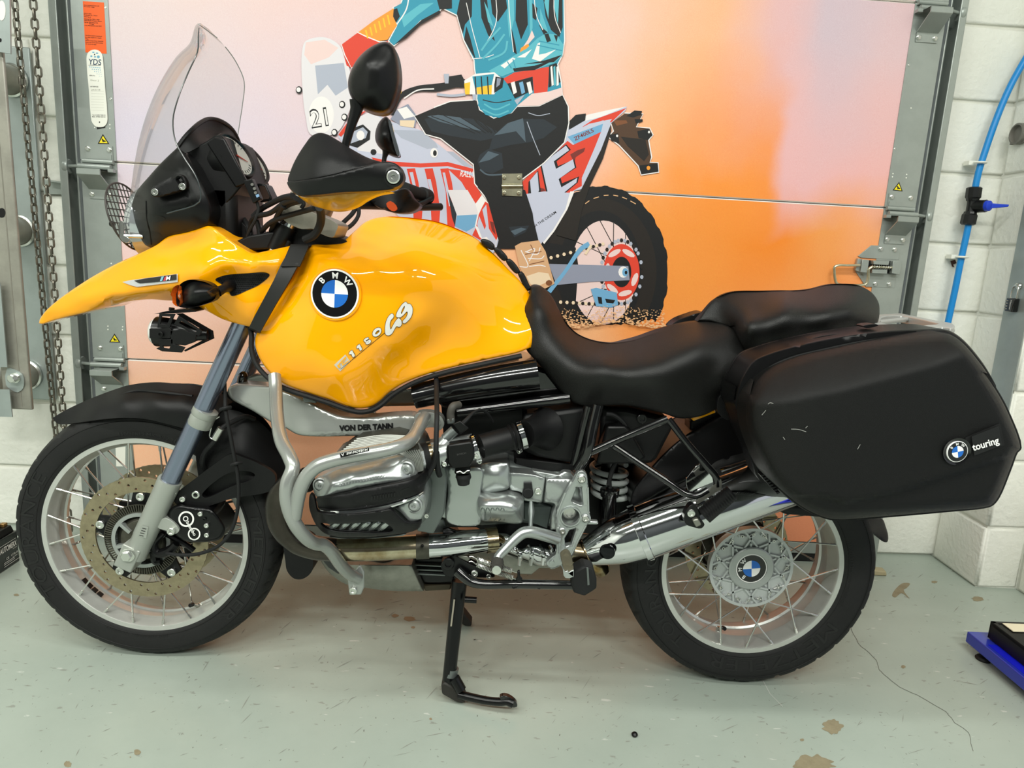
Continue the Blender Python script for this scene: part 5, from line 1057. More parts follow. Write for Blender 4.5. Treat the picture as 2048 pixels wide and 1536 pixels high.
obj('lamp_bracket', tube([pt(C8, 1150, 680, -.12), pt(C8, 1400, 560, -.1), pt(C8, 1700, 480, -.06)], .007, n=8), m_blks, bike)
# ---------------------------------------------------------------- handlebar, guard, mirrors
obj('handlebar', tube([P(787, 355, -.44), P(720, 372, -.34), P(660, 385, -.22), P(628, 398, -.10), P(628, 398, -.10)*[1, -1, 1], P(660, 385, -.22)*[1, -1, 1], P(720, 372, -.34)*[1, -1, 1], P(787, 355, -.44)*[1, -1, 1]], .011, n=14), m_blks, bike)
HG = crop(560, 240, 3.969)
hu = Sheet(HG((64, 488, -.43), (85, 400, -.42), (130, 300, -.413), (200, 190, -.41), (250, 128, -.405), (310, 102, -.405), (370, 112, -.408), (450, 155, -.415), (560, 225, -.425), (700, 300, -.44), (810, 334, -.455, 1), (700, 362, -.47), (560, 400, -.478), (400, 442, -.478), (250, 470, -.466), (130, 488, -.446)), HG((250, 300, -.446), (400, 300, -.462), (300, 200, -.43), (550, 320, -.464), (200, 400, -.448), (420, 390, -.474), (250, 420, -.462)), back=.012, edge=(3, .003), grid=6, step=4)
hgo = obj('hand_guard', hu.mb(), m_blkm, bike, smooth=60)
hg = Sheet(HG((58, 492, -.432), (130, 486, -.452), (250, 468, -.472), (400, 440, -.484), (560, 398, -.486), (700, 360, -.482), (800, 334, -.476), (880, 333, -.47), (940, 360, -.465), (970, 410, -.465), (978, 460, -.465), (950, 512, -.465), (900, 547, -.466), (800, 562, -.47), (650, 570, -.474), (480, 577, -.474), (350, 592, -.47), (210, 603, -.458), (140, 599, -.446), (95, 566, -.436), (64, 522, -.432)), HG((500, 490, -.484), (300, 530, -.474), (750, 450, -.48), (900, 440, -.472)), back=.03, edge=(3, .004), grid=6, step=4)
obj('guard_band', hg.mb(), m_blk, hgo, smooth=50)
yb = Sheet(A2((185, 1412, -.40), (240, 1440, -.41), (350, 1427, -.415), (560, 1398, -.42), (800, 1394, -.43), (895, 1404, -.43), (790, 1425, -.42), (700, 1465, -.40), (640, 1505, -.385), (560, 1535, -.375), (470, 1545, -.37), (380, 1525, -.37), (300, 1500, -.38), (230, 1455, -.39)), A2((450, 1460, -.425), (320, 1455, -.415), (620, 1440, -.425)), back=.025, edge=(5, .008), grid=6, step=5)
lab(obj('guard_underside', yb.mb(), mat('guard_yellow', '#C98A10', .35, coat=.4), hgo, smooth=60), 'yellow lower lip of the hand guard')
be = hg.at(*A2((905, 1295))[0]); obj('bar_end_ring', lathe(be, YA, [(.0165, -.004), (.0165, .003), (.013, .005), (.0125, .001), (0, .001)], 28), m_blk, hgo); obj('bar_end_bolt', lathe(be+[0, -.001, 0], YA, [(.0115, 0), (.0112, .0035), (.009, .005), (.004, .005), (.0035, .002), (0, .002)], 24), m_bright, hgo)
gr_ = obj('grip', cyl(P(735, 366, -.40), P(690, 378, -.29), .0165), m_black, bike)
obj('grip', lathe(P(*A2((980, 1380))[0], .29), P(*A2((1150, 1440))[0], .42)-P(*A2((980, 1380))[0], .29), [(.018, 0), (.018, .10), (.0225, .104), (.0225, .14), (.018, .15), (0, .151)], 24), m_black, bike)
sw = Sheet(A2((900, 1400, .2), (1000, 1380, .2), (1050, 1450, .22), (1100, 1500, .25), (1060, 1545, .25), (930, 1560, .2), (760, 1500, .2), (720, 1450, .2)), back=.05, edge=(4, .01), grid=8); obj('switch_cluster', sw.mb(), m_blk, bike)
obj('brake_lever', tube([P(*A2(q)[0], Y) for q, Y in (((860, 1480), .2), ((950, 1520), .26), ((1100, 1490), .34), ((1180, 1450), .40))], .007, n=10), m_blks, bike)
obj('orange_reflector', plate(A2((850, 1490), (880, 1470), (920, 1500), (930, 1530), (905, 1545), (870, 1530)), .19, .01), mat('reflector_orange', '#B5471E', .3), bike)
def mirror_(pts, Y, bul, stem, rr, gl):
    m_ = Sheet([(p[0], p[1], Y) for p in pts], [(g[0], g[1], Y-bul*g[2]) for g in gl], back=.03, edge=(9, .016), grid=7, step=5); o = obj('mirror', m_.mb(), m_blk, bike, smooth=60)
    obj('mirror_stem', tube([P(*q, Y+.012) for q in stem], rr, n=12), m_blk, o); return o, m_
m1, _ = mirror_(A2((570, 600), (592, 515), (640, 430), (705, 365), (785, 318), (850, 305), (900, 335), (930, 400), (948, 520), (945, 620), (920, 720), (880, 800), (838, 826), (780, 828), (690, 800), (620, 750), (580, 680)), -.40, .03, A2((640, 740), (632, 800), (600, 900), (555, 1050), (545, 1120)), [.014, .011, .0085, .007, .007], [A2((760, 560))[0]+(1,), A2((700, 450))[0]+(.8,), A2((850, 480))[0]+(.7,), A2((720, 690))[0]+(.8,)])
m2, _ = mirror_(A2((768, 990), (782, 925), (815, 872), (850, 852), (875, 880), (905, 985), (935, 1090), (947, 1138), (930, 1148), (870, 1130), (805, 1085), (775, 1040)), .40, .03, A2((845, 1060), (850, 1100), (838, 1150), (832, 1190)), [.018, .012, .007, .007], [A2((840, 990))[0]+(1,)])
obj('mirror_glass', plate(A2((866, 872), (880, 880), (910, 985), (948, 1138), (936, 1142), (900, 1040)), .385, .01), mat('mirror_silver', '#C9CBCC', .05, 1.), m2)
# ---------------------------------------------------------------- cables round the steering head
for pts, r in (([(760, 440, -.09), (860, 350, -.1), (1000, 270, -.14), (1120, 215, -.2), (1240, 190, -.28)], .006), ([(720, 620, -.08), (740, 500, -.09), (800, 440, -.11), (960, 400, -.14), (1130, 280, -.2), (1280, 220, -.28)], .0055), ([(800, 480, -.1), (830, 600, -.1), (830, 700, -.1), (790, 800, -.1)], .005),
               ([(860, 620, -.1), (960, 520, -.13), (1080, 460, -.15), (1280, 400, -.18), (1500, 340, -.24)], .0055), ([(960, 800, -.09), (975, 640, -.1), (1020, 500, -.13), (1090, 360, -.17), (1130, 310, -.2)], .0055), ([(1560, 330, -.24), (1580, 450, -.2), (1560, 560, -.18), (1500, 660, -.17), (1380, 720, -.16)], .0085),
               ([(2010, 310, .15), (1960, 400, .12), (1860, 500, .08), (1770, 590, .05)], .0055), ([(2030, 300, .15), (2030, 420, .12), (1960, 530, .08), (1850, 610, .05), (1740, 680, .02)], .005), ([(870, 760, -.08), (910, 690, -.08), (960, 650, -.08)], .007), ([(1130, 320, -.16), (1200, 280, -.18), (1330, 240, -.24)], .0075), ([(1350, 240, -.2), (1370, 290, -.2), (1340, 340, -.2)], .004), ([(700, 760, -.06), (720, 650, -.06), (690, 560, -.05), (640, 480, -.04)], .008)):
    obj('cable', tube([P(*C1(q[:2])[0], q[2]) for q in pts], r, n=10, sub=6), m_black, bike)
obj('yoke_shroud', plate(C1((1280, 560), (1480, 600), (1720, 690), (1880, 730), (1900, 760), (1700, 800), (1420, 800), (1200, 800), (1230, 680)), -.10, .2), m_blkm, bike, bevel=.01)
obj('wire_nest', plate(C1((420, 380), (560, 380), (600, 480), (700, 600), (740, 760), (700, 840), (620, 830), (480, 720), (330, 620), (240, 540), (280, 440)), -.06, .12), m_blkm, bike, bevel=.012)
pl0 = obj('inner_filler', plate(cor(*C1((540, 740), (700, 670), (1000, 620), (1220, 740), (1190, 822), (760, 842), (640, 845))), -.12, .24), m_blkm, bike, bevel=.004)  # added dark plate, hides the reflecting face between the beak's sides
# ---------------------------------------------------------------- engine, frame, exhaust
VV, WW, L3 = crop(610, 850, 6.4), crop(820, 760, 7.314), crop(880, 1040, 5.389)
m_eng = mat('engine_silver', '#AEB3B1', .27, .75, bump=.05, bscale=300); m_engd = mat('engine_grey', '#6E7472', .38, .6, bump=.06, bscale=200)
m_barp = mat('bar_silver_paint', '#A0A39F', .27, .55, coat=.3); m_gold = mat('heat_tinted_steel', '#C6BCA2', .2, 1., vscale=9, wear='#7A5E2C'); m_hot = mat('header_brown_steel', '#4F4A44', .25, .95, var=.35, vscale=14)
m_fin = mat('fin_silver', '#8E908A', .4, .5); m_skid = mat('brushed_aluminium', '#8F8F86', .42, .8, var=.2, vscale=30)
def sheet_obj(name, cr, pts, ctrl=(), back=.02, edge=(0, 0), grid=8, m=None, parent=bike, holes=(), smooth=45, step=5, Y=None, **k):
    pts = [p if Y is None else (p[0], p[1], Y)+tuple(p[2:]) for p in pts]; holes = [[p if Y is None else (p[0], p[1], Y)+tuple(p[2:]) for p in h] for h in holes]
    s_ = Sheet(cr(*pts), cr(*ctrl) if len(ctrl) else (), back=back, edge=edge, grid=grid, step=step, holes=[cr(*h) for h in holes], **k); return obj(name, s_.mb(), m, parent, smooth=smooth), s_
def pl(name, cr, pts, Y, t, m, parent=bike, bevel=.003, holes=(), corners=True):
    f = (lambda q: cor(*cr(*q))) if corners else (lambda q: cr(*q)); return obj(name, plate(f(pts), Y, t, holes=[f(h) for h in holes]), m, parent, bevel=bevel)
def T(cr, *pts): return [P(*cr(q[:2])[0], q[2]) for q in pts]
# front suspension arm
arm, sA = sheet_obj('suspension_arm', B2, [(58, 170, -.075), (62, 130, -.075), (115, 103, -.08), (250, 108, -.10), (360, 118, -.115), (500, 162, -.13), (640, 222, -.14), (760, 285, -.15), (890, 335, -.16), (1100, 345, -.17), (1430, 340, -.18), (1445, 400, -.18), (1420, 460, -.18), (1000, 482, -.172), (620, 482, -.155), (555, 468, -.148), (480, 425, -.14), (380, 385, -.128), (240, 300, -.11), (85, 212, -.085)], back=.04, edge=(6, .008), m=m_barp)
mb = text_on(sA, 'VON DER TANN', *B2((872, 446), (1266, 428)), 10.4, None, 0, .0018, bold=.06, spacing=1.02); lab(obj('arm_lettering', mb, m_blk, arm, smooth=0), 'bold black capital lettering')
o = arm.copy(); COL.objects.link(o); o.parent = bike; o.location = arm.location.copy(); o.location.y = -arm.location.y+0; o.scale = (1, -1, 1)
obj('arm_top_web', plate(cor(*B2((300, 115), (520, 160), (740, 275), (900, 340), (700, 345), (480, 300), (320, 180))), -.10, .2), m_barp, bike, bevel=.01)
pl('arm_pad', B2, [(600, 205), (640, 190), (700, 205), (705, 245), (610, 235)], -.165, .02, m_engd, arm)
pl('arm_end_boss', B2, [(1420, 345), (1450, 315), (1560, 315), (1620, 345), (1640, 400), (1610, 440), (1560, 420), (1440, 420)], -.205, .03, m_barp, corners=False)
obj('boss_bolt', bolt(pt(B2, 1590, 385, -.206), YA, .008, .005), m_barp, bike)
obj('front_reservoir', tube(T(B2, (160, 95, -.05), (165, 40, -.05), (150, 20, -.05)), [.011, .0115, .007], n=14), m_gloss, bike)
# engine bars
bar = tube(T(B2, (400, 40, -.19), (408, 160, -.215), (418, 330, -.27), (450, 520, -.345), (510, 640, -.385), (532, 715, -.40), (495, 820, -.41), (486, 920, -.412), (508, 1030, -.41), (560, 1140, -.40), (640, 1235, -.375), (700, 1268, -.35), (760, 1280, -.33), (810, 1320, -.31), (880, 1420, -.265), (950, 1490, -.225), (1010, 1520, -.205)), .0135, n=20, sub=6)
eb = obj('engine_bar', bar, m_barp, bike, smooth=60)
br2 = T(B2, (545, 1075, -.405), (565, 960, -.412), (592, 860, -.418), (640, 770, -.42), (710, 705, -.42), (800, 668, -.418), (950, 632, -.412), (1150, 598, -.402), (1300, 562, -.385), (1390, 515, -.35), (1440, 450, -.30), (1470, 390, -.26), (1500, 345, -.225))
obj('bar_branch', tube(br2, .0135, n=20, sub=6), m_barp, eb, smooth=60)
obj('engine_bar', tube([p*[1, -1, 1] for p in T(B2, (400, 40, -.19), (418, 330, -.27), (510, 640, -.385), (495, 820, -.41), (560, 1140, -.40), (700, 1268, -.35), (880, 1420, -.265), (1010, 1520, -.205))], .0118, n=12, sub=4), m_barp, bike, smooth=60)
mb = MB(); q = np.array(B2((875, 612), (1088, 566), (1092, 592), (882, 642))); sY = TPS([tuple(B2((x, y))[0])+(Y,) for x, y, Y in ((800, 640, -.43), (1200, 570, -.42), (850, 700, -.43), (1200, 620, -.416), (1000, 620, -.4245))])
mb.add(unp(q, -.4375), [(0, 1, 2, 3)]); g, f = text_px('SW-MOTECH', *B2((925, 620), (1082, 588)), 4.2, bold=.03, shear=.25); mb.add(unp(g, -.4382), f, 1); g, f = text_px('V', *B2((888, 630), (910, 625)), 4.5, bold=.04); mb.add(unp(g, -.4382), f, 1)
lab(obj('bar_sticker', mb, [m_blk, m_wht], eb, smooth=0), 'black sticker with white lettering')
tab = pl('bar_foot', B7, [(318, 262), (350, 240), (400, 165), (432, 215), (432, 320), (412, 370), (330, 372)], -.205, .006, m_barp, eb); obj('foot_bolt', bolt(pt(B7, 360, 338, -.206), YA, .0085, .006), m_bright, eb)
# cylinder with head and covers
hd = pl('cylinder_head', B2, [(700, 870), (760, 700), (1000, 640), (1300, 570), (1440, 590), (1500, 740), (1530, 900), (1520, 1080), (1440, 1180), (1200, 1200), (900, 1195), (760, 1130)], -.30, .18, m_engd, bevel=.01)
mb = MB()
for k in range(10):                                         # cooling fins on top of the head
    t = k/9; a = [830+t*170, 640-t*135]; b = [1400+t*-20, 560-t*75]; tube(T(B2, (a[0], a[1], -.34+.10*t), ((a[0]+b[0])/2, (a[1]+b[1])/2-16, -.34+.10*t), (b[0], b[1], -.34+.10*t)), .0022, n=6, sub=3, mb=mb)
obj('cooling_fins', mb, m_fin, hd, kind='stuff')
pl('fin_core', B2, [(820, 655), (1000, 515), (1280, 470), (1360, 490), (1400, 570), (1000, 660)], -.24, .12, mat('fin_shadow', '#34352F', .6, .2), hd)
mb = MB()
for k in range(10): tube(T(B2, (1300+k*17, 600-k*2, -.34), (1365+k*13, 640+k*2, -.345), (1410+k*8, 760-k*3, -.34)), .0017, n=6, sub=4, mb=mb)
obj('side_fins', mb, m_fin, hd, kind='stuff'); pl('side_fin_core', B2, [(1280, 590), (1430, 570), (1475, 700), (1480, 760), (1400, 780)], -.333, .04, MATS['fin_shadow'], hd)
vc, sV = sheet_obj('valve_cover', VV, [(100, 790, -.345), (108, 720, -.35), (160, 680, -.352), (260, 620, -.352), (450, 545, -.35), (700, 490, -.348), (950, 430, -.345), (1150, 380, -.342), (1280, 370, -.34), (1360, 420, -.34), (1420, 520, -.34), (1450, 610, -.342), (1440, 660, -.35), (1280, 705, -.372), (1000, 755, -.384), (700, 815, -.388), (420, 880, -.386), (200, 930, -.376), (140, 910, -.36)], [(600, 650, -.382), (900, 600, -.38), (350, 750, -.385), (1200, 620, -.37), (1250, 440, -.355), (700, 560, -.366), (400, 660, -.37)], back=.05, edge=(7, .008), m=m_eng, parent=hd)
bb, sB = sheet_obj('black_band', VV, [(148, 930, -.372), (300, 905, -.392), (500, 865, -.397), (800, 800, -.397), (1000, 765, -.395), (1250, 715, -.386), (1420, 670, -.372), (1530, 600, -.335), (1575, 640, -.325), (1545, 760, -.34), (1480, 860, -.36), (1330, 930, -.378), (1100, 1000, -.388), (800, 1060, -.392), (500, 1090, -.392), (280, 1092, -.385), (175, 1070, -.372), (155, 1000, -.37)], [(600, 970, -.402), (900, 920, -.40), (1300, 830, -.386), (350, 1000, -.395)], back=.05, edge=(5, .006), m=m_blkm, parent=hd)
s_ = Sheet(VV(*[(x, y, 0) for x, y in ((610, 930), (750, 870), (1000, 830), (1180, 810), (1200, 880), (1230, 940), (1000, 1000), (800, 1030), (660, 1010), (610, 970))]), back=0, grid=4); v = unp(s_.q, sB.depth(s_.q)-.005*np.sqrt(np.clip(dist_to(s_.o, s_.q)/8, 0, 1))-.0003); obj('band_pad', MB().add(v, s_.f), m_blkm, hd, smooth=60)
s_ = Sheet(VV(*[(x, y, 0) for x, y in ((1215, 850), (1300, 810), (1450, 770), (1530, 740), (1500, 820), (1400, 890), (1270, 930), (1220, 910))]), back=0, grid=4); v = unp(s_.q, sB.depth(s_.q)-.004*np.sqrt(np.clip(dist_to(s_.o, s_.q)/8, 0, 1))-.0003); obj('band_pad', MB().add(v, s_.f), m_blks, hd, smooth=60)
obj('trim_strip', tube([sB.at(*q, -.002) for q in VV((170, 1085), (250, 1110), (420, 1118), (650, 1108), (900, 1072), (1100, 1030), (1300, 965), (1440, 905), (1510, 860))], [.003, .0048, .0052, .0052, .005, .0046, .004, .003, .002], n=8), m_chrome, hd)
fl, sF = sheet_obj('lower_flange', VV, [(1150, 1060, -.365), (1300, 985, -.365), (1450, 915, -.36), (1520, 870, -.35), (1550, 980, -.345), (1540, 1100, -.345), (1490, 1200, -.35), (1410, 1235, -.355), (1340, 1240, -.36), (1230, 1130, -.365)], back=.05, edge=(4, .005), m=m_eng, parent=hd)
mb = MB(); u = 0
for x0, y0, x1, y1, n_, m__, sh_, hh in ((430, 785, 1040, 665, 16, m_eng, sV, 34), (840, 965, 1165, 915, 9, m_blks, sB, 50)):
    mb = MB(); d = (np.array((x1, y1))-(x0, y0))/n_
    for k in range(n_):
        p_ = np.array((x0, y0))+d*(k+.15); w_ = d*.6; q = [p_, p_+w_, p_+w_-(0, hh), p_-(0, hh)]; qq = np.array(VV(*[tuple(z) for z in q])); mb.add(np.vstack([unp(qq, sh_.depth(qq)-.0022), unp(qq, sh_.depth(qq)+.001)]), [(0, 1, 2, 3), (0, 1, 5, 4), (1, 2, 6, 5), (2, 3, 7, 6), (3, 0, 4, 7)])
    obj('embossed_mark', mb, m__, hd, smooth=0, kind='stuff')
for (x, y), sh_, r in (((195, 768), sV, .0125), ((1295, 568), sV, .0145), ((1393, 1030), sF, .0145)):
    p_ = sh_.at(*VV((x, y))[0]); c_ = obj('cover_bolt', lathe(p_+[0, .004, 0], YA, [(r*1.15, -.01), (r*1.15, .004), (r*.98, .0055), (r*.9, .002), (r*.78, .002), (r*.76, .007), (r*.55, .0095), (r*.3, .0095), (r*.27, .005), (0, .005)], 28), m_alu2, hd)
gd, sG = sheet_obj('cylinder_guard', VV, [(70, 880, -.33), (110, 900, -.34), (150, 1080, -.38), (170, 1110, -.392), (400, 1130, -.40), (700, 1125, -.402), (1000, 1085, -.398), (1100, 1075, -.395), (1200, 1165, -.388), (1310, 1250, -.38), (1420, 1245, -.365), (1490, 1220, -.35), (1470, 1310, -.345), (1350, 1370, -.35), (1000, 1420, -.36), (650, 1440, -.362), (400, 1430, -.36), (250, 1385, -.355), (150, 1290, -.345), (80, 1150, -.335), (50, 1020, -.33)], [(700, 1190, -.402), (400, 1190, -.398), (1150, 1250, -.385), (300, 1370, -.37), (900, 1380, -.372)], back=.008, edge=(4, .006), m=m_blkm, parent=hd, holes=[[(205, 1258, -.39), (300, 1262, -.395), (600, 1262, -.397), (830, 1240, -.397), (980, 1240, -.394), (1060, 1275, -.39), (1125, 1340, -.38), (1090, 1365, -.375), (900, 1375, -.372), (600, 1370, -.372), (400, 1355, -.37), (270, 1320, -.37)]])
for k in range(6):
    x = 260+k*128; obj('guard_rib', tube(T(VV, (x, 1345, -.345), (x+70, 1320, -.358), (x+150, 1255, -.372), (x+190, 1235, -.37)), [.003, .006, .006, .004], n=8), m_eng, hd)
pl('guard_bottom_edge', VV, [(300, 1440), (650, 1450), (1000, 1432), (1300, 1395), (1250, 1425), (900, 1455), (450, 1460)], -.35, .05, m_engd, hd)
pl('cylinder_barrel', B2, [(1440, 620), (1620, 600), (1660, 760), (1640, 1050), (1560, 1200), (1440, 1180)], -.24, .12, m_engd, hd)
obj('head_bolt', bolt(pt(B2, 1512, 1062, -.30), YA, .005, .006), m_bright, hd)
# crankcase, gearbox, covers
cc = pl('crankcase', B3, [(230, 720), (350, 690), (800, 670), (1060, 740), (1270, 740), (1330, 900), (1330, 1100), (1180, 1170), (900, 1130), (600, 1150), (240, 1110)], -.135, .27, m_engd, bevel=.012)
pl('front_cover_edge', B3, [(245, 850), (340, 720), (360, 720), (345, 1110), (330, 1090), (235, 1060)], -.19, .06, m_eng, cc)
sheet_obj('front_cover', B3, [(352, 715), (470, 712, ), (600, 722), (592, 900), (588, 1120), (560, 1138), (345, 1110), (348, 900)], back=.07, edge=(4, .006), m=m_eng, parent=cc, Y=-.205)
pl('seam_line', B3, [(338, 720), (352, 720), (345, 1112), (330, 1110)], -.196, .03, m_dark, cc, bevel=0)
sheet_obj('belt_cover', B3, [(596, 690), (640, 672), (760, 670), (795, 680), (802, 780), (800, 860), (700, 895), (596, 900)], [(700, 780, -.205), (700, 700, -.195), (700, 870, -.195)], back=.07, edge=(5, .008), m=m_eng, parent=cc, Y=-.192)
o_, sS = sheet_obj('starter_cover', B3, [(582, 905), (700, 900), (860, 922), (900, 950), (907, 1040), (895, 1115), (860, 1126), (720, 1110), (582, 1092)], [(720, 1010, -.232), (850, 1020, -.230), (620, 1000, -.23), (720, 930, -.215), (720, 1085, -.215)], back=.08, edge=(5, .008), m=m_eng, parent=cc, Y=-.2)
for k in range(5): obj('cover_slot', tube([sS.at(*q, .0) for q in B3((592+k*36, 1095), (594+k*36, 1020), (605+k*36, 1008), (616+k*36, 1020), (618+k*36, 1100))], .0011, n=6, sub=3), m_engd, cc)
sheet_obj('gearbox_cover', B3, [(800, 745, -.175, 1), (980, 765, -.175), (1062, 790, -.175, 1), (1050, 880, -.175), (1036, 972, -.175, 1), (960, 962, -.175), (900, 950, -.175), (890, 900, -.175), (800, 880, -.175, 1)], back=.05, edge=(3, .004), m=m_eng, parent=cc)
sheet_obj('gearbox_case', B3, [(1068, 790, -.17, 1), (1250, 790, -.17, 1), (1330, 860, -.17), (1330, 1120, -.17), (1180, 1168, -.17), (1100, 1168, -.17, 1), (1110, 1050, -.17), (1130, 985, -.17), (1050, 970, -.17, 1)], [(1200, 900, -.178)], back=.05, edge=(4, .006), m=m_eng, parent=cc)
pl('gearbox_ridge', B3, [(960, 735), (1160, 770), (1200, 745), (1250, 750), (1290, 800), (1060, 795)], -.15, .05, m_eng, cc)
pl('gearbox_shadow_side', B3, [(905, 965), (1035, 975), (1110, 1000), (1080, 1160), (980, 1120), (905, 1090)], -.145, .03, mat('shaded_casting', '#3E4544', .4, .4), cc)  # darker copy of the casting colour paints the shade on this side
obj('power_socket', lathe(pt(B3, 935, 895, -.178), YA, [(.0125, 0), (.0125, .006), (.010, .008), (0, .008)], 20, mb=plate(cor(*B3((905, 835), (965, 832), (970, 870), (905, 872))), -.185, .01)), m_black, cc); obj('case_bolt', bolt(pt(B3, 1010, 886, -.176), YA, .008, .005), m_bright, cc)
pl('lower_web', B3, [(190, 1075), (320, 1090), (345, 1190), (200, 1200), (150, 1150)], -.16, .03, m_engd, cc); pl('web_clip', B3, [(310, 1165), (350, 1155), (400, 1180), (550, 1190), (545, 1205), (380, 1205), (310, 1200)], -.18, .01, m_blks, cc)
# throttle body, intake
tb = obj('throttle_body', tube(T(B3, (150, 655, -.27), (350, 600, -.25), (545, 560, -.235)), .0285, n=24), m_eng, bike)
obj('manifold_rubber', tube(T(B3, (150, 650, -.275), (215, 632, -.27)), .0315, n=24), m_black, tb); obj('hose_clamp', tube(T(B3, (212, 634, -.27), (236, 628, -.268)), .032, n=24), m_gold, tb); obj('manifold_flange', tube(T(B3, (110, 660, -.285), (150, 652, -.28)), .036, n=8), m_eng, tb)
obj('intake_hose', tube(T(B3, (590, 560, -.232), (700, 528, -.22), (840, 490, -.2)), .0262, n=28), m_blkm, tb); 
for x, y, Y in ((548, 572, -.238), (890, 478, -.195)): obj('hose_clamp', lathe(P(*B3((x, y))[0], Y), nrm((1, .17, .35)), [(.0305, -.006), (.0315, -.005), (.0315, .005), (.0305, .006), (.027, .006), (.027, -.006)], 32, close=True), m_chrome, tb)
for x, y, Y in ((820, 495, -.203), (850, 487, -.2)): obj('hose_bead', lathe(P(*B3((x, y))[0], Y), nrm((1, .17, .35)), [(.028, -.004), (.031, 0), (.028, .004), (.02, 0)], 28, close=True), m_blkm, tb)
obj('clamp_screw', bolt(pt(B3, 882, 588, -.2), (-.6, -.6, -.3), .005, .008), m_bright, tb); obj('clamp_screw', bolt(pt(B3, 583, 668, -.24), (0, -1, 0), .0045, .006), m_bright, tb)
obj('injector_boss', tube(T(B3, (285, 590, -.255), (345, 510, -.25)), [.022, .014], n=20), m_eng, tb)
inj = obj('injector', tube(T(B3, (330, 505, -.252), (400, 440, -.248)), .0115, n=18), m_engd, tb); obj('injector_plug', hexa([P(*B3(q)[0], -.262) for q in ((385, 395), (440, 370), (505, 425), (440, 470))], [P(*B3(q)[0], -.235) for q in ((385, 395), (440, 370), (505, 425), (440, 470))]), m_blk, tb, bevel=.002)
obj('injector_wire', tube(T(B3, (455, 395, -.245), (490, 360, -.24), (540, 310, -.22), (590, 290, -.2), (640, 320, -.18), (680, 380, -.16)), [.005, .0045, .003, .003, .003, .003], n=8), m_black, tb)
obj('breather_elbow', tube(T(B3, (375, 370, -.22), (370, 320, -.22), (385, 270, -.22), (430, 255, -.2)), .0085, n=14), mat('old_rubber', '#4A4843', .6), tb); pl('fuel_block', B3, [(340, 360), (395, 350), (400, 395), (345, 400)], -.228, .02, m_engd, tb)
sn = pl('throttle_sensor', B3, [(338, 565), (360, 545), (520, 522), (540, 560), (545, 640), (510, 710), (380, 722), (345, 680)], -.285, .028, m_blk, tb, corners=True, bevel=.004); pl('sensor_ear', B3, [(300, 660), (340, 640), (350, 700), (310, 718)], -.28, .015, m_blk, tb, corners=False); obj('sensor_screw', bolt(pt(B3, 326, 688, -.281), YA, .0052, .004), m_bright, tb); obj('sensor_screw', bolt(pt(B3, 556, 630, -.27), YA, .005, .004), m_bright, tb)
g, f = text_px('BOSCH', *B3((418, 625), (484, 612)), 3.2, bold=.02); obj('sensor_print', MB().add(unp(g, -.2856), f), mat('print_dark_grey', '#3A3A38', .5), tb, smooth=0)
pl('sensor_plug', B3, [(395, 738), (515, 735), (510, 760), (400, 765)], -.28, .03, m_blk, tb); obj('plug_boot', tube(T(B3, (462, 760, -.265), (464, 785, -.265), (464, 800, -.265), (466, 835, -.265)), [.0155, .0165, .0145, .0125], n=12), m_black, tb); obj('plug_clip', tube(T(B3, (415, 748, -.298), (440, 742, -.298), (465, 755, -.298), (490, 738, -.298), (508, 735, -.298)), .0012, n=6), m_bright, tb)
obj('clutch_cable', tube(T(B3, (265, 60, -.14), (268, 200, -.22), (270, 350, -.29), (265, 500, -.31), (262, 600, -.315), (245, 690, -.31), (200, 780, -.31), (150, 850, -.30)), .0052, n=10, sub=6), m_black, bike)
obj('vacuum_hose', tube(T(B3, (268, 600, -.30), (272, 680, -.295), (280, 740, -.29), (290, 770, -.28)), .006, n=10), m_black, tb)
pl('airbox', B3, [(900, 330), (1000, 320), (1380, 270), (1300, 640), (1260, 690), (1000, 640), (900, 600)], -.14, .28, m_blkm, bevel=.01)
obj('airbox_snout', tube(T(B3, (905, 470, -.19), (990, 445, -.16), (1060, 430, -.13)), [.031, .034, .05], n=28), m_blkm, bike)
pl('lower_airbox_tray', B3, [(840, 640), (1270, 690), (1290, 730), (1180, 760), (1000, 745), (830, 700)], -.13, .26, m_blkm, bevel=.005)
# frame tubes and the dark rail under the tank
obj('air_duct', tube(T(B3, (105, 195, -.13), (400, 130, -.13), (700, 75, -.13), (1010, 30, -.13)), [.028, .03, .033, .035], n=24), m_gloss, bike)
pl('under_tank_cover', B3, [(200, 120), (900, -50), (1080, 0), (1260, 230), (900, 260), (560, 300), (300, 280)], -.10, .2, m_gloss, bevel=.01)
fr = obj('frame', tube(T(B3, (420, 310, -.135), (700, 275, -.135), (1000, 235, -.135), (1240, 205, -.135)), .0125, n=18), m_gloss, bike)
obj('frame_tube', tube(T(B4, (205, 255, -.19), (165, 420, -.195), (125, 600, -.2), (60, 720, -.18)), .0125, n=18), m_gloss, fr); obj('frame_tube', tube(T(B4, (145, 265, -.17), (90, 480, -.17), (40, 690, -.17)), .013, n=18), m_gloss, fr)
obj('frame_tube', tube(T(B4, (130, 610, -.2), (420, 480, -.21), (715, 358, -.22)), .0085, n=16, sub=4), m_gloss, fr)
obj('frame_tube', tube(T(B4, (722, 362, -.22), (860, 540, -.235), (1000, 700, -.25), (1065, 780, -.255), (1075, 850, -.255)), .0078, n=16, sub=6), m_gloss, fr)
obj('frame_tube', tube(T(B4, (320, 555, -.205), (520, 690, -.22), (720, 820, -.24), (850, 905, -.25), (930, 920, -.255), (1010, 880, -.255)), .0078, n=16, sub=6), m_gloss, fr)
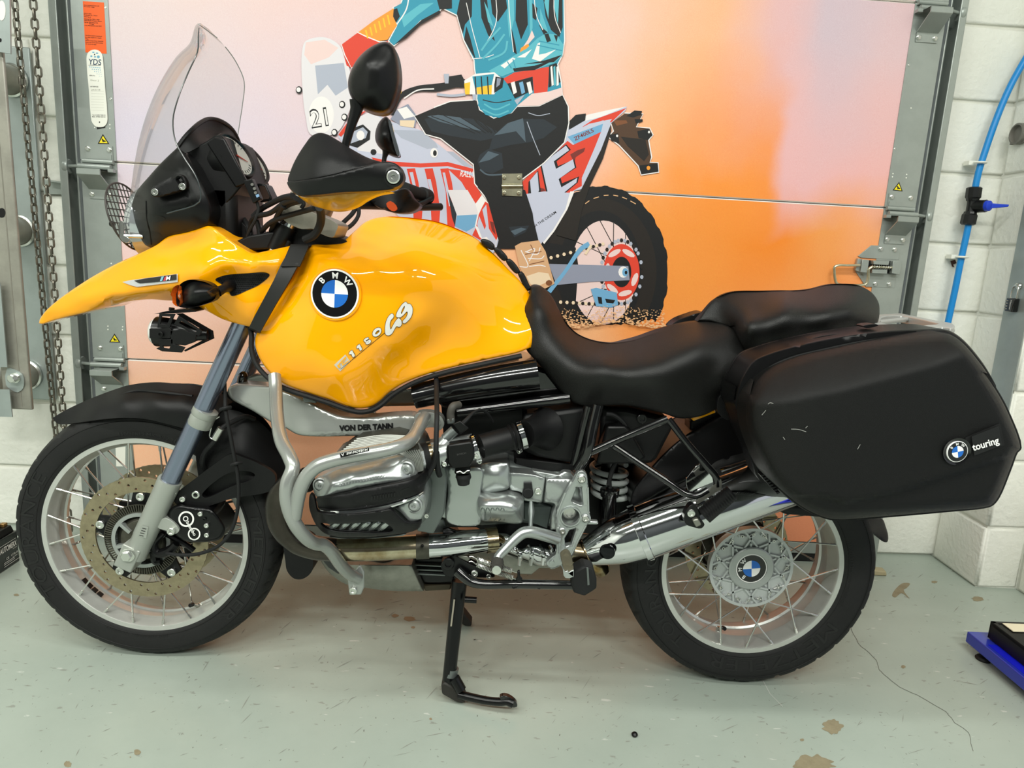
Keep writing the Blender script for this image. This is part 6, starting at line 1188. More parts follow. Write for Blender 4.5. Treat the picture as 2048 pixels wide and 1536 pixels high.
pl('side_cover', B4, [(230, 270), (440, 280), (720, 350), (760, 420), (640, 650), (600, 690), (180, 690), (220, 480)], -.10, .2, m_blkm, bevel=.01); pl('tool_cover', B4, [(270, 410), (400, 405), (440, 430), (560, 640), (480, 690), (190, 690)], -.13, .04, m_blk, bevel=.006)
obj('cover_bolt', bolt(pt(B4, 525, 355, -.105), YA, .012, .006), m_blks, bike); obj('overflow_hose', tube(T(B4, (265, 320, -.12), (320, 330, -.12), (400, 400, -.12), (430, 520, -.12), (360, 640, -.12), (310, 720, -.11), (280, 840, -.11)), .005, n=8), m_black, bike)
hug, _ = sheet_obj('rear_inner_mudguard', B4, [(600, 700, -.07), (760, 540, -.06), (900, 440, -.05), (1250, 300, -.05), (1420, 500, -.06), (1420, 720, -.07), (1000, 760, -.075), (760, 850, -.08), (450, 1000, -.08), (450, 900, -.075)], back=.15, edge=(5, .01), m=m_blk)
pl('tail_frame_cover', B4, [(880, 370), (1140, 260), (1250, 240), (1330, 560), (1100, 640), (880, 500)], -.03, .06, m_blkm, bevel=.006); pl('tail_panel_edge', B4, [(890, 350), (1060, 290), (1070, 310), (900, 375)], -.12, .02, m_yel)
# rear spring and preload knob
a, b = P(*B4((285, 690))[0], .0), P(*B4((290, 925))[0], .0); mb = tube([a+(b-a)*t+np.array([math.cos(t*2*math.pi*4.2), math.sin(t*2*math.pi*4.2), 0])*.043 for t in np.linspace(0, 1, 110)], .0068, n=10, sub=1)
sp = obj('rear_spring', mb, mat('spring_white', '#B9BFBC', .35), bike); obj('damper', cyl(a+[0, 0, .05], b-[0, 0, .12], .022), m_blks, sp)
k0, k1 = P(*B4((292, 870))[0], -.10), P(*B4((280, 1075))[0], -.10); kn = obj('preload_adjuster', lathe(k1, k0-k1, [(.017, 0), (.017, .05), (.0215, .053), (.0225, .066)], 28), m_gloss, bike); mb = MB(); N = 14
pro = [(.0232*(1 if k % 2 else .9)) for k in range(28)]; u, w, d_ = frame_of(k0-k1); H0 = np.linalg.norm(k0-k1); V = []
for h in (.062, H0): V += [k1+d_*h+(u*math.cos(2*math.pi*k/28)+w*math.sin(2*math.pi*k/28))*pro[k] for k in range(28)]
mb.add(V, [(k, (k+1) % 28, 28+(k+1) % 28, 28+k) for k in range(28)]+[tuple(range(28, 56)), tuple(range(28))]); obj('adjuster_knob', mb, m_gloss, kn, smooth=25); obj('knob_screw', bolt(k0, d_, .01, .003), m_blks, kn)
obj('adjuster_hose', tube([k0, *T(B4, (290, 800, -.09), (330, 690, -.08), (400, 560, -.06))], .0055, n=8), m_black, kn)
pl('rear_swingarm', B4, [(20, 980), (180, 1060), (300, 1090), (700, 1160), (760, 1300), (400, 1290), (60, 1200)], .10, .08, m_blks, bevel=.02)
obj('drive_housing', lathe((XR, .13, ZR), (0, 1, 0), [(.03, -.04), (.10, -.03), (.105, .03), (.06, .05), (0, .055)], 28), m_blks, bike)
# foot peg plate
fp, sP = sheet_obj('footrest_plate', C2, [(605, 190), (622, 142), (675, 113), (726, 145), (742, 205), (752, 400), (764, 585), (778, 640), (742, 705), (650, 880), (575, 1055), (540, 1110), (440, 1165), (345, 1197, ), (283, 1135), (340, 1070), (390, 1030), (396, 850), (400, 560), (430, 500), (520, 330)], back=.016, edge=(3, .003), grid=7, m=m_eng, Y=-.205, step=5,
    holes=[[(622, 298, 1), (676, 296, 1), (692, 488, 1), (662, 494, 1), (562, 450, 1)], [(x, y) for x, y in circ(555, 622, 104, n=28)], [(545, 768, 1), (615, 755, 1), (560, 930, 1), (497, 944, 1), (490, 860, 1)]])
obj('hole_ring', lathe(pt(C2, 555, 622, -.207), YA, [(.0232, -.012), (.0232, .002), (.0205, .002), (.0205, -.012)], 36, close=True), m_eng, fp)
obj('pivot_bearing', lathe(pt(C2, 540, 580, -.175), YA, [(.014, -.01), (.014, .004), (.009, .004), (.008, 0), (0, 0)], 24), m_steel, fp); pl('pivot_back', C2, [(440, 520), (660, 520), (670, 730), (440, 730)], -.16, .02, m_engd, fp)
for pts, r in (([(500, 360), (440, 510), (415, 600), (415, 850), (415, 1020)], .0022), ([(745, 300), (752, 560)], .002), ([(725, 720), (640, 880), (565, 1040)], .002)): obj('plate_rib', tube([sP.at(*q, .0005) for q in C2(*pts)], r, n=6), m_eng, fp)
for x, y, r in ((675, 205, .0085), (716, 636, .0075), (465, 778, .006)): obj('plate_boss', lathe(pt(C2, x, y, -.205), YA, [(r*1.35, -.004), (r*1.35, .004), (r*1.1, .005), (r*1.05, .002), (0, .002)], 24), m_eng, fp); obj('plate_bolt', bolt(pt(C2, x, y, -.207), YA, r, .006), m_steel, fp)
pl('plate_lug', C2, [(740, 690), (770, 670), (860, 678), (858, 710), (740, 712)], -.19, .015, m_eng, fp)
obj('plate_dowel', lathe(pt(C2, 348, 1125, -.206), YA, [(.006, 0), (.0055, .003), (0, .003)], 14), m_eng, fp)
pg = obj('footrest', hexa([P(*C2(q)[0], -.335) for q in ((478, 1215), (530, 1235), (592, 1212), (588, 1290), (535, 1305), (490, 1285))[:4]], [P(*C2(q)[0], -.215) for q in ((440, 1150), (480, 1150), (540, 1120), (520, 1190))]), m_eng, bike, bevel=.003)
pl('footrest_tip', C2, [(470, 1195), (500, 1225), (520, 1215), (540, 1235), (560, 1215), (592, 1205), (590, 1280), (545, 1300), (500, 1298), (478, 1270)], -.335, .012, m_eng, pg, bevel=.001)
rb = MB(); top = [(448, 1060), (470, 1035), (505, 1018), (540, 1028), (565, 1060)]; bot = [(478, 1195), (500, 1222), (540, 1225), (578, 1205), (586, 1180)]
for k in range(4): hexa([P(*C2(q)[0], Y) for q, Y in ((top[k], -.25), (top[k+1], -.25), (bot[k+1], -.335), (bot[k], -.335))], [P(*C2((q[0], q[1]+40))[0], Y) for q, Y in ((top[k], -.25), (top[k+1], -.25), (bot[k+1], -.335), (bot[k], -.335))], rb)
rub = Sheet(C2((448, 1062, -.255), (475, 1032, -.25), (508, 1018, -.25), (542, 1030, -.25), (566, 1070, -.26), (582, 1150, -.31), (588, 1190, -.334), (560, 1222, -.336), (505, 1226, -.336), (476, 1195, -.334), (458, 1120, -.29)), back=.02, edge=(3, .004), grid=5, step=4); lab(obj('peg_rubber', rub.mb(), mat('worn_rubber', '#54503F', .8, bump=.3, bscale=300), pg), 'worn grey-brown peg rubber')
# gear lever
gl = obj('gear_lever', tube(T(B3, (1150, 1235, -.225), (1050, 1205, -.24), (960, 1185, -.25), (905, 1190, -.255), (855, 1225, -.26), (780, 1300, -.27), (720, 1365, -.28), (712, 1390, -.285)), [.0135, .0135, .013, .0125, .012, .011, .0095, .009], n=16, sub=6), m_eng, bike)
obj('lever_rubber', tube(T(B3, (712, 1385, -.27), (712, 1420, -.30), (708, 1458, -.325)), [.0125, .0122, .0118], n=16), mat('worn_rubber2', '#3A3833', .75), gl); obj('lever_cap', lathe(pt(B3, 707, 1462, -.327), YA, [(.0098, 0), (.0095, .003), (0, .004)], 20), m_bright, gl)
obj('lever_link', tube(T(B3, (955, 1165, -.235), (958, 1090, -.22), (960, 1040, -.21), (958, 960, -.2)), [.005, .005, .0075, .004], n=10), m_engd, gl)
for t in (.25, .5, .75): obj('rubber_ring', lathe(P(*B3((712-t*4, 1385+t*73))[0], -.27-.055*t), nrm((0, -1, -.6)), [(.0135, -.002), (.0142, 0), (.0135, .002), (.01, 0)], 18, close=True), MATS['worn_rubber2'], gl)
# exhaust
ex = obj('exhaust_header', tube(T(B2, (640, 800, -.30), (520, 840, -.29), (440, 930, -.28), (425, 1040, -.27), (460, 1150, -.26), (560, 1250, -.25), (700, 1300, -.24), (860, 1312, -.23)), [.026, .026, .026, .026, .026, .0262, .0262, .0262], n=24, sub=6), m_hot, bike, smooth=60)
obj('header_pipe', tube(T(B2, (850, 1310, -.23), (1100, 1308, -.215), (1450, 1290, -.2)), .0265, n=28), m_gold, ex); obj('pipe_collar', tube(T(B2, (1435, 1292, -.2), (1530, 1288, -.197)), .0282, n=28), m_iron, ex); obj('collar_bolt', bolt(pt(B2, 1480, 1285, -.228), YA, .0035, .003), m_blk, ex)
obj('header_pipe', tube(T(B3, (205, 1288, -.197), (330, 1280, -.19), (480, 1262, -.18), (640, 1245, -.17)), [.026, .026, .0275, .026], n=28), m_chrome, ex); obj('pipe_collar', tube(T(B3, (630, 1248, -.17), (710, 1240, -.165)), [.029, .029], n=28), m_gold, ex)
ct, sC = sheet_obj('catalyst_box', B3, [(700, 1200, -.14), (800, 1195, -.145), (860, 1290, -.15), (1000, 1280, -.15), (1150, 1320, -.15), (1280, 1300, -.15), (1300, 1400, -.15), (1150, 1430, -.15), (1000, 1430, -.15), (950, 1400, -.15), (780, 1330, -.15), (720, 1300, -.14)], [(900, 1330, -.175), (1100, 1370, -.175), (780, 1250, -.165)], back=.16, edge=(5, .012), m=m_chrome)
for x in (880, 960, 1050, 1120): obj('box_rib', tube([sC.at(*q, -.001) for q in B3((x-25, 1285), (x, 1340), (x-5, 1420))], .0055, n=8), m_chrome, ct)
pl('collector_flange', B3, [(730, 1330), (850, 1370), (1000, 1425), (1150, 1430), (1130, 1450), (1020, 1450), (960, 1500), (860, 1495), (760, 1440)], -.13, .14, m_skid)
obj('tail_pipe_joint', tube(T(B3, (1230, 1330, -.155), (1330, 1340, -.16), (1400, 1350, -.165)), [.032, .03, .028], n=24), m_gold, ex)
m0, m1_, m2_ = P(*B4((120, 1335))[0], -.165), P(*B4((505, 1195))[0], -.175), P(*B4((1560, 800))[0], -.19); md = nrm(m2_-m1_)
mu = obj('silencer', lathe(m1_, md, [(.0, -.002), (.06, -.002), (.0625, .0), (.0625, np.linalg.norm(m2_-m1_)), (.055, np.linalg.norm(m2_-m1_)+.01), (0, np.linalg.norm(m2_-m1_)+.01)], 56), m_chrome, bike, smooth=40)
obj('silencer_cone', tube([m0, along(m0, m1_, .25), along(m0, m1_, .6), m1_], [.030, .041, .054, .061], n=48, sub=5), m_chrome, mu, smooth=60); obj('silencer_band', lathe(m1_, md, [(.0628, -.004), (.0665, -.003), (.0665, .011), (.0628, .013)], 56, caps=False), m_chrome, mu)
obj('silencer_plate', lathe(P(*B4((272, 1330))[0], -.226), (-.2, -1, -.12), [(.0175, -.004), (.0175, .002), (.0135, .0045), (0, .005)], 24), mat('dark_chrome', '#26282A', .15, .9), mu); obj('cone_edge', tube([m0+np.cross(md, [0, 1, 0])*.031*math.cos(t)+np.array([0, 1, 0])*.031*math.sin(t) for t in np.linspace(0, 2*math.pi, 20, endpoint=False)], .0022, n=6, closed=True), m_gold, mu)
pl('silencer_bracket', B4, [(850, 805), (870, 770), (950, 690), (1040, 755), (1062, 835), (1020, 880), (985, 905), (880, 905)], -.20, .006, m_chrome, mu, corners=False); obj('upper_pipe', tube(T(B4, (1110, 780, -.15), (1400, 690, -.15)), .022, n=24), m_chrome, mu)
obj('lower_pipe_elbow', tube(T(B3, (1400, 1400, .06), (1460, 1440, .06), (1490, 1480, .06)), [.024, .026, .02], n=18), m_gold, bike)
# passenger peg
pp_ = obj('passenger_peg', tube(T(B4, (985, 1075, -.29), (1180, 905, -.29)), .0158, n=20), m_black, bike, smooth=40); a, b = T(B4, (975, 1060, -.29), (1185, 895, -.29))
for k in range(13): obj('peg_ridge', lathe(a+(b-a)*(k+.5)/13, b-a, [(.0155, -.0035), (.0178, 0), (.0155, .0035), (.01, 0)], 20, close=True), m_blkm, pp_)
pl('peg_angle', B4, [(915, 965), (1105, 800), (1112, 830), (1108, 870), (930, 985)], -.262, .004, m_skid, pp_, bevel=.0006)
pl('peg_bracket', B4, [(835, 1085), (850, 1030), (890, 985), (930, 1000), (955, 1090), (985, 1130), (960, 1160), (900, 1150), (850, 1130)], -.28, .02, m_blks, pp_, corners=False); obj('bracket_pin', bolt(pt(B4, 885, 1045, -.281), YA, .0085, .004), m_bright, pp_); pl('bracket_clip', B4, [(895, 1100), (940, 1085), (965, 1135), (925, 1155)], -.29, .015, m_skid, pp_)
# stands
cs = obj('centre_stand', tube(T(B7, (1075, 275, -.13), (1045, 550, -.15), (1015, 830, -.168), (1000, 1000, -.172)), [.0185, .017, .016, .017], n=20), m_blks, bike)
obj('stand_sleeve', tube(T(B7, (1022, 860, -.168), (1012, 910, -.17)), .0175, n=20), m_engd, cs); obj('stand_foot', plate(cor(*B7((950, 975), (975, 960), (1050, 1000), (1115, 1080), (1105, 1102), (1060, 1098), (955, 1040))), -.19, .04), mat('dirty_black_steel', '#2B2925', .6, .2), cs, bevel=.004)
obj('stand_gusset', tube(T(B7, (1040, 930, -.185), (1085, 1010, -.19)), .013, n=14), m_blks, cs)
obj('stand_pedal', tube(T(B7, (1070, 1040, -.185), (1160, 1062, -.195), (1260, 1082, -.205), (1350, 1090, -.212), (1400, 1088, -.216), (1435, 1100, -.218)), [.0098, .0098, .0095, .0095, .0095, .011], n=16), m_blks, cs); obj('pedal_tip', plate(B7((1345, 1062), (1375, 1050), (1420, 1065), (1462, 1105), (1460, 1125), (1400, 1122)), -.218, .012), m_gloss, cs, bevel=.003)
obj('stand_stop', cyl(pt(B7, 1110, 400, -.16), pt(B7, 1190, 405, -.16), .0075), m_blks, cs); 
obj('wear_edge', tube(T(B7, (1040, 400, -.158), (1018, 580, -.168)), .0022, n=6), mat('chipped_paint', '#9A9484', .7), cs)
obj('stand_leg', tube([p*[1, -1, 1] for p in T(B7, (1075, 275, -.13), (1045, 550, -.15), (1015, 830, -.168), (1000, 1000, -.172))], .017, n=14), m_blks, cs); q = world_of(cs.children[1]); copy_to(cs.children[1], cs, (q[0], -q[1], q[2])); obj('stand_crossbar', cyl(P(*B7((1060, 400))[0], -.14), P(*B7((1060, 400))[0], -.14)*[1, -1, 1], .012), m_blks, cs)
sd = obj('side_stand', tube(T(L3, (190, 545, -.20), (250, 600, -.205), (330, 660, -.21), (440, 690, -.215), (800, 690, -.22), (1440, 700, -.225)), [.013, .0125, .0115, .0105, .0105, .0105], n=18), m_gloss, bike)
pl('stand_pad', L3, [(1440, 560), (1545, 500), (1660, 530), (1690, 640), (1690, 745), (1560, 828), (1440, 790), (1415, 700)], -.245, .045, m_black, sd, bevel=.005); pl('stand_pad_rim', L3, [(1580, 515), (1600, 520), (1612, 700), (1590, 705)], -.2465, .01, m_engd, sd, bevel=0)
for q in ([(765, 720), (860, 700), (830, 735), (790, 755)], [(1030, 735), (1060, 700), (1105, 715), (1075, 760)]): pl('stand_clip', L3, q, -.232, .015, m_blks, sd)
pv = pl('stand_pivot', L3, [(10, 480), (60, 420), (160, 390), (230, 430), (330, 480), (560, 570), (590, 610), (400, 620), (240, 600), (120, 610), (40, 570)], -.195, .03, m_blks, sd, corners=False); obj('pivot_bolt', bolt(pt(L3, 90, 465, -.198), YA, .014, .006), m_blks, sd); obj('pivot_screw', bolt(pt(L3, 372, 570, -.197), YA, .008, .005), m_bright, sd); obj('pivot_screw', bolt(pt(L3, 525, 605, -.197), YA, .0055, .003), m_bright, sd)
pl('spring_hook_plate', L3, [(130, 390), (290, 385), (330, 420), (300, 460), (230, 430)], -.19, .006, m_skid, sd)
for a_, b_ in (((400, 425), (775, 550)), ((395, 480), (785, 625))):
    a, b = P(*L3(a_)[0], -.235), P(*L3(b_)[0], -.235); d_ = nrm(b-a); u, w, _ = frame_of(d_); n_ = 26
    obj('stand_spring', tube([a+(b-a)*t+(u*math.cos(t*2*math.pi*n_)+w*math.sin(t*2*math.pi*n_))*.0052 for t in np.linspace(0, 1, n_*7)], .0014, n=5, sub=1), m_steel, sd); obj('spring_end', tube([a, a-d_*.012+[0, 0, .003], a-d_*.018], .0012, n=5), m_steel, sd); obj('spring_end', tube([b, b+d_*.008, b+d_*.016+[0, 0, .002]], .0012, n=5), m_steel, sd)
pl('spring_anchor', L3, [(830, 560), (860, 545), (865, 620), (895, 640), (860, 670), (810, 650), (835, 620)], -.24, .01, m_blks, sd)
# belly plate and sump
out = B7((140, 128, -.10), (240, 148, -.13), (350, 165, -.15, 1), (560, 163, -.155), (752, 165, -.155, 1), (790, 250, -.145), (832, 345, -.13, 1), (600, 342, -.13), (440, 322, -.125), (320, 302, -.12), (230, 250, -.11), (170, 190, -.10))
bp_ = obj('belly_plate', Sheet(out, B7((500, 250, -.158), (650, 260, -.155)), mirror=True, edge=(4, .006), grid=9).mb(), m_skid, bike); pl('belly_plate_front', B7, [(140, 128), (230, 140), (320, 170), (260, 235), (190, 190)], -.135, .27, m_gloss)
pl('sump', B7, [(600, 130), (1000, 110), (1050, 200), (1050, 300), (830, 300), (770, 200), (620, 165)], -.11, .22, m_blks, bevel=.008); mb = MB()
for k in range(3): obj('sump_fin', box(P(*B7((840, 165+k*30))[0], -.115), (.10, .012, .004)), m_engd, bike, bevel=.001)
pl('sump_tail', B7, [(830, 310), (1020, 300), (1015, 335), (840, 345)], -.11, .2, mat('dirty_brown_steel', '#3A3426', .6, .3)); obj('oil_filter', lathe(P(*B7((560, 145))[0], -.10), (0, 0, -1), [(.04, -.02), (.04, .004), (.034, .009), (0, .009)], 30), m_iron, bike)
# added dark fillers for the depths behind the pipes and covers
pl('engine_filler', B3, [(300, 230), (900, 200), (1000, 700), (1330, 760), (1330, 1180), (700, 1230), (560, 1150), (250, 1150), (200, 900), (330, 640)], -.05, .1, m_blkm, bevel=0)
pl('rear_filler', B4, [(140, 640), (470, 640), (470, 1060), (300, 1180), (0, 1200), (0, 900)], .06, .03, m_blkm, bevel=0)
# ---------------------------------------------------------------- seats
RK = crop(1720, 600, 9.752); SE = crop(1360, 560, 9.6)
A7x = lambda c, *p: [(q[0], q[1])+tuple(p_[2:]) for q, p_ in zip(c(*[r[:2] for r in p]), p)]
px = lambda *p: list(p)
out = A7((372, 722, -.05, 1), (400, 702, -.04), (435, 702, -.03), (480, 728, -.02), (530, 785, -.012), (575, 870, -.006), (630, 965, 0), (700, 1040, 0), (790, 1085, 0), (900, 1110, 0), (1010, 1112, 0), (1130, 1092, 0), (1260, 1048, 0), (1380, 1010, -.005), (1480, 976, -.01), (1600, 960, -.015), (1720, 972, -.04), (1830, 1005, -.08), (1900, 1090, -.11), (1970, 1220, -.13, 1)) \
    + B4((1140, 170, -.13), (1125, 250, -.13), (1060, 292, -.135, 1), (980, 330, -.14), (880, 352, -.142), (790, 352, -.145), (690, 320, -.148), (550, 282, -.15), (400, 258, -.15), (200, 262, -.15), (90, 258, -.145), (20, 235, -.14, 1)) + A7((600, 1480, -.135), (500, 1352, -.13), (350, 1186, -.115, 1), (295, 1090, -.10), (268, 1010, -.092), (285, 930, -.085), (335, 835, -.072), (365, 770, -.06))
st_ = Sheet(out, A7((420, 850, -.105), (380, 960, -.115), (450, 1100, -.13), (520, 900, -.08), (600, 1100, -.11), (560, 1250, -.15), (720, 1300, -.165), (760, 1180, -.10), (900, 1240, -.15), (900, 1170, -.06), (1000, 1300, -.178), (1000, 1450, -.18), (1200, 1270, -.178), (1200, 1180, -.11), (1400, 1200, -.165), (1400, 1100, -.10), (1600, 1150, -.16), (1600, 1050, -.10), (1500, 1400, -.18), (1700, 1300, -.165), (1800, 1150, -.14), (800, 1450, -.172), (1250, 1500, -.182), (1800, 1420, -.16)), mirror=True, edge=(6, .006), grid=11)
seat = obj('seat', st_.mb(), m_vinyl, bike, smooth=70)
out = SE((340, 790, -.02, 1), (400, 690, -.015), (500, 540, -.01), (620, 390, -.006), (760, 290, 0), (950, 225, 0), (1150, 205, 0), (1500, 203, 0), (1920, 195, 0)) + A8((350, 733, 0), (470, 722, 0), (600, 690, 0), (700, 685, 0), (800, 690, 0), (880, 715, -.01), (945, 760, -.03), (985, 825, -.05), (992, 880, -.07), (985, 945, -.09), (955, 1010, -.10), (890, 1045, -.115), (750, 1068, -.125), (500, 1112, -.13), (250, 1152, -.13), (110, 1185, -.13), (30, 1218, -.13, 1)) + SE((1220, 1310, -.13), (1120, 1110, -.12), (1075, 950, -.10), (1040, 890, -.08), (940, 900, -.06), (760, 850, -.04), (560, 795, -.025))
pi = Sheet(out, SE((1250, 900, -.158), (1350, 760, -.15), (1200, 640, -.10), (1000, 560, -.06), (1150, 420, -.05), (800, 560, -.03), (1500, 400, -.06), (1500, 600, -.11), (1500, 1000, -.172), (1300, 1200, -.15), (900, 700, -.05), (1050, 760, -.08))+A8((300, 900, -.165), (600, 900, -.165), (800, 900, -.155), (300, 1050, -.165), (600, 1020, -.16), (850, 980, -.13), (600, 780, -.08), (300, 800, -.09), (850, 780, -.08), (940, 880, -.10)), mirror=True, edge=(6, .006), grid=10)
obj('pillion_seat', pi.mb(), m_vinyl, bike, smooth=70)
hp = Sheet(A7((1390, 1005, .10), (1430, 960, .10), (1520, 920, .10), (1640, 895, .10), (1680, 960, .10), (1500, 1010, .10)), back=.05, edge=(3, .01), grid=6); obj('grab_handle', hp.mb(), m_blk, bike)
pl('seat_base', B4, [(60, 250), (400, 262), (700, 325), (880, 360), (1060, 300), (1000, 240), (400, 200)], -.12, .24, m_blkm, bevel=.01)
obj('seat_hinge_bracket', plate(B4((1090, 200), (1130, 170), (1175, 190), (1190, 280), (1160, 365), (1120, 350), (1080, 300)), -.15, .02), m_blkm, bike, bevel=.003)
# ---------------------------------------------------------------- rear rack
ZK = .952; m_rack = mat('rack_silver', '#B4B5B2', .38, .3)
def rack_slab(outer, holes=(), t=.02, dz=0.):
    f_ = lambda L: [tuple(PF(*q, ZK)[:2]) for q in outline([(p[0], p[1], 0) for p in RK(*L)], 8)[:, :2]]
    v, f, Ls = tri2(f_(outer), [f_(h) for h in holes]); n = len(v); V = np.vstack([np.c_[v, np.full(n, ZK+dz)], np.c_[v, np.full(n, ZK+dz-t)]]); F = f+[tuple(i+n for i in g[::-1]) for g in f]
    for l in Ls: F += [(l[i], l[(i+1) % len(l)], l[(i+1) % len(l)]+n, l[i]+n) for i in range(len(l))]
    return MB().add(V, F)
rk = obj('rear_rack', rack_slab([(230, 318), (600, 270), (780, 258), (900, 280), (1200, 340), (1600, 420), (1790, 452), (1850, 500), (1820, 545), (1600, 520), (1300, 550), (1050, 580), (850, 585), (700, 575), (560, 530), (300, 470)], [[(420, 335), (760, 300), (880, 312), (1400, 425), (1520, 462), (1250, 492), (900, 530), (760, 535), (640, 490), (400, 425)]]), m_rack, bike, bevel=.004)
obj('rack_corner', hexa([P(*RK(q)[0], -.09) for q in ((1600, 520), (1830, 520), (1855, 590), (1815, 690))], [P(*RK(q)[0], -.02) for q in ((1600, 520), (1830, 520), (1855, 590), (1815, 690))]), m_rack, rk, bevel=.006)
obj('rack_crossbar', tube([PF(*RK((360, 440))[0], ZK-.008), PF(*RK((985, 370))[0], ZK-.008)], .0065, n=12), m_rack, rk)
obj('rack_base', plate(cor(*RK((-60, 600), (330, 480), (600, 575), (700, 620), (-60, 740))), -.10, .2), m_blkm, rk, bevel=.004)
# ---------------------------------------------------------------- side case
base = A8((-70, 1536), (-40, 1420), (10, 1320), (70, 1245), (190, 1190), (500, 1108), (900, 1042), (1300, 1016), (1480, 1022), (1545, 1050), (1620, 1110), (1730, 1240), (1800, 1350), (1850, 1460)) + B5((1780, 40), (1840, 130), (1930, 300), (2024, 572), (1996, 604), (1950, 724), (1862, 934), (1815, 988), (1750, 1008), (1500, 1034), (1000, 1078), (690, 1100), (600, 1088), (440, 1022), (290, 915), (180, 800), (90, 640), (0, 450), (-40, 330), (-75, 240), (-60, 120))
cb_ = Sheet([(p[0], p[1], -.30) for p in base], back=.09, edge=(5, .012), grid=12, step=6); case = obj('side_case', cb_.mb(), m_blk, bike, smooth=45)
lo = A8((45, 1500), (100, 1390), (190, 1300), (340, 1230), (600, 1165), (900, 1105), (1300, 1058), (1480, 1050), (1530, 1068), (1600, 1118), (1705, 1238), (1782, 1345), (1835, 1445)) + B5((1765, 30), (1828, 125), (1920, 290), (2018, 570, ), (1992, 600), (1946, 720), (1858, 930), (1812, 984), (1750, 1003), (1500, 1028), (1000, 1072), (690, 1093), (600, 1080), (450, 1014), (305, 905), (200, 795), (110, 630), (30, 440), (12, 310), (30, 190), (70, 70))
def lid_fn(q):
    x = (q[:, 0]-1488)*K; y = (q[:, 1]-740)*K          # B5 coordinates
    up = np.interp(x, [0, 300, 700, 1400, 2000], [260, 235, 160, -30, -260]); lowr = np.interp(x, [0, 300, 620, 740, 1100, 1500, 2010], [900, 900, 925, 962, 890, 765, 585])
    a = np.clip((up-y)/330, 0, 1); b = np.clip((y-lowr)/26, 0, 1)
    left = np.clip((560-x)/560, 0, 1)
    return .098*a**1.3+.012*b*b*(3-2*b)+.055*left**2.2
li = Sheet([(p[0], p[1], -.455) for p in lo], back=('about', -.31), edge=(20, .05), grid=8, step=6, fn=lid_fn)
def lid_mb(s):
    mb = MB(); n = len(s.v); rim = s.v[s.loops[0]].copy(); b = rim.copy(); b[:, 1] = -.30; k = len(rim); L = s.loops[0]
    return mb.add(np.vstack([s.v, b]), list(s.f)+[(L[i], L[(i+1) % k], n+(i+1) % k, n+i) for i in range(k)])
obj('case_lid', lid_mb(li), mat('case_black_plastic', '#0A0A09', .48, bump=.45, bscale=1100, spec=.3), case, smooth=40)
rimp = [cb_.at(p[0], p[1], .004) for p in lo]; obj('lid_seam', tube(rimp, .003, n=6, sub=4, closed=True), m_dark, case)
for q in (((330, 1235), (510, 1190), (700, 1150), (830, 1110), (700, 1115), (500, 1150)), ((870, 1060), (960, 1045), (985, 1055), (900, 1075))): obj('lid_latch', plate(A8(*[(x, y-65) for x, y in q]), -.262, .03), m_blk, case, bevel=.002)
bc = li.at(*B5((1548, 592))[0]); bc = bc-[0, .004, 0]; obj('emblem_seat', lathe(bc+[0, .003, 0], YA, [(.0255, -.004), (.0255, .0035), (.022, .002), (0, .002)], 36), m_bblk, case); mb = MB(); roundel(bc+[0, -.0005, 0], .019, (.05, -1, .02), mb, rot=rad(14)); lab(obj('roundel', mb, [m_bblk, m_wht, m_bblue], case, smooth=20), 'small black, blue and white round emblem')
tp = li.decal(cor(*C4((800, 420), (1490, 150), (1590, 640), (870, 910))), None, 0, .006, step=6); tpo = obj('lettering_plate', tp, mat('plate_black', '#151515', .35), case, smooth=20, solid=.002)
obj('plate_recess', li.decal(cor(*C4((650, 450), (1540, 75), (1660, 650), (820, 920), (640, 800))), None, 0, .0008, step=6), m_dark, case, smooth=20)
mb = text_on(li, 'touring', *C4((850, 790), (1525, 590)), 13.5, None, 0, .0085, bold=.025); lab(obj('case_lettering', mb, m_wht, case, smooth=0), 'white lower-case lettering on the case')
mb = MB()
for pts in (((175, 250), (190, 240), (215, 245)), ((345, 432), (400, 435), (455, 452)), ((130, 330), (160, 295)), ((285, 490), (300, 510)), ((830, 580), (850, 545)), ((450, 425), (465, 410))):
    p_ = np.array(B5(*pts)); p_ = spline(p_, 4) if len(p_) > 2 else p_; t = np.gradient(p_, axis=0); nn = np.c_[-t[:, 1], t[:, 0]]; nn /= np.linalg.norm(nn, axis=1)[:, None]; q = np.vstack([p_+nn*.6, p_-nn*.6]); n = len(p_); mb.add(unp(q, li.depth(q)-.0006), [(i, i+1, n+i+1, n+i) for i in range(n-1)])
obj('scuff_marks', mb, mat('scuff_grey', '#8A8A86', .7), case, smooth=0, kind='stuff')
pl('case_carrier', B4, [(1250, 300), (1330, 560), (1400, 760), (1480, 860), (1440, 880), (1360, 770), (1220, 330)], -.24, .05, m_blkm, bevel=.004)
for k in range(8): pl('carrier_tooth', B4, [(1395+k*16, 770+k*18), (1420+k*16, 760+k*18), (1428+k*16, 772+k*18), (1402+k*16, 784+k*18)], -.31, .02, m_blk, case, bevel=.001)
# tail
tl = Sheet(B5((860, 1080, -.06), (1010, 1088, -.02), (1035, 1140, 0), (1055, 1215, 0), (1048, 1258, 0), (1022, 1258, -.01), (960, 1212, -.03), (925, 1180, -.05)), back=.1, edge=(3, .006), grid=6); obj('rear_mud_flap', tl.mb(), m_blkm, bike)
pl('tail_underside', B5, [(150, 980), (700, 1000), (980, 1040), (1010, 1090), (900, 1110), (300, 1060)], -.08, .16, m_blkm, bevel=.01)
